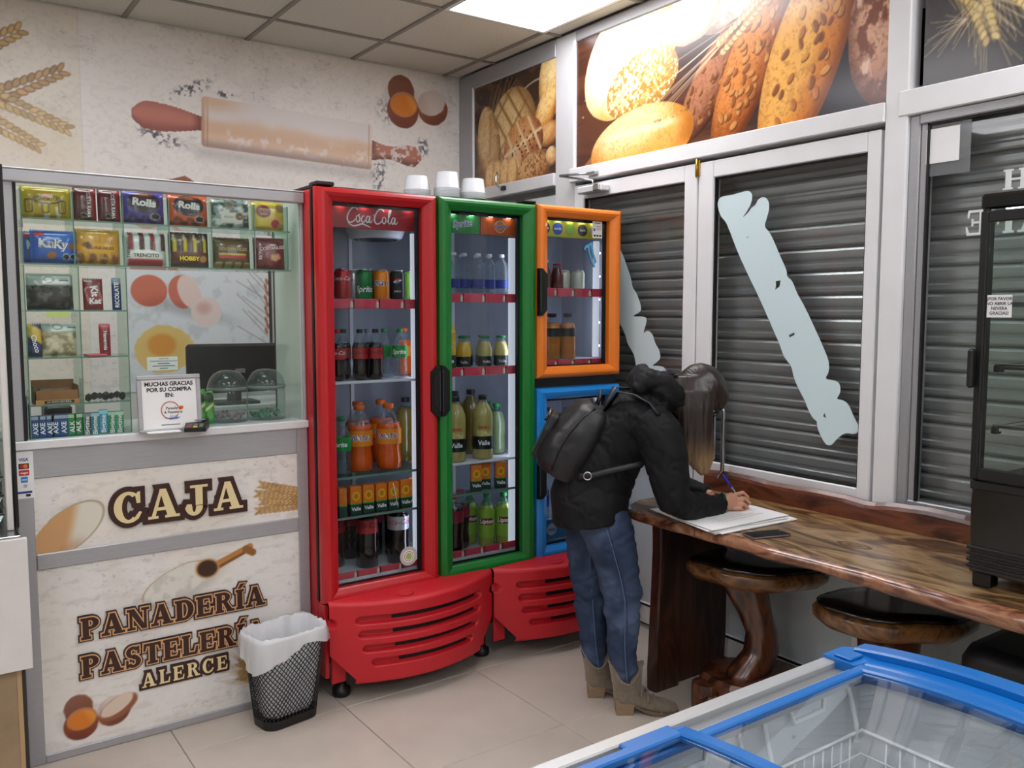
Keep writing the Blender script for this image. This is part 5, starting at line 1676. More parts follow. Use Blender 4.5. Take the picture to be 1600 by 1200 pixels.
# flowing script drawn as tapered strokes
def script(strokes, s, x, z, m, parent, y, name='script', sx=1.0):
    b = MB()
    for pts, w in strokes:
        P = [Vector((a * sx, c)) for a, c in pts]
        Q = []
        n = len(P)
        for i in range(n - 1):
            p0 = P[max(i - 1, 0)]; p1 = P[i]; p2 = P[i + 1]; p3 = P[min(i + 2, n - 1)]
            for t in np.linspace(0, 1, 7)[:-1]:
                Q.append(.5 * ((2 * p1) + (p2 - p0) * t + (2 * p0 - 5 * p1 + 4 * p2 - p3) * t * t + (3 * p1 - p0 - 3 * p2 + p3) * t ** 3))
        Q.append(P[-1])
        L, R_ = [], []
        for i, q in enumerate(Q):
            t = Q[min(i + 1, len(Q) - 1)] - Q[max(i - 1, 0)]
            if t.length < 1e-9: t = Vector((1, 0))
            t.normalize(); nn = Vector((-t.y, t.x))
            f = i / (len(Q) - 1)
            ww = w * (.35 + .65 * math.sin(PI * min(1, max(0, f))) ** .5) * .5
            L.append(q + nn * ww); R_.append(q - nn * ww)
        for i in range(len(Q) - 1):
            b.add([(L[i].x * s, -.0002 * (i % 2), L[i].y * s), (R_[i].x * s, -.0002 * (i % 2), R_[i].y * s), (R_[i + 1].x * s, -.0002 * (i % 2), R_[i + 1].y * s), (L[i + 1].x * s, -.0002 * (i % 2), L[i + 1].y * s)], [(0, 1, 2, 3)])
    return b.build(name, m, parent, (x, y, z), fixn=False)


COLA = [([(.95, .95), (.75, 1.15), (.45, 1.05), (.15, .65), (.05, .25), (.2, -.02), (.5, .02), (.75, .25)], .13),
        ([(1.0, .55), (.85, .45), (.80, .2), (.92, .03), (1.08, .12), (1.12, .38), (1.0, .55), (1.15, .62)], .11),
        ([(1.52, .5), (1.38, .5), (1.26, .25), (1.34, .03), (1.5, .08), (1.62, .25)], .11),
        ([(1.95, .5), (1.8, .52), (1.66, .25), (1.74, .03), (1.88, .12), (2.0, .5), (1.96, .1), (2.08, .04), (2.2, .25)], .11),
        ([(2.28, .62), (2.36, .66)], .1),
        ([(3.25, .95), (3.05, 1.15), (2.75, 1.05), (2.48, .65), (2.38, .25), (2.55, -.02), (2.82, .02), (3.05, .25)], .13),
        ([(3.28, .55), (3.13, .45), (3.08, .2), (3.20, .03), (3.36, .12), (3.40, .38), (3.28, .55)], .11),
        ([(3.50, .12), (3.72, .6), (3.86, 1.05), (3.78, 1.12), (3.66, .8), (3.62, .2), (3.72, .02), (3.86, .2)], .1),
        ([(4.18, .5), (4.03, .52), (3.90, .25), (3.97, .03), (4.11, .12), (4.23, .5), (4.19, .1), (4.32, .04), (4.45, .25)], .11),
        ([(.10, -.05), (.5, -.28), (.95, -.22), (1.3, -.1), (1.7, -.22), (2.05, -.35)], .12)]
hd = header(1.365, 1.762, 1.852, 1.938, 'header_sign', mat('header_red', 'b02a30', .35))
script(COLA, .0500, 1.440, 1.876, C_WHITE, hd, FY + .0935)
h1 = header(1.875, 2.062, 1.858, 1.934, 'header_sign', mat('header_green', '2f8f45', .35), 2)
h2 = header(2.064, 2.255, 1.858, 1.934, 'header_sign', mat('header_orange', 'd0602c', .35), 2)
text('Sprite', .040, C_WHITE, h1, (1.970, FY + .0935, 1.898), bold=.05, shear=.25, rot=(PI / 2, -.12, 0)); text('Sprite', .039, C_BLUE, h1, (1.970, FY + .0930, 1.898), bold=.0, shear=.25, rot=(PI / 2, -.12, 0))
b = MB(); b.prism([(2.165 + .027 * math.cos(a), 1.896 + .027 * math.sin(a)) for a in np.linspace(0, 2 * PI, 28)[:-1]], FY + .092, FY + .094, 'y'); b.build('round_badge', C_WHITE, h2)
b = MB(); b.prism([(2.165 + .0245 * math.cos(a), 1.896 + .0245 * math.sin(a)) for a in np.linspace(0, 2 * PI, 28)[:-1]], FY + .0915, FY + .093, 'y'); b.build('round_badge', C_ORANGE, h2)
text('Fanta', .028, C_WHITE, h2, (2.165, FY + .0910, 1.896), bold=.06, rot=(PI / 2, -.15, 0)); text('Fanta', .027, C_BLUE, h2, (2.165, FY + .0905, 1.896), bold=.02, rot=(PI / 2, -.15, 0))
h3 = header(2.385, 2.735, 1.868, 1.942, 'header_sign', mat('header_yellow', 'd2cc30', .35), 5)
for k, (c_, s_, tm_) in enumerate((('1c1a24', 'andina', C_WHITE), ('2f5cc8', 'nordic', C_WHITE), ('9ac43a', '', C_GREEN), ('4a484e', 'burn', C_WHITE), ('c8ccd0', '', C_BLUE))):
    x = 2.412 + .074 * k
    b = MB(); b.prism([(x + .028 * math.cos(a), 1.906 + .028 * math.sin(a)) for a in np.linspace(0, 2 * PI, 24)[:-1]], FY + .092, FY + .094, 'y'); b.build('round_badge', mat('badge_' + c_, c_, .4), h3)
    if s_:
        text(s_, .017, tm_, h3, (x, FY + .0914, 1.906), bold=.03)
# energy label and claw sticker on the orange pane
el = MB().box(2.648, 2.706, FY + .0372, FY + .0385, 1.868, 1.945).build('energy_label', M_PAPER, do)
MB().box(2.660, 2.695, FY + .0366, FY + .0372, 1.935, 1.938).build('label_mark', M_INK, el); MB().box(2.654, 2.664, FY + .0366, FY + .0372, 1.900, 1.912).build('label_mark', M_GREY_INK, el)
for k in range(3):
    MB().box(2.655 + .017 * k, 2.668 + .017 * k, FY + .0366, FY + .0372, 1.875, 1.883).build('label_mark', M_INK, el)
    MB().box(2.672, 2.70, FY + .0366, FY + .0372, 1.922 - .008 * k, 1.924 - .008 * k).build('label_mark', M_GREY_INK, el)
CLAW = [[(2.605, 1.815), (2.615, 1.832), (2.628, 1.838), (2.642, 1.836), (2.640, 1.81), (2.655, 1.77), (2.672, 1.735), (2.664, 1.735), (2.650, 1.757), (2.635, 1.795), (2.628, 1.822), (2.618, 1.818), (2.612, 1.806)],
        [(2.632, 1.835), (2.645, 1.848), (2.656, 1.845), (2.655, 1.83), (2.662, 1.80), (2.680, 1.76), (2.674, 1.752), (2.660, 1.785), (2.650, 1.81), (2.645, 1.836)]]
for pl in CLAW:
    q = inflate([(a - .008, c + .0) for a, c in pl], .0022)
    MB().prism(q, FY + .0380, FY + .0388, 'y').build('claw_sticker', C_BLACK, do); MB().prism([(a - .008, c) for a, c in pl], FY + .0374, FY + .0384, 'y').build('claw_sticker', mat('claw_blue', '5aaee0', .4), do)
# round seal on the red pane
for r_, m_, y_ in ((.040, mat('seal_grey', 'b9c0bc', .5), .0385), (.026, C_WHITE, .0380), (.021, mat('seal_red', 'b0524a', .5), .0376), (.018, C_WHITE, .0372), (.014, mat('seal_green', '9ac06a', .5), .0368)):
    MB().prism([(1.668 + r_ * math.cos(a), .520 + r_ * math.sin(a)) for a in np.linspace(0, 2 * PI, 28)[:-1]], FY + y_ - .0003, FY + y_ + .0010, 'y').build('round_seal', m_, dr)

# kick plates with slotted bulging fronts
def kick(xa, xb, name='kick_plate'):
    nx, nz = 120, 76
    xc, hw = (xa + xb) / 2, (xb - xa) / 2
    zb, zt = .078, .392
    S = np.linspace(-1, 1, nx)
    rows = []
    zz = list(np.linspace(zb, zt, nz))
    P = []
    slots = [(.335, .62 * 1.22), (.278, .60 * 1.22), (.221, .57 * 1.22), (.163, .50 * 1.22)]
    for z in zz:
        cut = hw - .088 * np.clip((.20 - z) / .10, 0, 1)
        x = xc + S * cut
        u = (x - xc) / hw
        bul = .120 * (1 - u * u)
        y = 3.055 - bul - .010 * sstep(.05, .25, np.array(z))
        dep = np.zeros(nx)
        for (sz, L) in slots:
            dx = np.maximum(np.abs(x - xc) - (L * hw - .014), 0)
            dz = z - sz
            d = np.hypot(dx, dz)
            dep = np.maximum(dep, 1 - sstep(.0105, .0165, d))
        y = y + dep * .030
        for sx in (-1, 1):
            d = np.hypot(x - (xc + sx * hw), z - .325)
            y = y + .02 * (1 - sstep(.016, .022, d))
        e = np.minimum((z - zb), .012) / .012
        y = y + .010 * (1 - e) ** 2
        P.append(np.stack([x, y, np.full(nx, z)], -1))
    lasty = P[-1][:, 1]
    for t, dz in ((.03, .008), (.12, .014), (.35, .020), (1.0, .026)):
        x = xc + S * hw
        y = lasty + (3.10 - lasty) * t
        P.append(np.stack([x, y, np.full(nx, zt + dz)], -1))
    P = np.array(P)
    o = grid_mesh(name, P.reshape(-1, 3), nx, P.shape[0], None, M_KICK, ck, True)
    for (sz, L) in slots:
        xs = np.linspace(xc - L * hw * .52, xc + L * hw - .022, 30)
        b = MB()
        top = [(x, 3.055 - .120 * (1 - ((x - xc) / hw) ** 2) - .010 + .0285, sz + .0085) for x in xs]; bot = [(x, y, sz - .0085) for x, y, z in top]
        b.loft([top, bot], closed=False); b.build('slot_opening', M_GASKET, o, fixn=False)
    # oval emboss on the top lip
    b = MB(); b.tube([(xc - .08 + .035 * math.cos(a), 2.985 + .028 * math.sin(a), zt + .0195) for a in np.linspace(0, 2 * PI, 25)[:-1]], .003, 6, closed=True); b.build('finger_rest', M_KICK, o)
    # return sides
    for sx in (-1, 1):
        x = xc + sx * (hw - .05)
        MB().box(x - .03, x + .03, 3.075, 3.09, .07, .36, .003).build('return_flange', M_KICK, o)
    return o


kick(1.292, 2.046); kick(2.056, 2.800)
foot = MB(); foot.lathe([(.0, 0), (.034, 0), (.038, .01), (.036, .03), (.02, .04), (.02, .10), (0, .10)], 18)
fm = foot.mesh('foot'); fm.materials.append(M_BLACK)
for (x, y) in ((1.37, 3.12), (2.05, 3.14), (2.72, 3.12), (1.37, 3.45), (2.05, 3.45), (2.72, 3.45)):
    link('foot', fm, M_BLACK, ck, (x, y, 0))

# --------------------------------------------------------------- drinks
MC = {}


def cached(key, fn):
    if key not in MC:
        MC[key] = fn()
    return MC[key]


def pet(h, r):
    return [(0, .004), (r * .55, 0), (r * .88, .006), (r, .04 * h), (r, .16 * h), (r * .93, .27 * h), (r * .90, .34 * h), (r * .97, .42 * h), (r, .47 * h), (r, .63 * h), (r * .97, .67 * h), (r * .80, .76 * h), (r * .55, .845 * h), (r * .36, .90 * h), (r * .34, .97 * h)]


def straight(h, r):
    return [(0, .003), (r * .8, 0), (r, .02 * h), (r, .30 * h), (r * .96, .33 * h), (r, .36 * h), (r, .66 * h), (r * .96, .72 * h), (r * .7, .82 * h), (r * .42, .88 * h), (r * .38, .96 * h)]


def jarp(h, r):
    return [(0, .003), (r * .85, 0), (r, .05 * h), (r, .5 * h), (r * .9, .62 * h), (r * .62, .84 * h), (r * .6, .95 * h)]


def clipp(prof, z0, z1):
    out = []
    for i in range(len(prof)):
        r, z = prof[i]
        if i:
            pr_, pz = prof[i - 1]
            for zc in (z0, z1):
                if pz < zc < z:
                    t = (zc - pz) / (z - pz); out.append((pr_ + (r - pr_) * t, zc))
        if z0 <= z <= z1: out.append((r, z))
    return out


M_PETC = clear('pet_clear', 'eef3f6', 1.45, .03, .05, 'dfe8ee')
M_PETG = clear('pet_green', 'bfe6cf', 1.45, .03, .08, '7fc8a0')
M_COKE = mat('cola', '160a08', .12, coat=.6)
M_FANTA = mat('orange_soda', 'd95a12', .15, coat=.5)
M_JUICE = mat('pale_juice', 'b5a862', .2, coat=.4)
M_JUICE2 = mat('yellow_juice', 'd0aa28', .2, coat=.4)
M_OLIVE = mat('olive_juice', '6e6028', .2, coat=.4)
M_CAPB = mat('cap_black', '141416', .4); M_CAPG = mat('cap_green', '1f7a3c', .4); M_CAPO = mat('cap_orange', 'e06a1c', .4); M_CAPR = mat('cap_red', 'c0282c', .4); M_CAPW = mat('cap_white', 'e4e6ea', .4); M_CAPBL = mat('cap_blue', '2a52b0', .4)
L_RED = mat('label_red', 'b3262c', .35); L_SIL = mat('label_silver', 'b8bcc4', .3, .4); L_GREEN = mat('label_green', '1f8f3f', .35); L_ORANGE = mat('label_orange', 'e88a1c', .35); L_BLACK = mat('label_black', '1d2422', .35); L_BLUE = mat('label_blue', '2c4a9c', .35); L_WHITE = mat('label_white', 'dfe2e0', .35); L_LIME = mat('label_lime', '8ab83a', .35)


def bottle(kind, loc, label, h, r, liquid, fill, shell, cap, lab=None, txt=None, shape=pet, rz=None, group=None, name='drink_bottle', capr=.40):
    t = thing(name, label, 'bottle', loc, rz=-.45 + random.uniform(-.15, .15) if rz is None else rz, group=group)
    prof = shape(h, r)

    def mk_liq():
        me = MB().lathe([(a * .985, z) for a, z in clipp(prof, 0, fill * h)], 18).mesh('liquid'); me.materials.append(liquid); return me

    def mk_shell():
        me = MB().loft([[(a * math.cos(2 * PI * j / 18), a * math.sin(2 * PI * j / 18), z) for j in range(18)] for a, z in clipp(prof, (fill * h * .98 if liquid else 0), h)], True, liquid is None, True).mesh('shell'); me.materials.append(shell); return me

    def mk_cap():
        me = MB().lathe([(r * capr, .925 * h), (r * capr * 1.05, .93 * h), (r * capr * 1.05, .99 * h), (r * capr * .95, h)], 14).mesh('cap'); me.materials.append(cap); return me
    if liquid:
        link('liquid', cached((kind, 'liq'), mk_liq), liquid, t)
    link('shell', cached((kind, 'shell'), mk_shell), shell, t)
    link('cap', cached((kind, 'cap'), mk_cap), cap, t)
    if lab:
        z0, z1, lm = lab

        def mk_lab():
            me = MB().loft([[(r * 1.012 * math.cos(2 * PI * j / 24), r * 1.012 * math.sin(2 * PI * j / 24), z) for j in range(24)] for z in (z0 * h, z1 * h)], True, False, False).mesh('label_sleeve'); me.materials.append(lm); return me
        lo = link('label_sleeve', cached((kind, 'lab'), mk_lab), lm, t)
        if txt:
            for q, (s, size, tm_, zz, kw) in enumerate(txt):
                def mk_t():
                    me = bend_text(text_mesh(s, size, **kw), r * 1.022); me.materials.clear(); me.materials.append(tm_); return me
                link('lettering', cached((kind, 'txt', q), mk_t), tm_, lo, (0, 0, zz * h))
    return t


def can(kind, loc, label, body, txt, group, rz=-.45, h=.120, r=.0325):
    t = thing('drink_can', label, 'can', loc, rz=rz, group=group)

    def mk():
        me = MB().lathe([(0, .003), (.022, .002), (.026, .0), (r, .010), (r, h - .014), (.027, h - .004)], 22).mesh('can_body'); me.materials.append(body); return me

    def mk2():
        me = MB().lathe([(.027, h - .005), (.0278, h - .001), (.0268, h), (.025, h - .003), (0, h - .003)], 22).mesh('can_top'); me.materials.append(M_CHROME); return me
    link('can_body', cached((kind, 'b'), mk), body, t); link('can_top', cached(('can', 't', h), mk2), M_CHROME, t)
    for q, (s, size, tm_, zz, kw) in enumerate(txt):
        kw = dict(kw); tu = kw.pop('turn', 0)
        me0 = text_mesh(s, size, **kw)
        me = me0.copy()
        if tu:
            me.transform(Matrix.Rotation(tu, 4, 'Z'))
        me = bend_text(me, r * 1.01); me.materials.clear(); me.materials.append(tm_)
        link('lettering', me, tm_, t, (0, 0, zz))
    return t


ORD = ['first', 'second', 'third', 'fourth', 'fifth', 'sixth', 'seventh']
G1 = 'cans on the top shelf of the red column'
z = 1.5755
can('coke', (1.441, 3.205, z), 'red cola can at the left end of the red column top shelf', mat('can_red', 'b82830', .3, .3), [('Coca-Cola', .022, C_WHITE, .080, {'shear': .3})], G1)
can('cokel', (1.521, 3.275, z), 'silver and red cola can behind the red one', mat('can_silver', 'c4c6ca', .3, .5), [('Coca-Cola', .022, C_RED, .080, {'shear': .3})], G1)
can('sprite', (1.541, 3.215, z - .0), 'dark green can with white lettering between the red and orange cans', mat('can_green', '1b7a3c', .3, .3), [('Sprite', .034, C_WHITE, .040, {'shear': .25, 'bold': .02})], G1)
can('fantab', (1.622, 3.285, z), 'orange can tucked behind the front orange can', mat('can_orange', 'e8861c', .3, .3), [('FANTA', .024, C_BLUE, .062, {'bold': .04})], G1)
can('fanta', (1.612, 3.205, z), 'front orange can with blue lettering on the red column top shelf', mat('can_orange', 'e8861c', .3, .3), [('FANTA', .028, C_WHITE, .064, {'bold': .07}), ('FANTA', .0275, C_BLUE, .064, {'bold': .03})], G1)
pz = can('pepsi', (1.688, 3.210, z), 'black can with a red, white and blue globe', mat('can_black', '16181e', .3, .3), [('pepsi', .014, C_WHITE, .035, {})], G1)
for dz, w_, m_ in ((.0055, .018, C_RED), (.0, .019, C_WHITE), (-.0065, .016, C_BLUE)):
    b = MB(); rr = .0332
    b.loft([[(rr * math.sin(a), -rr * math.cos(a), .075 + dz + .006 * sg * (1 - (a / (w_ / rr)) ** 2) + .004 * a / .5) for a in np.linspace(-w_ / rr, w_ / rr, 12)] for sg in (-1, 1)], closed=False)
    b.build('globe_mark', m_, pz, fixn=False)
can('green2', (1.765, 3.245, z), 'lime green can at the right end by the light post', mat('can_lime', '6a9a34', .3, .3), [], G1)
b = MB(); b.lathe([(.0, 0), (.001, 0), (.012, .0), (.001, .0)], 4)

G2 = 'small bottles on the second shelf of the red column'
z = 1.2505
TC = [('Coca-Cola', .022, C_WHITE, .545, {'shear': .3})]
TCB = [('Coca-Cola', .022, C_BLACK, .545, {'shear': .3})]
bottle('coke5', (1.415, 3.205, z), 'small cola bottle with red label and red cap at the left end', .205, .031, M_COKE, .74, M_PETC, M_CAPR, (.42, .63, L_RED), TC, group=G2)
for k, (x, y) in enumerate(((1.470, 3.270), (1.512, 3.205), (1.580, 3.200))):
    bottle('coke0', (x, y, z), ['small black-capped cola bottle in the back row', 'small black-capped cola bottle in front, left of two', 'small black-capped cola bottle in front, right of two'][k], .205, .031, M_COKE, .74, M_PETC, M_CAPB, (.42, .63, L_RED), TCB, group=G2)
bottle('cokeL', (1.585, 3.285, z), 'small cola bottle with silver label and grey cap', .205, .031, M_COKE, .74, M_PETC, mat('cap_grey', '8a8e94', .4), (.42, .63, L_SIL), TC, group=G2)
TS = [('Sprite', .026, C_WHITE, .535, {'shear': .25, 'bold': .03})]
bottle('spr5', (1.660, 3.280, z), 'small lemonade bottle behind, green label and cap', .205, .031, None, .7, M_PETC, M_CAPG, (.42, .66, L_GREEN), None, group=G2)
bottle('spr5', (1.690, 3.200, z), 'small clear lemonade bottle in front with a green label', .205, .033, None, .7, M_PETC, M_CAPG, (.42, .66, L_GREEN), TS, group=G2)
bottle('fan5', (1.775, 3.31, z), 'small orange soda bottle half hidden at the right', .205, .031, M_FANTA, .76, M_PETC, M_CAPO, (.42, .63, L_ORANGE), None, group=G2)
G3 = 'large bottles on the glass shelf of the red column'
z = .871
bottle('spr2', (1.425, 3.205, z), 'large lemonade bottle with green label at the left of the glass shelf', .235, .040, None, .7, M_PETC, M_CAPG, (.42, .66, L_GREEN), TS, group=G3)
TF = [('FANTA', .030, C_WHITE, .52, {'bold': .06}), ('FANTA', .0295, C_BLUE, .52, {'bold': .02})]
for k, (x, y) in enumerate(((1.515, 3.225), (1.642, 3.215), (1.57, 3.36), (1.69, 3.38))):
    bottle('fan2', (x, y, z), ['large orange soda bottle in front beside the lemonade bottle', 'large orange soda bottle in front by the olive juice bottle', 'large orange soda bottle behind, left of the two', 'large orange soda bottle behind, right of the two'][k], .275, .052, M_FANTA, .72, M_PETC, M_CAPO, (.40, .63, L_ORANGE), TF, group=G3)
bottle('oli2', (1.80, 3.36, z), 'large olive juice bottle with black cap beside the orange sodas', .28, .046, M_OLIVE, .85, M_PETC, M_CAPB, None, None, straight, group=G3)


def juice_box(loc, label, group, rz=-.12, side=False, straw=False, lean=0):
    t = thing('juice_carton', label, 'juice carton', loc, rz=rz, group=group)
    w_, d_, h_ = .048, .032, .118

    def mk(n_, x0, x1, y0, y1, z0, z1, m_, bev=.001):
        def f():
            me = MB().box(x0, x1, y0, y1, z0, z1, bev).mesh(n_); me.materials.append(m_); return me
        return link(n_, cached(('jb', n_, z0, x0), f), m_, t)
    mk('carton', -w_ / 2, w_ / 2, -d_ / 2, d_ / 2, 0, h_, mat('carton_orange', 'e07a24', .3, noise=.12, nscale=40))
    mk('dark_band', -w_ / 2 - .0004, w_ / 2 + .0004, -d_ / 2 - .0004, d_ / 2 + .0004, 0, h_ * .38, mat('carton_green', '17372a', .35))
    mk('wave_edge', -w_ / 2 - .0005, w_ / 2 + .0005, -d_ / 2 - .0005, d_ / 2 + .0005, h_ * .37, h_ * .41, mat('carton_leaf', '3f9a3a', .35), 0)

    def disc():
        me = MB().prism([(.017 * math.cos(a), h_ * .66 + .019 * math.sin(a)) for a in np.linspace(0, 2 * PI, 20)[:-1]], -d_ / 2 - .0008, -d_ / 2 - .0003, 'y').mesh('fruit'); me.materials.append(mat('fruit_yellow', 'e8b420', .35)); return me

    def disc2():
        me = MB().prism([(.009 * math.cos(a), h_ * .66 + .011 * math.sin(a)) for a in np.linspace(0, 2 * PI, 16)[:-1]], -d_ / 2 - .0011, -d_ / 2 - .0006, 'y').mesh('fruit'); me.materials.append(mat('fruit_orange', 'c07a14', .35)); return me
    link('fruit', cached(('jb', 'd1'), disc), MATS['fruit_yellow'], t); link('fruit', cached(('jb', 'd2'), disc2), MATS['fruit_orange'], t)
    text('Valle', .020, C_WHITE, t, (0, -d_ / 2 - .0012, h_ * .22), bold=.03)
    if straw:
        MB().tube([(-.004, -d_ / 2 - .003, h_ * .95), (.016, -d_ / 2 - .003, .012)], .002, 6).build('straw', C_WHITE, t)
    return t


GJ = 'juice cartons under the glass shelf of the red column'
JL = ['orange juice carton turned sideways at the left end of the row', 'second orange juice carton from the left in the row of six', 'third orange juice carton from the left in the row', 'fourth orange juice carton from the left in the row', 'orange juice carton with a white straw on its front', 'orange juice carton beside the one with a straw', 'last orange juice carton, at the light post']
for k, x in enumerate((1.405, 1.463, 1.519, 1.577, 1.633, 1.689, 1.738)):
    juice_box((x, 3.170, .7085), JL[k], GJ, rz=[1.45, -.05, -.05, -.05, -.05, -.05, -.5][k], straw=k == 4)
G4 = 'cola bottles at the bottom of the red column'
z = .4605
T15 = [('Coca-Cola', .034, C_BLACK, .64, {'shear': .3})]
T15L = [('Coca-Cola', .034, C_RED, .64, {'shear': .3})]
bottle('coke15', (1.555, 3.25, z), 'large cola bottle with red label in front at the bottom', .285, .045, M_COKE, .78, M_PETC, M_CAPR, (.52, .72, L_RED), T15, shape=straight, group=G4)
bottle('coke15l', (1.690, 3.23, z), 'large cola bottle with silver label at the bottom by the round seal', .285, .045, M_COKE, .78, M_PETC, M_CAPB, (.52, .72, L_SIL), T15L, shape=straight, group=G4)
for k, (x, y) in enumerate(((1.44, 3.33), (1.55, 3.42), (1.65, 3.40), (1.745, 3.37))):
    bottle('coke15', (x, y, z), ORD[k] + ' large cola bottle from the left in the bottom back row of the red column', .285, .045, M_COKE, .78, M_PETC, M_CAPR, (.52, .72, L_RED), T15, shape=straight, group=G4)

G5 = 'water bottles behind the green door'
z = 1.6025
for k, (x, y) in enumerate(((1.895, 3.22), (1.957, 3.205), (2.02, 3.22), (2.083, 3.205), (2.148, 3.215), (2.212, 3.21), (1.985, 3.30), (2.06, 3.30), (2.135, 3.30), (2.20, 3.30))):
    bottle('water', (x, y, z), (ORD[k] + ' clear water bottle from the left in the front row of the green top shelf') if k < 6 else (ORD[k - 6] + ' clear water bottle from the left in the back row of the green top shelf'), .178, .030, None, .7, M_PETC, random.choice([M_CAPW]), (.16, .36, clear('label_bluefilm', '8090d0', 1.4, .1, .5, '4a5cae')), None, shape=straight, group=G5)
G6 = 'juices on the second shelf of the green column'
z = 1.2845
jc = thing('juice_carton', 'tall yellow juice carton with white cap at the left of the second green shelf', 'juice carton', (1.918, 3.20, z), rz=-.3, group=G6)
MB().box(-.032, .032, -.030, .030, 0, .150, .002).build('carton', mat('carton_yellow', 'd8b42c', .3, noise=.2, nscale=30), jc)
MB().loft([[(-.032, -.03, .15), (.032, -.03, .15), (.032, .03, .15), (-.032, .03, .15)], [(-.032, -.004, .185), (.032, -.004, .185), (.032, .004, .185), (-.032, .004, .185)]], smooth=False).build('gable', mat('carton_yellow', 'd8b42c'), jc)
MB().lathe([(.012, 0), (.013, .003), (.013, .012), (.0, .014)], 14).build('cap', M_CAPW, jc, (0, -.022, .165), (-.9, 0, 0)); MB().box(-.0325, .0325, -.0305, .0305, .0, .055).build('dark_band', MATS['carton_green'], jc); text('Valle', .024, C_WHITE, jc, (0, -.0312, .03), bold=.03)
MB().prism([(.016 * math.cos(a), .09 + .02 * math.sin(a)) for a in np.linspace(0, 2 * PI, 18)[:-1]], -.0312, -.0304, 'y').build('fruit', C_WHITE, jc)
bottle('jar_y', (2.005, 3.205, z), 'small yellow juice bottle on the second green shelf', .135, .034, M_JUICE2, .82, M_PETC, M_CAPG, (.02, .34, L_BLACK), [('Valle', .018, C_WHITE, .16, {})], jarp, group=G6, capr=.66)
for k, (x, y) in enumerate(((2.065, 3.285), (2.118, 3.205), (2.208, 3.21), (2.17, 3.30))):
    bottle('jar_p', (x, y, z), ['small pale juice bottle behind the yellow one', 'small pale juice bottle in front at the middle of the second green shelf', 'small pale juice bottle in front by the light post', 'small pale juice bottle behind, towards the light post'][k], .135, .034, M_JUICE, .82, M_PETC, M_CAPG, (.02, .34, L_BLACK), [('Valle', .018, C_WHITE, .16, {})], jarp, group=G6, capr=.66)
G7 = 'large juice bottles on the third shelf of the green column'
z = .8725
TV = [('EXTRA', .016, C_RED, .50, {'bold': .03}), ('Valle', .028, C_WHITE, .26, {'bold': .03})]
for k, (x, y) in enumerate(((1.962, 3.205), (2.105, 3.205))):
    bo = bottle('val15', (x, y, z), ['large pale juice bottle in front at the left of the third green shelf', 'large pale juice bottle in front at the middle of the third green shelf'][k], .285, .047, M_JUICE, .90, M_PETC, M_CAPB, (.16, .36, L_BLACK), TV, shape=straight, group=G7)
    MB().loft([[(.0482 * math.sin(a), -.0482 * math.cos(a), zz) for a in np.linspace(-.7, .7, 10)] for zz in (.105, .132)], closed=False).build('fruit_label', mat('label_fruit', 'c8c07a', .35, noise=.4, nscale=60), bo, fixn=False)
for k, (x, y) in enumerate(((2.035, 3.33), (2.14, 3.36))):
    bottle('val15b', (x, y, z), ['large amber juice bottle in the back row, left', 'large amber juice bottle in the back row, right'][k], .295, .047, M_OLIVE, .90, M_PETC, M_CAPB, None, None, shape=straight, group=G7)
for k, (x, y) in enumerate(((2.225, 3.27), (2.245, 3.38))):
    bottle('aloe', (x, y, z), ['grey-green drink bottle with green cap, nearer the door', 'grey-green drink bottle with green cap, further back'][k], .235, .042, mat('aloe', '6a7a58', .25, coat=.3), .85, M_PETG, M_CAPG, None, None, group=G7)
GJ2 = 'juice cartons on the small glass shelf of the green column'
for k, (x, y) in enumerate(((2.045, 3.170), (2.105, 3.19), (2.175, 3.170))):
    juice_box((x, y, .7355), ['left orange juice carton on the small green column shelf', 'middle orange juice carton on the small green column shelf', 'right orange juice carton standing apart on the small shelf'][k], GJ2, rz=-.35)
G8 = 'bottles at the bottom of the green column'
z = .4605
for k, (x, y) in enumerate(((1.95, 3.20), (2.025, 3.27))):
    bottle('tonic', (x, y, z), ['dark berry soda bottle in front at the bottom left', 'dark berry soda bottle behind, next to the iced teas'][k], .265, .042, mat('berry', '2a1014', .15, coat=.5), .8, M_PETC, M_CAPR, (.55, .75, mat('label_berry', '8a2038', .35)), None, group=G8)
TL = [('Lipton', .026, C_WHITE, .50, {'bold': .03})]
for k, (x, y) in enumerate(((2.10, 3.31), (2.135, 3.22), (2.215, 3.20))):
    bo = bottle('lipton', (x, y, z), ['green iced tea bottle in the back of the bottom row', 'green iced tea bottle in front at the bottom middle', 'green iced tea bottle at the bottom by the light post'][k], .245, .038, mat('iced_tea', '9aa648', .2, coat=.4), .8, M_PETG, M_CAPG, (.20, .72, L_LIME), TL, group=G8)
    MB().loft([[(.0387 * math.sin(a), -.0387 * math.cos(a), zz) for a in np.linspace(-.75, .75, 12)] for zz in (.107, .137)], closed=False).build('name_patch', mat('label_wine', '7a1a30', .35), bo, fixn=False)
    for ch in bo.children:
        for g_ in ch.children:
            if g_.name.startswith('lettering'): g_.scale = (1.012, 1.012, 1)
G9 = 'drinks on the top shelf behind the orange door'
z = 1.6325
for k, (x, y) in enumerate(((2.445, 3.205), (2.495, 3.265))):
    bottle('amber', (x, y, z), ['small amber tea bottle in front behind the orange door', 'small amber tea bottle further back behind the orange door'][k], .135, .030, mat('amber_tea', '6e4a28', .2, coat=.4), .8, M_PETC, M_CAPW, None, None, jarp, group=G9, capr=.6)
bottle('redj', (2.56, 3.25, z), 'small dark red juice bottle behind the orange door', .120, .032, mat('red_juice', '6a2020', .2, coat=.4), .85, M_PETC, M_CAPR, None, None, jarp, group=G9, capr=.6)
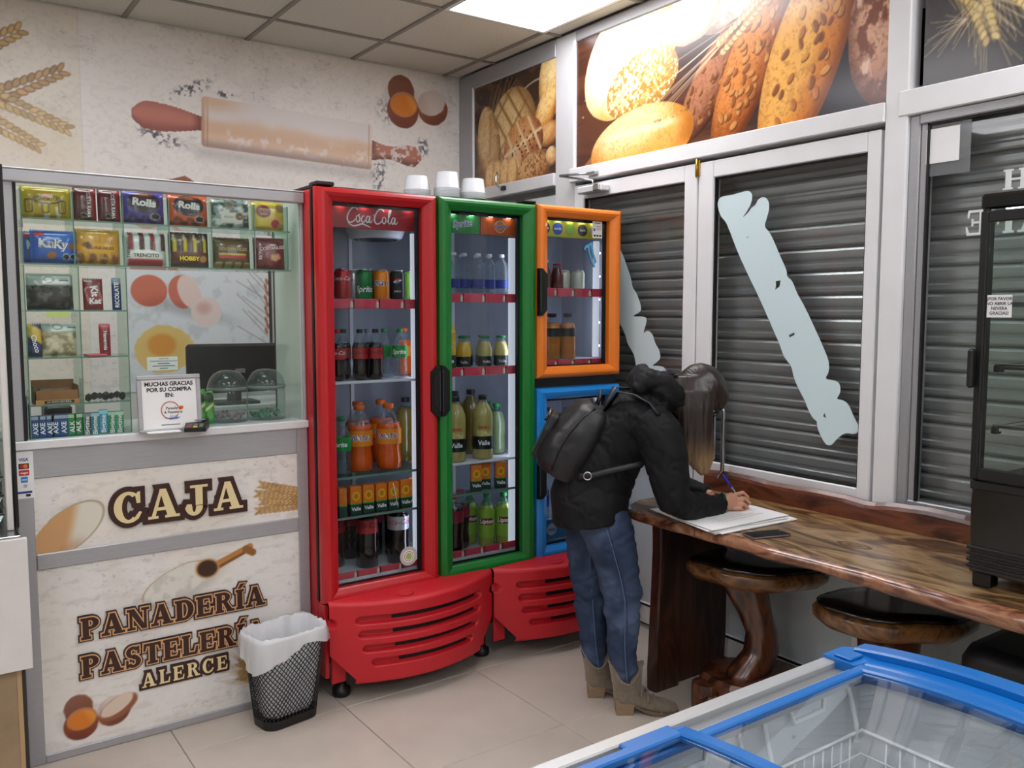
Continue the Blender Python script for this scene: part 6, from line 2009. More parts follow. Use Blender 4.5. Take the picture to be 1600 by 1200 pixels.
for k, (x, y) in enumerate(((2.60, 3.25), (2.655, 3.21))):
    can('cream', (x, y, z), ['pale cream can behind the other, orange column top shelf', 'pale cream can in front, orange column top shelf'][k], mat('can_cream', 'c9cdb8', .35, .2), [], G9, h=.09)
G10 = 'orange drinks on the lower shelf behind the orange door'
z = 1.3025
bottle('gat_b', (2.445, 3.24, z), 'deep blue sports drink half hidden behind the orange frame', .215, .036, mat('blue_drink', '20389a', .2, coat=.4), .85, M_PETC, M_CAPB, (.55, .72, L_BLACK), None, shape=straight, group=G10)
for k, (x, y) in enumerate(((2.496, 3.205), (2.55, 3.28), (2.588, 3.205))):
    bottle('gat', (x, y, z), ['amber sports drink on the left behind the orange door', 'amber sports drink in the back behind the orange door', 'amber sports drink on the right behind the orange door'][k], .215, .040, mat('amber_drink', 'b4701c', .2, coat=.4), .80, M_PETC, M_CAPB, (.50, .68, L_BLACK), None, shape=straight, group=G10, capr=.5)
G11 = 'water bottles behind the blue door'
for k, (x, y) in enumerate(((2.43, 3.205), (2.49, 3.285), (2.55, 3.205), (2.61, 3.285), (2.67, 3.205))):
    bottle('wat2', (x, y, .4605), ORD[k] + ' large red-capped water bottle from the left behind the blue door', .30, .042, None, .7, M_PETC, M_CAPR, (.5, .68, clear('label_bluefilm2', '7088d8', 1.4, .1, .6, '3a50b0')), None, shape=straight, group=G11)
for k, (x, y) in enumerate(((2.44, 3.205), (2.51, 3.25), (2.58, 3.205), (2.65, 3.25))):
    bottle('wat3', (x, y, .8505), ORD[k] + ' blue-capped water bottle from the left on the blue column shelf', .22, .034, None, .7, M_PETC, M_CAPBL, (.5, .68, MATS['label_bluefilm2']), None, shape=straight, group=G11)
vs_ = MB().box(2.378, 2.735, FY + .052, FY + .056, .470, .565).build('shelf_card', mat('card_teal', '1f6fa0', .35), ck)
MB().prism([(2.425 + .028 * math.cos(a), .518 + .028 * math.sin(a)) for a in np.linspace(0, 2 * PI, 24)[:-1]], FY + .050, FY + .0525, 'y').build('round_badge', mat('badge_pale', 'a8c8d8', .4), vs_)
text('vital', .026, C_BLUE, vs_, (2.425, FY + .0495, .518), bold=.02)
MB().prism([(2.49, .50), (2.505, .535), (2.52, .50)], FY + .050, FY + .0525, 'y').build('leaf_mark', C_GREEN, vs_)

# clear cup stacks on top of the cooler
M_CUP = clear('cup_plastic', 'f8fafc', 1.4, .25, .6, 'f4f6fa')
for k, (x, y, n_, hh) in enumerate(((1.79, 3.22, 5, .060), (1.912, 3.18, 7, .070), (2.03, 3.16, 5, .062))):
    cs_ = thing('cup_stack', ['stack of clear plastic cups on the cooler, left of three', 'tallest stack of clear plastic cups on the cooler', 'stack of clear plastic cups on the cooler, right of three'][k], 'cups', (x, y, 2.003), group='plastic cup stacks on the cooler')
    for q in range(n_):
        MB().loft([[(rr * math.cos(2 * PI * j / 20), rr * math.sin(2 * PI * j / 20), zz) for j in range(20)] for rr, zz in ((.054, 0), (.058, .003), (.053, .006), (.046, hh))], True, False, True).build('cup', M_CUP, cs_, (0, 0, .006 * q))
# ================================================================== waste bin
bn = thing('waste_bin', 'black wire mesh waste bin with a white bag liner beside the cash counter', 'bin', (1.115, 3.055, 0), rz=.16)


def rrect(hx, hy, rad, n=44):
    pts = []
    per = []
    for k, (cx, cy, a0) in enumerate(((hx - rad, hy - rad, 0), (-hx + rad, hy - rad, 90), (-hx + rad, -hy + rad, 180), (hx - rad, -hy + rad, 270))):
        for j in range(6):
            a = math.radians(a0 + 90 * j / 5)
            per.append((cx + rad * math.cos(a), cy + rad * math.sin(a)))
    # resample evenly
    L = [0]
    for i in range(len(per)):
        a, b = per[i], per[(i + 1) % len(per)]; L.append(L[-1] + math.hypot(b[0] - a[0], b[1] - a[1]))
    for k in range(n):
        t = L[-1] * k / n
        i = max(j for j in range(len(L)) if L[j] <= t + 1e-12)
        i = min(i, len(per) - 1)
        a, b = per[i], per[(i + 1) % len(per)]; f = (t - L[i]) / max(1e-9, L[i + 1] - L[i])
        pts.append((a[0] + (b[0] - a[0]) * f, a[1] + (b[1] - a[1]) * f))
    return pts


BH = .345


def bin_pt(u, z, off=0.0):
    t = z / BH
    n = 132
    ring = BRING.get(round(t, 3))
    if ring is None:
        ring = BRING[round(t, 3)] = rrect(.108 + .030 * t + off, .070 + .026 * t + off, .045 + .01 * t, n)
    k = u % n
    i = int(k) % n; f = k - int(k)
    a, b = ring[i], ring[(i + 1) % n]
    return (a[0] + (b[0] - a[0]) * f, a[1] + (b[1] - a[1]) * f, z)


BRING = {}
b = MB()
NW, NS = 44, 16
for d in (-1, 1):
    for k in range(NW):
        path = []
        for s_ in range(NS + 1):
            z = .03 + (BH - .03) * s_ / NS
            path.append(bin_pt(132 / NW * k + d * 44 * s_ / NS, z))
        b.tube(path, .0019, 4, caps=False)
o = b.build('wire_mesh', M_BLACK, bn, fixn=False); o['kind'] = 'stuff'
b = MB(); b.loft([[bin_pt(j * 3, z, .001) for j in range(44)] for z in (0, .006, .034)], True, True, False); b.build('base_band', M_BLACK, bn)
MB().tube([bin_pt(j * 3, BH) for j in range(44)], .004, 6, closed=True).build('rim', M_BLACK, bn)
M_BAG = clear('bag_film', 'f4f6f8', 1.4, .3, .72, 'f2f4f8')
rings = []
rr = random.Random(5)
NB = 66
drop = [.055 + .012 * math.sin(2 * PI * j / NB * 2 + 1.2) + .010 * math.sin(2 * PI * j / NB * 5) + .06 * math.exp(-((j - 34) / 6) ** 2) for j in range(NB)]
ph = [rr.uniform(-1, 1) for _ in range(NB)]
for (q, off) in ((1.0, .018), (.66, .016), (.33, .013), (.06, .009)):
    rings.append([(lambda P: (P[0] * (1 + off * 9 + .05 * ph[j] * q), P[1] * (1 + off * 9 + .05 * ph[(j * 7) % NB] * q), P[2]))(bin_pt(j * 2, BH - drop[j] * q)) for j in range(NB)])
rings.append([(lambda P: (P[0] * 1.04, P[1] * 1.05, P[2] + .010 + .006 * ph[j]))(bin_pt(j * 2, BH)) for j in range(NB)])
rings.append([(lambda P: (P[0] * .97, P[1] * .96, P[2] + .006))(bin_pt(j * 2, BH)) for j in range(NB)])
for z, k in ((.27, .94), (.18, .90), (.09, .86), (.04, .80)):
    rings.append([(lambda P: (P[0] * (k + .05 * ph[(j * 3) % NB]), P[1] * (k + .06 * ph[(j * 5) % NB]), P[2]))(bin_pt(j * 2, z)) for j in range(NB)])
b = MB(); b.loft(rings, True, False, True); b.build('bag_liner', M_BAG, bn, fixn=False)

# ================================================================== live-edge table
M_SLAB = wood_mat('slab_wood', '3e2a1a', '7a5a38', 'aa8c60', (5, 1.2, 6), .28, .5, 5)
M_EDGE = wood_mat('live_edge', '3a1c10', '6e3f28', '9a6a4c', (6, 3, 8), .25, .8, 3)
M_DKW = wood_mat('dark_wood', '1e100a', '2e190f', '472718', (9, 9, 1.6), .4, .3, 3)
M_RDW = wood_mat('red_wood', '35190f', '55291a', '74402a', (8, 2, 8), .35, .4, 3)
M_STW = wood_mat('stool_wood', '241009', '3f1f12', '6a3c22', (7, 7, 3), .3, .7, 3)
tb = thing('wooden_table', 'long live-edge wooden wall table with a dark plank end', 'table', (0, 0, 0))
ZT2 = .762
ys = np.linspace(2.545, .18, 110)
rings = []
for y in ys:
    n1 = float(vnoise(np.array([y * 6.3]), np.array([1.7]), 5)[0]) - .5; n2 = float(vnoise(np.array([y * 17.]), np.array([4.7]), 6)[0]) - .5; n3 = float(vnoise(np.array([y * 5.]), np.array([8.7]), 7)[0])
    t = max(0, (y - 2.36) / .185)
    xf = 2.262 + .030 * n1 + .010 * n2 + .15 * t ** 3
    th = .034 + .028 * n3 + .008 * max(0, min(1, (2.1 - y)))
    xe = 2.30 + .03 * n1 + .15 * t ** 3
    zs = ZT2 - .004 * t
    rings.append([(2.862, y, zs), (2.60, y, zs), (xf + .034 + .012 * n2, y, zs), (xf + .012, y, zs - .006), (xf, y, zs - .018 - .01 * n3), (xf + .012, y, zs - th * .8), (xf + .05, y, zs - th - .004), (2.60, y, zs - .062), (2.862, y, zs - .062)])
b = MB(); b.loft(rings, True, True, True, smooth=False)
for i, f in enumerate(b.f):
    if len(f) == 4:
        k = [v % 9 for v in f]
        if set(k) <= {2, 3} or set(k) <= {3, 4} or set(k) <= {4, 5} or set(k) <= {5, 6}:
            b.mi[i] = 1; b.sm[i] = True
        if set(k) <= {6, 7} or set(k) <= {7, 8}:
            b.mi[i] = 2
    else:
        b.mi[i] = 1
b.build('tabletop', [M_SLAB, M_EDGE, M_DKW], tb)
b = MB()
rings = []
for y in np.linspace(2.555, .18, 60):
    n1 = float(vnoise(np.array([y * 9.]), np.array([3.7]), 8)[0]); z = .828 + .022 * n1 + .012 * max(0, min(1, (2.2 - y)))
    rings.append([(2.868, y, ZT2 - .02), (2.868, y, z), (2.850, y, z + .002), (2.838, y, z - .010), (2.832, y, z - .022), (2.828, y, ZT2 - .02)])
b.loft(rings, True, True, True, smooth=False); b.build('back_board', M_RDW, tb)


def plank(xa, xb, y, name='end_plank'):
    b = MB()
    rings = []
    for z in np.linspace(0, .71, 16):
        n1 = float(vnoise(np.array([z * 7.]), np.array([y]), 9)[0]) - .5; n2 = float(vnoise(np.array([z * 6.]), np.array([y + 3]), 10)[0]) - .5
        lft = xa + .012 * n1 + .02 * (z / .71) - (.004 if z < .1 else 0); rgt = xb + .015 * n2
        rings.append([(lft + .006, y - .028, z), (lft, y - .02, z), (lft, y + .02, z), (lft + .008, y + .028, z), (rgt, y + .028, z), (rgt, y - .028, z)])
    b.loft(rings, True, True, True, smooth=False)
    return b.build(name, M_DKW, tb)


plank(2.405, 2.535, 2.43); plank(2.530, 2.835, 2.452); plank(2.42, 2.835, .42)
# knot rings in the slab
for (kx, ky, r0) in ((2.52, 1.62, .05), (2.60, 2.02, .012)):
    for k, r_ in enumerate((1.0, .72, .45, .2)):
        MB().loft([[(kx + r0 * r_ * .62 * math.cos(a), ky + r0 * r_ * 1.25 * math.sin(a), ZT2 + .0004 + .00012 * k) for a in np.linspace(0, 2 * PI, 29)[:-1]], [(kx, ky, ZT2 + .0005 + .00012 * k)] * 28], True, False, False).build('knot', [mat('knot_dark', '5c3d1e', .35, coat=.4), mat('knot_mid', '8a6436', .35, coat=.4)][k % 2], tb, fixn=False)
MB().box(2.250, 2.2515, 2.068, 2.070, .735, .7615).build('edge_crack', M_BLACK, tb)

# ================================================================== stools
def blob_ring(cx, cy, rx, ry, z, seed, n=36, amp=.12, rot=0.0, tilt=0.0):
    r = []
    for j in range(n):
        a = 2 * PI * j / n
        k = 1 + amp * (float(vnoise(np.array([2.2 * math.cos(a) + 5]), np.array([2.2 * math.sin(a) + 5]), seed)[0]) - .5) * 2
        x, y = rx * k * math.cos(a), ry * k * math.sin(a)
        c, s = math.cos(rot), math.sin(rot)
        X, Y = x * c - y * s, x * s + y * c
        r.append((cx + X, cy + Y, z + tilt * X))
    return r


def stool(label, loc, rz, seat, stem, foot, zs, seed, cushion=True):
    st = thing('stool', label, 'stool', loc, rz=rz, group='rough wooden stools under the table')
    rx, ry = seat
    b = MB()
    b.loft([blob_ring(0, 0, rx * k, ry * k, z, seed, tilt=-.02) for k, z in ((.62, zs - .085), (.86, zs - .07), (.99, zs - .04), (1.0, zs - .018), (.95, zs - .004), (.7, zs), (.3, zs + .001))], True, True, True)
    b.build('seat_slab', wood_mat('seat_edge_wood', '3a2010', '6a4526', '8e6238', (7, 7, 9), .28, .7, 3), st)
    b = MB(); b.loft([blob_ring(0, 0, rx * k, ry * k, z, seed, tilt=-.02) for k, z in ((.94, zs - .002), (.95, zs + .006), (.90, zs + .013), (.6, zs + .016), (.2, zs + .016))], True, True, True)
    b.build('seat_pad', mat('dark_lacquer', '17110f', .16, coat=.6), st)
    b = MB(); b.loft([blob_ring(cx, cy, r_, r2, z, seed + 3, n=24, amp=.14, rot=ro) for (cx, cy, r_, r2, z, ro) in stem], True, True, True); b.build('stem', M_STW, st)
    for k, (cx, cy, r_, r2, z0, z1, sd) in enumerate(foot):
        b = MB(); b.loft([blob_ring(cx, cy, r_ * q, r2 * q, z, sd, n=20, amp=.10) for q, z in ((1.0, z0), (1.02, z0 + (z1 - z0) * .7), (.95, z1), (.6, z1 + .003))], True, True, True, smooth=False); b.build('base_block', wood_mat('base_wood', '2a130b', '48261a', '744630', (9, 9, 9), .35, .5, 3) if k else M_STW, st)
    return st


stool('rough wooden stool nearest the person, pale curved seat edge and twisted trunk', (2.67, 2.13, 0), -.66, (.255, .185),
      [(-.05, .03, .10, .07, .50, 0), (-.03, .02, .085, .06, .44, .2), (.0, .01, .07, .055, .36, .4), (.025, .0, .062, .055, .28, .6), (.02, -.01, .075, .06, .21, .8), (-.02, -.01, .11, .07, .145, .9), (-.03, -.01, .12, .075, .12, 1)],
      [(.0, -.02, .205, .155, .065, .125, 27), (-.05, -.04, .185, .14, .0, .066, 22), (-.20, -.06, .05, .05, 0, .10, 23)], .558, 4)
stool('rough wooden stool with a thick slab seat and stout trunk, nearer the freezer', (2.66, 1.545, 0), -.62, (.265, .18),
      [(-.03, 0, .10, .09, .49, 0), (-.03, 0, .095, .085, .36, .1), (-.02, 0, .10, .09, .22, .2), (-.01, 0, .12, .10, .12, .3)], [(0, 0, .17, .15, 0, .12, 31)], .548, 9)
s3 = thing('stool', 'low stool with a black padded cushion at the right edge', 'stool', (2.66, 1.08, 0), group='rough wooden stools under the table')
b = MB(); b.loft([rr_ for rr_ in [[(hx * c[0], hx * c[1] * .9, z) for c in rrect(1, 1, .35, 40)] for hx, z in ((.15, .405), (.18, .415), (.195, .45), (.195, .52), (.18, .55), (.14, .562))]], True, True, True); b.build('cushion', mat('black_leather', '1a191b', .45, bump=.1, bscale=200), s3)
MB().tube([(.196 * c[0], .196 * .9 * c[1], .478) for c in rrect(1, 1, .35, 40)], .004, 6, closed=True).build('piping', M_BLACK, s3)
b = MB(); b.loft([blob_ring(-.04, -.02, .24 * k, .20 * k, z, 12, amp=.08) for k, z in ((.9, .34), (1, .36), (.97, .40), (.5, .404))], True, True, True); b.build('seat_slab', M_SLAB, s3)
b = MB(); b.loft([blob_ring(0, 0, .11, .10, z, 13, n=24) for z in (0, .12, .24, .345)], True, True, True); b.build('stem', M_STW, s3)

# ================================================================== countertop display fridge
df = thing('display_fridge', 'black countertop display fridge with glass front at the right end of the table', 'fridge', (0, 0, 0))
DX0, DX1, DY0, DY1 = 2.41, 2.82, .72, 1.20


def dp(name, x0, x1, y0, y1, z0, z1, m=M_BLACK, bev=.004):
    return MB().box(x0, x1, y0, y1, z0, z1, bev).build(name, m, df)


M_DBLK = mat('gloss_black', '0c0c0d', .15, coat=.5)
for (x, y) in ((DX0 + .01, DY1 - .06), (DX0 + .01, DY0 + .01), (DX1 - .06, DY1 - .06), (DX1 - .06, DY0 + .01)):
    dp('leg', x, x + .05, y, y + .05, ZT2, .812)
dp('base', DX0 + .004, DX1, DY0, DY1, .80, 1.055, M_DBLK, .006)
for k in range(4):
    dp('vent_rib', DX0 - .004, DX0 + .006, DY0, DY1 + .002, .815 + .017 * k, .825 + .017 * k, M_BLACK, .002)
dp('base_trim', DX0 - .002, DX1, DY0, DY1 + .002, 1.035, 1.062)
for y in (DY0, DY1 - .022):
    dp('corner_post', DX0, DX0 + .03, y, y + .022, 1.06, 1.83); dp('corner_post', DX1 - .03, DX1, y, y + .03, 1.06, 1.83)
dp('top_cap', DX0 - .004, DX1, DY0 - .004, DY1 + .004, 1.80, 1.842, M_DBLK, .006)
dp('side_pane', DX0 + .03, DX1 - .03, DY1 - .006, DY1 - .002, 1.06, 1.80, M_CASE_GLASS, 0); dp('side_pane', DX0 + .03, DX1 - .03, DY0 + .002, DY0 + .006, 1.06, 1.80, M_CASE_GLASS, 0)
dp('back_pane', DX1 - .012, DX1 - .008, DY0 + .03, DY1 - .03, 1.06, 1.80, M_CASE_GLASS, 0)
dd = MB()
for (y0, y1, z0, z1) in ((DY1 - .022, DY1 - .002, 1.066, 1.795), (DY0 + .002, DY0 + .022, 1.066, 1.795), (DY0 + .022, DY1 - .022, 1.765, 1.795), (DY0 + .022, DY1 - .022, 1.066, 1.098)):
    dd.box(DX0 - .012, DX0 + .002, y0, y1, z0, z1, .003)
dd = dd.build('door', M_BLACK, df)
MB().box(DX0 - .007, DX0 - .003, DY0 + .02, DY1 - .02, 1.09, 1.77).build('pane', M_CASE_GLASS, dd)
MB().box(DX0 - .040, DX0 - .012, DY1 - .010, DY1 + .006, 1.318, 1.425, .006).build('handle', M_BLACK, dd)
for k, z in enumerate((1.21, 1.38, 1.55)):
    o = MB()
    for q in range(11):
        o.tube([(DX0 + .06, DY0 + .03 + .042 * q, z), (DX1 - .03, DY0 + .03 + .042 * q, z)], .0022, 5)
    o.tube([(DX0 + .06, DY0 + .025, z), (DX0 + .06, DY1 - .025, z)], .004, 6); o.tube([(DX1 - .03, DY0 + .025, z), (DX1 - .03, DY1 - .025, z)], .004, 6)
    o.build('wire_shelf', mat('shelf_steel', '8a8c8c', .3, .9), df)
    MB().box(DX0 + .04, DX0 + .052, DY0 + .03, DY1 - .03, z - .012, z - .004).build('shelf_bar', M_CHROME if k != 1 else M_BLACK, df)
    MB().box(DX0 + .034, DX0 + .06, DY1 - .05, DY1 - .03, z - .02, z, .003).build('shelf_clip', M_BLACK, df)
dp('led_strip', DX0 + .045, DX0 + .06, DY0 + .04, DY1 - .04, 1.790, 1.798, M_LED, 0)
nc = thing('fridge_notice', 'small white notice asking not to open the fridge, stuck on its glass', 'notice', (DX0 - .0085, 1.140, 1.540))
MB().box(-.0006, .0006, -.032, .032, -.030, .030).build('card', M_PAPER, nc)
for k, s_ in enumerate(('¡POR FAVOR', 'NO ABRIR LA', 'NEVERA', 'GRACIAS!')):
    text(s_, .0115, M_INK, nc, (-.0012, 0, .0195 - .0128 * k), RX, bold=.02)
# pastries inside
M_CAKE = mat('sponge', 'c99a5a', .7, noise=.2, nscale=60, bump=.3, bscale=120); M_CREAMC = mat('whipped_cream', 'efe6d6', .5)
for k, (y, z) in enumerate(((1.03, 1.38), (.90, 1.38), (1.02, 1.067), (.88, 1.067), (1.0, 1.21))):
    t = thing('cake_slice', ['cake slice on the middle wire shelf near the glass front', 'cake slice further right on the middle wire shelf', 'cake slice on the floor of the display fridge by the door', 'cake slice at the back right of the display fridge floor', 'cake slice on the lower wire shelf'][k], 'cake', (2.53, y, z + .0025), group='cakes in the display fridge')
    MB().lathe([(0, 0), (.045, 0), (.055, .006), (.056, .008), (0, .004)], 18).build('plate', M_WHITE, t)
    pr = [(-.045, -.01), (.04, -.035), (.045, .0), (.04, .035), (-.045, .01)]
    MB().prism(pr, .006, .03, 'z').build('sponge', M_CAKE, t); MB().prism(pr, .03, .036, 'z').build('cream_layer', M_CREAMC, t); MB().prism(pr, .036, .058, 'z').build('sponge', M_CAKE, t); MB().prism(pr, .058, .066, 'z').build('cream_top', M_CREAMC, t)

# window lettering seen in reverse from inside
M_VINYL = mat('white_vinyl', 'd8dcdc', .5)


def window_letter(ch, y, z, h, w):
    polys, gw = glyph(ch)
    b = MB()
    for j, pl in enumerate(polys):
        b.prism([(y + a * h * w, z + c * h) for a, c in pl], XR + .0095 - j * 1e-5, XR + .0112, 'x')
    return b.build('window_letter', M_VINYL, w1)


window_letter('E', 1.424, 1.776, .082, 1.0); window_letter('F', 1.342, 1.776, .082, 1.0); window_letter('A', 1.245, 1.776, .082, 1.0); window_letter('C', 1.15, 1.776, .082, 1.0)
window_letter('H', 1.305, 1.912, .064, 1.15)

# ================================================================== chest freezer
M_FBLUE = mat('freezer_blue', '0668b8', .32, coat=.3); M_FWHITE = mat('freezer_white', 'e6e6e6', .35); M_FLIN = mat('freezer_liner', 'dde1e4', .4, noise=.02); M_WIRE = mat('white_wire', 'f2f4f5', .35)
M_RAIL = mat('freezer_rail', 'c4c6c8', .3, .5)
fz = thing('chest_freezer', 'chest freezer with blue rim and sliding curved glass lids in the foreground', 'freezer', (0, 0, 0))
fx0, fx1, fy0, fy1 = -.25, 1.665, .40, 1.065


def fp_(name, x0, x1, y0, y1, z0, z1, m=M_FWHITE, bev=.006, parent=fz):
    return MB().box(x0, x1, y0, y1, z0, z1, bev).build(name, m, parent)


ym = (fy0 + fy1) / 2


def zarc(y, o=0.0):
    return .797 + o + .030 * (1 - ((y - ym) / (fy1 - ym)) ** 2)


fp_('back_wall', fx0, fx1 - .01, fy1 - .05, fy1 - .005, .06, .775); fp_('front_wall', fx0, fx1 - .01, fy0 + .005, fy0 + .05, .06, .775); fp_('end_wall', fx1 - .055, fx1 - .01, fy0 + .05, fy1 - .05, .06, .775); fp_('end_wall', fx0, fx0 + .045, fy0 + .05, fy1 - .05, .06, .775)
fp_('inner_floor', fx0 + .045, fx1 - .055, fy0 + .05, fy1 - .05, .18, .20, M_FLIN, 0)
fp_('inner_wall', fx0 + .045, fx1 - .056, fy1 - .054, fy1 - .051, .2, .77, M_FLIN, 0); fp_('inner_wall', fx0 + .045, fx1 - .056, fy0 + .051, fy0 + .054, .2, .77, M_FLIN, 0); fp_('inner_wall', fx1 - .059, fx1 - .056, fy0 + .05, fy1 - .05, .2, .77, M_FLIN, 0)
fp_('plinth', fx0 + .05, fx1 - .06, fy0 + .05, fy1 - .05, .0, .06, M_BLACK, 0)
for s_, y in ((1, fy1), (-1, fy0)):
    a = lambda d: y - s_ * d
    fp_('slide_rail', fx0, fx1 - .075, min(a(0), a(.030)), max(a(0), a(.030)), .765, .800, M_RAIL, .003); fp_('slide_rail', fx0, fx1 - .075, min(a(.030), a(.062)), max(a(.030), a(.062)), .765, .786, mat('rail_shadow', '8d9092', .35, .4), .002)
    fp_('slide_rail', fx0, fx1 - .075, min(a(.062), a(.078)), max(a(.062), a(.078)), .765, .795, M_RAIL, .002)


def arc_bar(x0, x1, ya, yb, o, th, m, name, parent, n=26, round_=.0):
    b = MB(); rings = []
    for y in np.linspace(ya, yb, n):
        z = zarc(y, o)
        rings.append([(x0, y, z - th), (x0, y, z - .004), (x0 + .004, y, z), (x1 - .004, y, z), (x1, y, z - .004), (x1, y, z - th)])
    b.loft(rings, True, True, True, smooth=False)
    return b.build(name, m, parent)


arc_bar(fx1 - .045, fx1, fy0 + .03, fy1 - .03, .012, .06, M_FBLUE, 'end_cap', fz); arc_bar(fx1 - .085, fx1 - .045, fy0 + .005, fy1 - .005, -.004, .04, M_FBLUE, 'end_cap', fz)
arc_bar(fx0, fx0 + .07, fy0, fy1, .008, .05, M_FBLUE, 'end_cap', fz)
for y in (fy1, fy0):
    s_ = -1 if y == fy1 else 1
    b = MB(); b.prism([(fx1 - .11, y), (fx1 - .04, y), (fx1, y + s_ * .035), (fx1, y + s_ * .09), (fx1 - .11, y + s_ * .075)], .762, .806, 'z'); b.build('corner_cap', M_FBLUE, fz)
    MB().box(fx1 - .10, fx1 - .055, min(y + s_ * .02, y + s_ * .06), max(y + s_ * .02, y + s_ * .06), .806, .812, .002).build('corner_latch', M_FBLUE, fz)


def lid(xa, xb, o, name='sliding_lid'):
    ya, yb = fy0 + .078, fy1 - .078
    d = MB().box(xa, xb, yb - .022, yb, zarc(yb, o) - .012, zarc(yb, o) + .003, .003).build(name, M_FBLUE, fz)
    MB().box(xa, xb, ya, ya + .022, zarc(ya, o) - .012, zarc(ya, o) + .003, .003).build('lid_bar', M_FBLUE, d)
    arc_bar(xa, xa + .03, ya, yb, o + .002, .014, M_FBLUE, 'lid_bar', d); arc_bar(xb - .030, xb, ya, yb, o + .002, .014, M_FBLUE, 'lid_bar', d)
    rings = [[(xa + .02, y, zarc(y, o - .004)), (xb - .02, y, zarc(y, o - .004))] for y in np.linspace(ya + .012, yb - .012, 26)]
    MB().loft(rings, closed=False).build('curved_pane', clear('freezer_glass', 'f4f7f8', 1.85), d, fixn=False)
    return d


lid(.72, fx1 - .088, -.006); l2 = lid(fx0 + .08, 1.055, .014)
MB().box(.93, 1.045, fy1 - .078, fy1 - .050, .808, .818, .003).build('lid_pull', M_FBLUE, l2)


def basket(label, x0, x1, y0, y1, z0, z1, hooks=True):
    bk = thing('wire_basket', label, 'basket', ((x0 + x1) / 2, (y0 + y1) / 2, z0), group='wire baskets in the freezer')
    cx, cy = (x0 + x1) / 2, (y0 + y1) / 2
    hx, hy, h = (x1 - x0) / 2, (y1 - y0) / 2, z1 - z0
    MB().tube([(-hx, -hy, h), (hx, -hy, h), (hx, hy, h), (-hx, hy, h)], .005, 6, closed=True).build('rim', M_WIRE, bk)
    MB().tube([(-hx, -hy, h - .05), (hx, -hy, h - .05), (hx, hy, h - .05), (-hx, hy, h - .05)], .002, 5, closed=True).build('hoop', M_WIRE, bk)
    b = MB()
    for k in range(1, int(2 * hx / .03)):
        x = -hx + .03 * k
        b.tube([(x, -hy, h), (x, -hy, 0), (x, hy, 0), (x, hy, h)], .0022, 4)
    for k in range(1, int(2 * hy / .03)):
        y = -hy + .03 * k
        b.tube([(-hx, y, h), (-hx, y, 0.002), (hx, y, .002), (hx, y, h)], .0022, 4)
    o = b.build('wire_grid', M_WIRE, bk); o['kind'] = 'stuff'
    if hooks:
        up = fy1 - .058 - cy
        for x in (-hx + .02, hx - .02):
            MB().tube([(x, hy, h - .02), (x, hy, h + .02), (x, up, .765 - z0), (x, up + .0, .772 - z0)], .005, 6).build('hook_wire', M_WIRE, bk)
        MB().tube([(-hx + .02, up, .768 - z0), (-hx * .4, up - .006, .762 - z0), (-hx * .35, up - .01, .735 - z0), (hx * .25, up - .01, .735 - z0), (hx * .3, up - .006, .762 - z0), (hx - .02, up, .768 - z0)], .0055, 6).build('handle_wire', M_WIRE, bk)
    return bk


basket('white wire freezer basket nearest the blue end of the freezer', 1.27, 1.58, .48, .985, .49, .665)
basket('white wire freezer basket in the middle of the freezer', .92, 1.24, .48, .985, .47, .645)
basket('white wire freezer basket half under the upper lid', .56, .89, .48, .985, .49, .665)
# ================================================================== the person at the table
P_LOC = (2.25, 2.40, 0.0)
P_ROT = -.6755                       # local +x: the way she faces, local -y: her right, towards the room
pe = thing('person', 'person in black hooded jacket, jeans and beige boots bending over the table, writing', 'person', P_LOC, rz=P_ROT)


def L3(s, z, w=0.0):
    return Vector((s, -w, z))


def body_ring(s, z, hd, hw, ang, n=28, p=2.3, w=0.0):
    """ring square to a body axis leaning forward by ang; hd half depth, hw half width"""
    ux = Vector((math.cos(ang), 0, -math.sin(ang)))
    out = []
    for j in range(n):
        a = 2 * PI * j / n
        c, q = math.cos(a), math.sin(a)
        c = math.copysign(abs(c) ** (2 / p), c); q = math.copysign(abs(q) ** (2 / p), q)
        out.append(L3(s, z, w) + ux * hd * c + Vector((0, 1, 0)) * hw * q)
    return out


def ball(b, c, r, n=12):
    rx, ry, rz = r if isinstance(r, tuple) else (r, r, r)
    rings = []
    for i in range(n + 1):
        t = PI * (i + .0) / n
        t = min(max(t, .02), PI - .02)
        rings.append([(c[0] + rx * math.sin(t) * math.cos(2 * PI * j / (2 * n)), c[1] + ry * math.sin(t) * math.sin(2 * PI * j / (2 * n)), c[2] - rz * math.cos(t)) for j in range(2 * n)])
    b.loft(rings)


def fuse(b, voxel, smooth_it=4, smooth_f=.5, name='fused'):
    me = b.mesh(name)
    o = bpy.data.objects.new(name, me); COL.objects.link(o)
    m = o.modifiers.new('r', 'REMESH'); m.mode = 'VOXEL'; m.voxel_size = voxel
    if smooth_it:
        s = o.modifiers.new('s', 'SMOOTH'); s.iterations = smooth_it; s.factor = smooth_f
    dg = bpy.context.evaluated_depsgraph_get()
    out = bpy.data.meshes.new_from_object(o.evaluated_get(dg))
    bpy.data.objects.remove(o); bpy.data.meshes.remove(me)
    out.polygons.foreach_set('use_smooth', np.ones(len(out.polygons), bool))
    out.name = name
    return out


def vget(me):
    a = np.empty(len(me.vertices) * 3, np.float32); me.vertices.foreach_get('co', a); return a.reshape(-1, 3)


def nget(me):
    a = np.empty(len(me.vertices) * 3, np.float32); me.vertices.foreach_get('normal', a); return a.reshape(-1, 3)


def vset(me, a):
    me.vertices.foreach_set('co', a.astype(np.float32).ravel()); me.update()


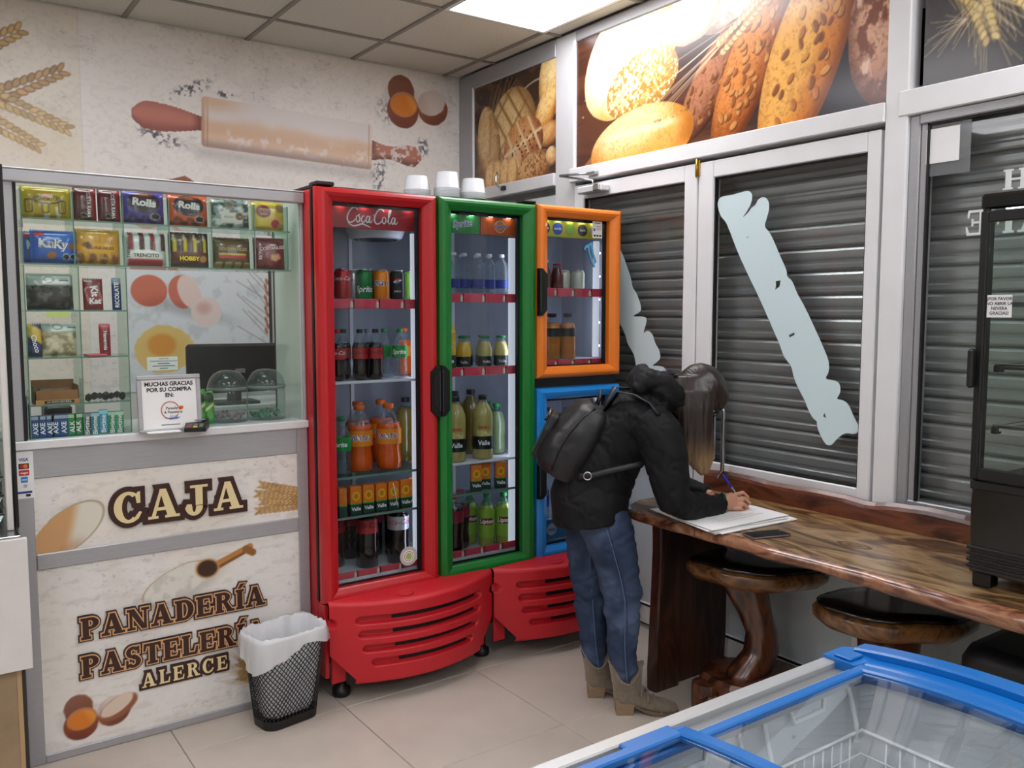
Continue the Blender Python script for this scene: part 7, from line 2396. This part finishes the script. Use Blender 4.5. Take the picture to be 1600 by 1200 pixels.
def paint_mesh(me, C):
    at = me.color_attributes.new('print', 'FLOAT_COLOR', 'POINT')
    rgba = np.ones((len(me.vertices), 4), np.float32); rgba[:, :3] = lin_arr(C); at.data.foreach_set('color', rgba.ravel())


# ---- bare body: one continuous surface from head to feet
LEG = {'near': [(-.125, .82, .085, .080), (-.080, .66, .085, .066), (-.040, .48, .080, .048), (-.030, .36, .078, .046), (-.028, .24, .076, .045), (-.025, .10, .075, .034)],
       'far': [(-.145, .82, -.085, .080), (-.155, .66, -.082, .066), (-.150, .48, -.076, .048), (-.142, .36, -.072, .046), (-.132, .24, -.068, .045), (-.125, .10, -.066, .034)]}
ARM = {'near': [(.080, 1.125, .150, .058), (.115, 1.02, .185, .052), (.130, .90, .205, .045), (.140, .835, .205, .042), (.235, .815, .140, .036), (.335, .808, .066, .026)],
       'far': [(.080, 1.125, -.150, .058), (.125, 1.00, -.195, .050), (.145, .88, -.215, .044), (.160, .835, -.205, .042), (.245, .812, -.150, .034), (.325, .803, -.095, .025)]}
b = MB()
for k in LEG:
    b.tube([L3(s, z, w) for s, z, w, r in LEG[k]], [r for *_, r in LEG[k]], 16)
for k in ARM:
    b.tube([L3(s, z, w) for s, z, w, r in ARM[k]], [r for *_, r in ARM[k]], 14)
b.loft([body_ring(-.135, .80, .085, .135, .15), body_ring(-.125, .88, .095, .135, .35), body_ring(-.085, .98, .095, .135, .5), body_ring(-.01, 1.08, .10, .15, .6), body_ring(.05, 1.145, .085, .165, .7), body_ring(.095, 1.185, .05, .07, .9)])
b.tube([L3(.075, 1.165), L3(.125, 1.195), L3(.185, 1.205)], [.058, .052, .050], 14)
# head: looking down at the page
HC = L3(.250, 1.212)
F = Vector((.616, 0, -.788)); UPV = Vector((.788, 0, .616)); SD = Vector((0, 1, 0))      # face direction, crown direction, her left


def H(f, u, l=0.0):
    return HC + F * f + UPV * u + SD * l


def head_ring(u, rf, rb, rl, n=24):
    out = []
    for j in range(n):
        a = 2 * PI * j / n
        c = math.cos(a); out.append(H((rf if c > 0 else rb) * c, u, rl * math.sin(a)))
    return out


b.loft([head_ring(u, rf, rb, rl) for u, rf, rb, rl in ((-.108, .062, -.01 + .02, .020), (-.095, .078, .03, .040), (-.07, .082, .055, .055), (-.035, .080, .078, .066), (.0, .078, .092, .071), (.035, .080, .096, .072), (.065, .070, .088, .066), (.09, .045, .062, .048), (.102, .012, .02, .015))])
b.loft([[H(f, u, l) for f, u, l in ((.075, .012, -.010), (.082, .012, 0), (.075, .012, .010), (.070, .012, 0))], [H(f, u, l) for f, u, l in ((.080, -.022, -.016), (.103, -.022, 0), (.080, -.022, .016), (.070, -.022, 0))], [H(f, u, l) for f, u, l in ((.076, -.032, -.014), (.088, -.034, 0), (.076, -.032, .014), (.070, -.03, 0))]])
ball(b, H(.079, -.058, 0), (.012, .022, .009), 8); ball(b, H(.068, -.096, 0), .018, 8)
for s_ in (-1, 1):
    ball(b, H(-.005, -.01, s_ * .072), (.016, .008, .022), 8)
# right hand closed round the pen, left hand flat on the paper
b.loft([[L3(.330, .812, .066) + Vector((0, .020 * math.cos(a), .024 * math.sin(a))) for a in np.linspace(0, 2 * PI, 15)[:-1]], [L3(.360, .814, .050) + Vector((0, .022 * math.cos(a), .031 * math.sin(a))) for a in np.linspace(0, 2 * PI, 15)[:-1]], [L3(.395, .812, .030) + Vector((0, .019 * math.cos(a), .032 * math.sin(a))) for a in np.linspace(0, 2 * PI, 15)[:-1]]])
FING = [([(.388, .835, .022), (.424, .842, .006), (.446, .822, -.008), (.444, .802, -.014)], (.0090, .0084, .0076, .0066)),
        ([(.392, .820, .034), (.430, .823, .022), (.450, .803, .008), (.440, .790, -.002)], (.0092, .0086, .0078, .0068)),
        ([(.388, .803, .042), (.424, .804, .034), (.440, .789, .024), (.424, .783, .014)], (.0088, .0082, .0074, .0064)),
        ([(.380, .789, .048), (.410, .789, .044), (.422, .781, .036), (.408, .7790, .028)], (.0078, .0072, .0064, .0056)),
        ([(.352, .824, .026), (.382, .832, -.004), (.414, .818, -.020), (.436, .804, -.022)], (.0112, .0100, .0090, .0074))]
for pts, rs in FING:
    b.tube([L3(*q) for q in pts], list(rs), 8)
    ball(b, L3(*pts[-1]), rs[-1], 6)
b.loft([[L3(.325, .800, -.095) + Vector((0, .026 * math.cos(a), .014 * math.sin(a))) for a in np.linspace(0, 2 * PI, 13)[:-1]], [L3(.395, .794, -.065) + Vector((0, .038 * math.cos(a), .012 * math.sin(a))) for a in np.linspace(0, 2 * PI, 13)[:-1]]])
for k in range(4):
    o_ = -.095 + .020 * k
    b.tube([L3(.385, .795, o_), L3(.425, .796, o_ + .012), L3(.455 - .008 * abs(k - 1.5), .790, o_ + .018)], [.0088, .0082, .0070], 8)
b.tube([L3(.345, .797, -.055), L3(.375, .795, -.030), L3(.40, .791, -.022)], [.011, .0095, .008], 8)
bm_ = fuse(b, .0032, 2, .4, 'body')
M_SKIN = mat('skin', 'c59078', .5, noise=.06, nscale=25, bump=.02, bscale=200)
M_SKIN.node_tree.nodes['Principled BSDF'].inputs['Subsurface Weight'].default_value = .08
body = link('body', bm_, M_SKIN, pe)
# eyes, brows, lips
for s_ in (-1, 1):
    e = MB(); ball(e, H(.070, .010, s_ * .030), .0125, 8); e.build('eye', mat('eye_white', 'e6e2de', .2), body)
    e = MB(); ball(e, H(.0785, .006, s_ * .030), .0055, 6); e.build('iris', mat('iris', '2c1c12', .2), body)
    MB().tube([H(.078, .026, s_ * .016), H(.081, .031, s_ * .030), H(.074, .027, s_ * .046)], .0028, 5).build('eyebrow', mat('brow', '2a1c16', .7), body)
MB().tube([H(.083, -.056, -.020), H(.091, -.054, -.008), H(.092, -.055, 0), H(.091, -.054, .008), H(.083, -.056, .020)], [.002, .004, .004, .004, .002], 6).build('lips', mat('lips', 'a85a54', .45), body)

# ---- jeans
b = MB()
JE = {'near': [(-.125, .84, .082, .092), (-.102, .74, .084, .096), (-.072, .64, .086, .090), (-.045, .54, .083, .076), (-.030, .46, .080, .069), (-.028, .38, .078, .067), (-.028, .28, .076, .060), (-.022, .20, .075, .052), (-.014, .13, .075, .038), (-.012, .11, .075, .030)],
      'far': [(-.140, .84, -.082, .092), (-.148, .74, -.084, .096), (-.156, .64, -.083, .090), (-.155, .54, -.078, .075), (-.148, .46, -.076, .068), (-.142, .38, -.072, .066), (-.134, .28, -.068, .059), (-.126, .20, -.066, .051), (-.117, .13, -.066, .038), (-.115, .11, -.066, .030)]}
for k in JE:
    b.tube([L3(s, z, w) for s, z, w, r in JE[k]], [r for *_, r in JE[k]], 20)
b.loft([body_ring(-.130, .74, .100, .155, .0), body_ring(-.132, .80, .115, .155, .1), body_ring(-.130, .88, .110, .150, .3), body_ring(-.11, .95, .105, .15, .45)])
jm = fuse(b, .0062, 5, .5, 'jeans')
a = vget(jm); nn = nget(jm)
fold = fbm(a[:, 0] * 1.0 + 3, a[:, 2] * 3.2 + a[:, 0] * 1.6 + 3, 7, 61, 3) - .5
creas = np.abs(fbm(a[:, 1] * .8 + 3, a[:, 2] * 4.0 - a[:, 0] * 2.0 + 9, 6, 66, 2) - .5)
amp = .010 * (.5 + np.exp(-((a[:, 2] - .46) / .10) ** 2) + .9 * np.exp(-((a[:, 2] - .17) / .08) ** 2) + .6 * np.exp(-((a[:, 2] - .74) / .10) ** 2))
vset(jm, a + nn * ((fold * 2.0 + creas * 1.6) * amp)[:, None])
a = vget(jm)
base = np.array([54, 68, 94]) / 255.; lt = np.array([86, 102, 130]) / 255.; dk = np.array([36, 46, 68]) / 255.
f1 = sstep(.4, .7, fbm(a[:, 0] * 3 + 5, a[:, 2] * 2 + 5, 4, 71, 3)); wear = np.exp(-((a[:, 2] - .52) / .22) ** 2) * sstep(-.02, .05, a[:, 0] - np.where(a[:, 1] < 0, -.06, -.16))
C = base + (lt - base) * (.5 * f1 + .45 * wear)[:, None]
C = C + (dk - C) * (.6 * sstep(.02, .10, creas) * .0 + .35 * (1 - f1))[:, None]
paint_mesh(jm, C)
jeans = link('jeans', jm, print_mat('denim', .85, 0, bump=.15, spec=.2), pe)
for k, sg in (('near', 1), ('far', 1)):
    pts = JE[k]
    path = []
    for (s, z, w, r) in pts[0:]:
        path.append(L3(s + .004, z, w + (r + .004)))
    MB().tube(path, .0018, 5, flat=(1, 1.6)).build('side_seam', mat('seam_blue', '5d7090', .85), jeans)
    MB().tube([q + Vector((.008, -.0, 0)) for q in path], .0016, 5).build('side_seam', mat('seam_dark', '2a3a58', .9), jeans)

# ---- boots
M_SUEDE = mat('taupe_suede', '786c5d', .9, noise=.12, nscale=60, bump=.1, bscale=300, sheen=.3)
M_HEEL = mat('stacked_heel', '8a745c', .6, noise=.15, nscale=30, stretch=(1, 1, 12)); M_SOLE = mat('boot_sole', '6e5c48', .7)
for k, (s0, w0, turn) in (('near', (-.055, .076, .06)), ('far', (-.158, -.066, .04))):
    bt = bpy.data.objects.new('boot', None); COL.objects.link(bt); bt.parent = pe
    bt.location = L3(s0, 0, w0); bt.rotation_euler = (0, 0, turn)
    b = MB()
    secs = [(.005, .060, .026, .030), (.020, .058, .050, .036), (.060, .058, .050, .037), (.105, .044, .040, .037), (.150, .028, .036, .041), (.190, .022, .031, .042), (.218, .019, .024, .036), (.238, .017, .014, .020)]
    rings = []
    for (x, zc, hz, hw) in secs:
        rings.append([(x, hw * math.cos(t), zc + hz * math.sin(t) * (1 if math.sin(t) > 0 else .62)) for t in np.linspace(0, 2 * PI, 19)[:-1]])
    b.loft(rings)
    b.loft([[(cx + hx * math.cos(t), hy * math.sin(t), z) for t in np.linspace(0, 2 * PI, 21)[:-1]] for (cx, hx, hy, z) in ((.050, .055, .037, .055), (.048, .056, .043, .10), (.044, .060, .052, .145), (.040, .066, .057, .200))])
    me = fuse(b, .0045, 3, .5, 'upper')
    av = vget(me)
    th_ = np.arctan2(av[:, 1], av[:, 0] - .042)
    av[:, 2] = np.where(av[:, 2] > .10, .10 + (av[:, 2] - .10) * (.30 + .70 * np.cos(th_) ** 2), av[:, 2])
    vset(me, av)
    # notch dips at front and back of the collar
    up = link('upper', me, M_SUEDE, bt)
    b = MB(); b.loft([[(x, y, z) for x, y in hp] for hp, z in (([(.004, -.030), (.066, -.032), (.066, .032), (.004, .030)], 0), ([(.002, -.032), (.070, -.034), (.070, .034), (.002, .032)], .035), ([(.000, -.031), (.076, -.034), (.076, .034), (.000, .031)], .062))], smooth=False); b.build('heel', M_HEEL, bt)
    b = MB(); pl = [(.072, -.030), (.11, -.034), (.15, -.041), (.19, -.043), (.222, -.034), (.242, -.012), (.242, .012), (.222, .034), (.19, .043), (.15, .041), (.11, .034), (.072, .030)]
    b.loft([[(x, y, (.032 if x < .1 else (.012 if x < .13 else 0))) for x, y in pl], [(x, y, (.040 if x < .1 else (.022 if x < .13 else .012))) for x, y in pl]], smooth=False); b.build('sole', M_SOLE, bt)
    for q in range(4):
        x = .095 + .026 * q; zz = .118 - .022 * q
        path = [(x + .015 * abs(math.sin(t)) * .2, .043 * math.cos(t) * (1 + .02 * q), zz - .048 + .040 * math.sin(t)) for t in np.linspace(.15, PI - .15, 9)]
        MB().tube(path, .0045, 5).build('ruched_strap', M_SUEDE, bt)
    MB().tube([(.041 + .066 * math.cos(t), .056 * math.sin(t), .10 + .100 * (.30 + .70 * math.cos(math.atan2(.056 * math.sin(t), .066 * math.cos(t))) ** 2)) for t in np.linspace(0, 2 * PI, 33)[:-1]], .003, 5, closed=True).build('collar_edge', M_SUEDE, bt)

# ---- jacket with hood
b = MB()
b.loft([body_ring(-.155, .738, .148, .206, -.14), body_ring(-.155, .82, .152, .200, .10), body_ring(-.130, .90, .146, .178, .35), body_ring(-.085, .99, .134, .164, .5), body_ring(-.02, 1.075, .128, .174, .62), body_ring(.040, 1.135, .113, .200, .72), body_ring(.085, 1.175, .08, .17, .8), body_ring(.115, 1.20, .055, .10, .9)])
SL = {'near': [(.045, 1.130, .135, .090), (.088, 1.085, .165, .088), (.112, 1.00, .186, .080), (.128, .92, .200, .072), (.140, .853, .204, .066), (.195, .826, .168, .056), (.265, .816, .118, .046), (.318, .812, .080, .041), (.335, .811, .068, .039)],
      'far': [(.045, 1.130, -.135, .090), (.10, 1.07, -.175, .084), (.130, .98, -.200, .074), (.148, .90, -.212, .066), (.165, .845, -.202, .060), (.23, .822, -.160, .050), (.285, .812, -.122, .042), (.312, .808, -.102, .038)]}
for k in SL:
    b.tube([L3(s, z, w) for s, z, w, r in SL[k]], [r for *_, r in SL[k]], 18)
# hood bunched behind the neck: a rolled collar and a folded bag
ringp = []
for t in np.linspace(0, 2 * PI, 25)[:-1]:
    ringp.append(L3(.105 + .075 * math.cos(t) * .75, 1.225 + .030 * math.sin(t) * 0 - .040 * math.cos(t), .115 * math.sin(t)))
b.tube(ringp, .036, 12, closed=True)
b.loft([body_ring(.015, 1.215, .055, .13, .9), body_ring(.030, 1.250, .060, .135, .9), body_ring(.055, 1.285, .050, .115, .9), body_ring(.070, 1.312, .024, .07, .9)])
b.tube([L3(.01, 1.235, .12), L3(.06, 1.275, .115), L3(.12, 1.265, .105), L3(.165, 1.225, .095), L3(.180, 1.180, .09)], [.03, .036, .036, .032, .022], 10)
b.tube([L3(.02, 1.24, .07), L3(.07, 1.298, .075), L3(.12, 1.285, .075), L3(.155, 1.245, .07)], [.02, .028, .028, .02], 10)
km = fuse(b, .0068, 4, .5, 'jacket')
a = vget(km); nn = nget(km)
q1 = fbm(a[:, 0] * 1.0 - a[:, 2] * .7 + 7, a[:, 2] * 2.4 + a[:, 0] * 2.6 + 7, 5, 81, 3)
q2 = np.abs(fbm(a[:, 0] * 2.4 + a[:, 2] * 1.5 + 3, a[:, 2] * 1.3 - a[:, 0] + a[:, 1] * .8 + 3, 9, 85, 2) - .5) * 2
fore = np.exp(-((a[:, 2] - .83) / .06) ** 2) * (a[:, 0] > .1)
rib = np.sin(a[:, 0] * 120 + fbm(a[:, 1] + 3, a[:, 2] + 3, 12, 87, 2) * 9) * fore
vset(km, a + nn * ((q1 - .5) * .014 - (1 - sstep(0, .16, q2)) * .0045 + rib * .0016)[:, None])
M_JACKET = mat('black_shell_fabric', '0b0c10', .68, noise=.12, nscale=12, bump=.06, bscale=280, spec=.28)
jk = link('jacket', km, M_JACKET, pe)
MB().tube([L3(.336 + .0, .811, .067) + Vector((.0, .041 * math.cos(t) * .9, .041 * math.sin(t))) for t in np.linspace(0, 2 * PI, 21)[:-1]], .003, 6, closed=True).build('cuff_hem', mat('cuff_dark', '0e1013', .7), jk)
MB().tube([L3(.346, .811, .060) + Vector((.0, .030 * math.cos(t), .034 * math.sin(t))) for t in np.linspace(0, 2 * PI, 21)[:-1]], .0038, 6, closed=True).build('wristband', mat('green_band', '1f6a3c', .6), pe)
MB().tube([L3(.02, 1.10, .225), L3(.06, 1.135, .215), L3(.085, 1.175, .18)], .0018, 5).build('sleeve_seam', mat('cuff_dark', '0e1013'), jk)

# ---- hair
b = MB()
ball(b, H(-.010, .020, 0), (.098, .086, .100), 12)
b.loft([head_ring(u, rf, rb, rl) for u, rf, rb, rl in ((-.05, .02, .095, .078), (.0, .045, .106, .084), (.05, .088, .108, .086), (.085, .078, .090, .072), (.110, .035, .045, .035))])
b.loft([[H(f, u, l) for f, u, l in ((.060, .085, -.06), (.085, .080, 0), (.060, .085, .06), (.03, .10, 0))], [H(f, u, l) for f, u, l in ((.086, .050, -.052), (.100, .048, 0), (.086, .050, .052), (.07, .06, 0))], [H(f, u, l) for f, u, l in ((.090, .030, -.046), (.101, .028, 0), (.090, .030, .046), (.08, .03, 0))]])
for sg in (1, -1):
    path = [(.225, 1.290, .045), (.222, 1.235, .080), (.226, 1.165, .094), (.228, 1.09, .098), (.232, 1.02, .096), (.246, .965, .092), (.262, .920, .088)]
    hs = [.060, .078, .070, .062, .056, .044, .016]; hw = [.030, .028, .024, .021, .020, .016, .006]
    b.loft([[L3(s, z, sg * w) + Vector((h_ * math.cos(t), g_ * math.sin(t), 0)) for t in np.linspace(0, 2 * PI, 17)[:-1]] for (s, z, w), h_, g_ in zip(path, hs, hw)])
    b.loft([[L3(s, z, sg * w) + Vector((h_ * math.cos(t), g_ * math.sin(t), 0)) for t in np.linspace(0, 2 * PI, 13)[:-1]] for (s, z, w), h_, g_ in zip([(.275, 1.15, .074), (.282, 1.08, .078), (.286, 1.02, .082), (.286, .975, .082), (.284, .945, .08)], [.016, .016, .017, .014, .005], [.012, .012, .012, .010, .004])])
hm = fuse(b, .0048, 14, .55, 'hair')
a = vget(hm); nn = nget(hm)
st = fbm(a[:, 0] * 26 + 3, a[:, 1] * 26 + a[:, 2] * 1.2 + 9, 4, 91, 3) - .5
st2 = np.sin(a[:, 0] * 620 + a[:, 1] * 300 + 5 * fbm(a[:, 2] * 4 + 3, a[:, 0] * 6 + 3, 3, 95, 2)) * .5
vset(hm, a + nn * (st * (.009 * sstep(1.24, 1.12, a[:, 2]) + .002) + st2 * .001)[:, None])
a = vget(hm)
t = sstep(1.10, .95, a[:, 2])
C = np.array([40, 29, 25]) / 255. * (1 - t)[:, None] + np.array([142, 116, 84]) / 255. * t[:, None]
C = C * (1 + .5 * st[:, None])
paint_mesh(hm, C)
link('hair', hm, print_mat('hair_strands', .38, 0, spec=.5), pe)
# ---- glasses
gl = MB()
for s_ in (-1, 1):
    gl.tube([H(.092, .006 + .016 * math.sin(t), s_ * .031 + .022 * math.cos(t)) for t in np.linspace(0, 2 * PI, 21)[:-1]], .0022, 6, closed=True)
    gl.tube([H(.090, .010, s_ * .052), H(.06, .012, s_ * .072), H(.0, .010, s_ * .078)], .0020, 5)
gl.tube([H(.092, .008, -.010), H(.097, .012, 0), H(.092, .008, .010)], .002, 5)
gl.build('glasses', M_BLACK, pe)

# ================================================================== backpack on her back
A_ = Vector((.43, 0, .903)); O_ = Vector((-.903, 0, .43))           # up along the back, outward from the back
bp = thing('backpack', 'black leather backpack with front zip pocket worn by the person', 'backpack', P_LOC, rz=P_ROT)
BC = L3(-.212, 1.055)


def K(a_, o_, l_):
    return BC + A_ * a_ + O_ * o_ + Vector((0, 1, 0)) * l_


def kring(a_, od0, od1, hw, n=28, p=2.6):
    out = []
    for j in range(n):
        t = 2 * PI * j / n
        c, q = math.cos(t), math.sin(t)
        c = math.copysign(abs(c) ** (2 / p), c); q = math.copysign(abs(q) ** (2 / p), q)
        out.append(K(a_, (od0 + od1) / 2 + (od1 - od0) / 2 * c, hw * q))
    return out


M_BP = mat('black_grain_leather', '17181b', .42, noise=.1, nscale=20, bump=.12, bscale=260)
b = MB(); b.loft([kring(*q) for q in ((-.166, -.065, .045, .105), (-.155, -.095, .086, .150), (-.115, -.105, .110, .172), (-.05, -.110, .112, .174), (.03, -.110, .094, .166), (.09, -.105, .068, .150), (.128, -.090, .040, .126), (.147, -.050, .010, .085))])
km2 = fuse(b, .007, 5, .5, 'bag_body')
a = vget(km2); nn = nget(km2)
vset(km2, a + nn * ((fbm(a[:, 0] * 2 + 4, a[:, 2] * 2 + a[:, 1] + 4, 8, 99, 3) - .5) * .012)[:, None])
bb = link('bag_body', km2, M_BP, bp)
b = MB(); b.loft([[K(a_, o_, l_) for (a_, l_) in ((-.13, -.07), (-.145, 0), (-.13, .07), (-.02, .092), (.045, .085), (.055, 0), (.045, -.085), (-.02, -.092))] for o_ in (.085, .120)]); pk = fuse(b, .007, 6, .5, 'front_pocket'); link('front_pocket', pk, M_BP, bp)
MB().tube([K(.040, .124, -.075), K(.052, .126, 0), K(.040, .124, .075)], .0045, 6).build('zip', mat('zip_brass', '8a7a5a', .3, .9), bp)
MB().tube([K(.036, .128, -.070), K(.014, .130, -.085)], [.004, .006], 6).build('zip_pull', M_BLACK, bp)
MB().tube([K(.145, -.025, -.030), K(.175, -.02, -.028), K(.195, -.015, 0), K(.175, -.02, .028), K(.145, -.025, .030)], .0065, 8, flat=(1, 1.5)).build('carry_handle', M_BP, bp)
MB().tube([K(.148, -.01, -.07), K(.155, .0, 0), K(.148, -.01, .07)], .005, 6).build('top_zip', M_BLACK, bp)
for s_ in (-1, 1):
    MB().tube([K(-.135, .032, s_ * .160), K(-.05, .040, s_ * .174), K(.02, .034, s_ * .168), K(.09, .012, s_ * .150), K(.136, -.016, s_ * .115)], .0035, 6).build('side_piping', mat('piping_black', '08080a', .4), bp)
    w = -s_
    # shoulder strap over the top, lower strap forward under the arm
    MB().tube([K(.13, -.055, s_ * .06), L3(-.055, 1.232, -s_ * .105), L3(.005, 1.225, -s_ * .145), L3(.055, 1.200, -s_ * .185), L3(.085, 1.16, -s_ * .215)], .011, 8, flat=(.35, 1.3)).build('shoulder_strap', M_BP, bp)
    MB().tube([K(-.12, -.06, s_ * .165), L3(-.19, .932, -s_ * .188), L3(-.150, .938, -s_ * .196), L3(-.06, .962, -s_ * .196), L3(.03, .985, -s_ * .200)], .009, 8, flat=(1.2, .4)).build('lower_strap', M_BP, bp)
    MB().tube([L3(-.168, .936, -s_ * .200) + Vector((.014 * math.cos(t), 0, .014 * math.sin(t))) for t in np.linspace(0, 2 * PI, 17)[:-1]], .0028, 6, closed=True).build('strap_ring', M_CHROME, bp)

# ================================================================== papers, pen, phone on the table
zt = ZT2
sh_ = [(2.30, 2.36, .012, .36, .27), ]
stack = thing('paper_stack', 'loose stack of white papers under the writing hand', 'papers', (2.46, 2.14, zt))
rp = random.Random(9)
quad = [(-.155, .20), (-.215, -.155), (.175, -.170), (.215, .125)]
for k in range(9):
    ox, oy, an = rp.uniform(-.012, .012), rp.uniform(-.012, .012), rp.uniform(-.06, .06)
    if k < 3: ox += .012; oy -= .016
    c, s_ = math.cos(an), math.sin(an)
    q = [(x * c - y * s_ + ox, x * s_ + y * c + oy) for x, y in quad]
    z0 = .0005 + .0019 * k
    b = MB(); b.prism(q, z0, z0 + .0015, 'z'); b.build('sheet', M_PAPER, stack)
for k in range(11):
    MB().box(-.12, .10 + rp.uniform(-.05, .05), -.105 + .021 * k, -.1035 + .021 * k, .0178, .0181).build('text_line', mat('faint_ink', 'b4b8c4', .7), stack, rot=(0, 0, .06))
MB().tube([(.20, .135, .018), (.215, .14, .022), (.218, .15, .030), (.206, .153, .032), (.200, .144, .026)], .0014, 5).build('paper_clip', M_CHROME, stack)
pn = thing('pen', 'clear ballpoint pen with a blue cap held in the writing hand', 'pen', P_LOC, rz=P_ROT)
a0, a1 = L3(.440, .7835, -.012), L3(.345, .912, .012)
MB().tube([a0, a0.lerp(a1, .07)], [.0008, .0028], 8).build('tip', M_BRASS, pn); MB().tube([a0.lerp(a1, .07), a0.lerp(a1, .62)], .0038, 8).build('barrel', clear('pen_clear', 'e8ecf4', 1.45, .05, .25, 'dfe4f0'), pn); MB().tube([a0.lerp(a1, .62), a0.lerp(a1, .97), a1], [.0048, .0048, .003], 8).build('cap', mat('pen_blue', '2430c8', .35), pn)
ph_ = thing('phone', 'dark smartphone lying at the edge of the paper stack', 'phone', (2.385, 1.865, zt), rz=-.28)
MB().box(-.075, .075, -.036, .036, 0, .008, .003).build('case', mat('phone_case', '7a6a74', .3, .3), ph_); MB().box(-.073, .073, -.034, .034, .008, .0088).build('screen', mat('phone_screen', '0a0b10', .06, coat=.5), ph_)
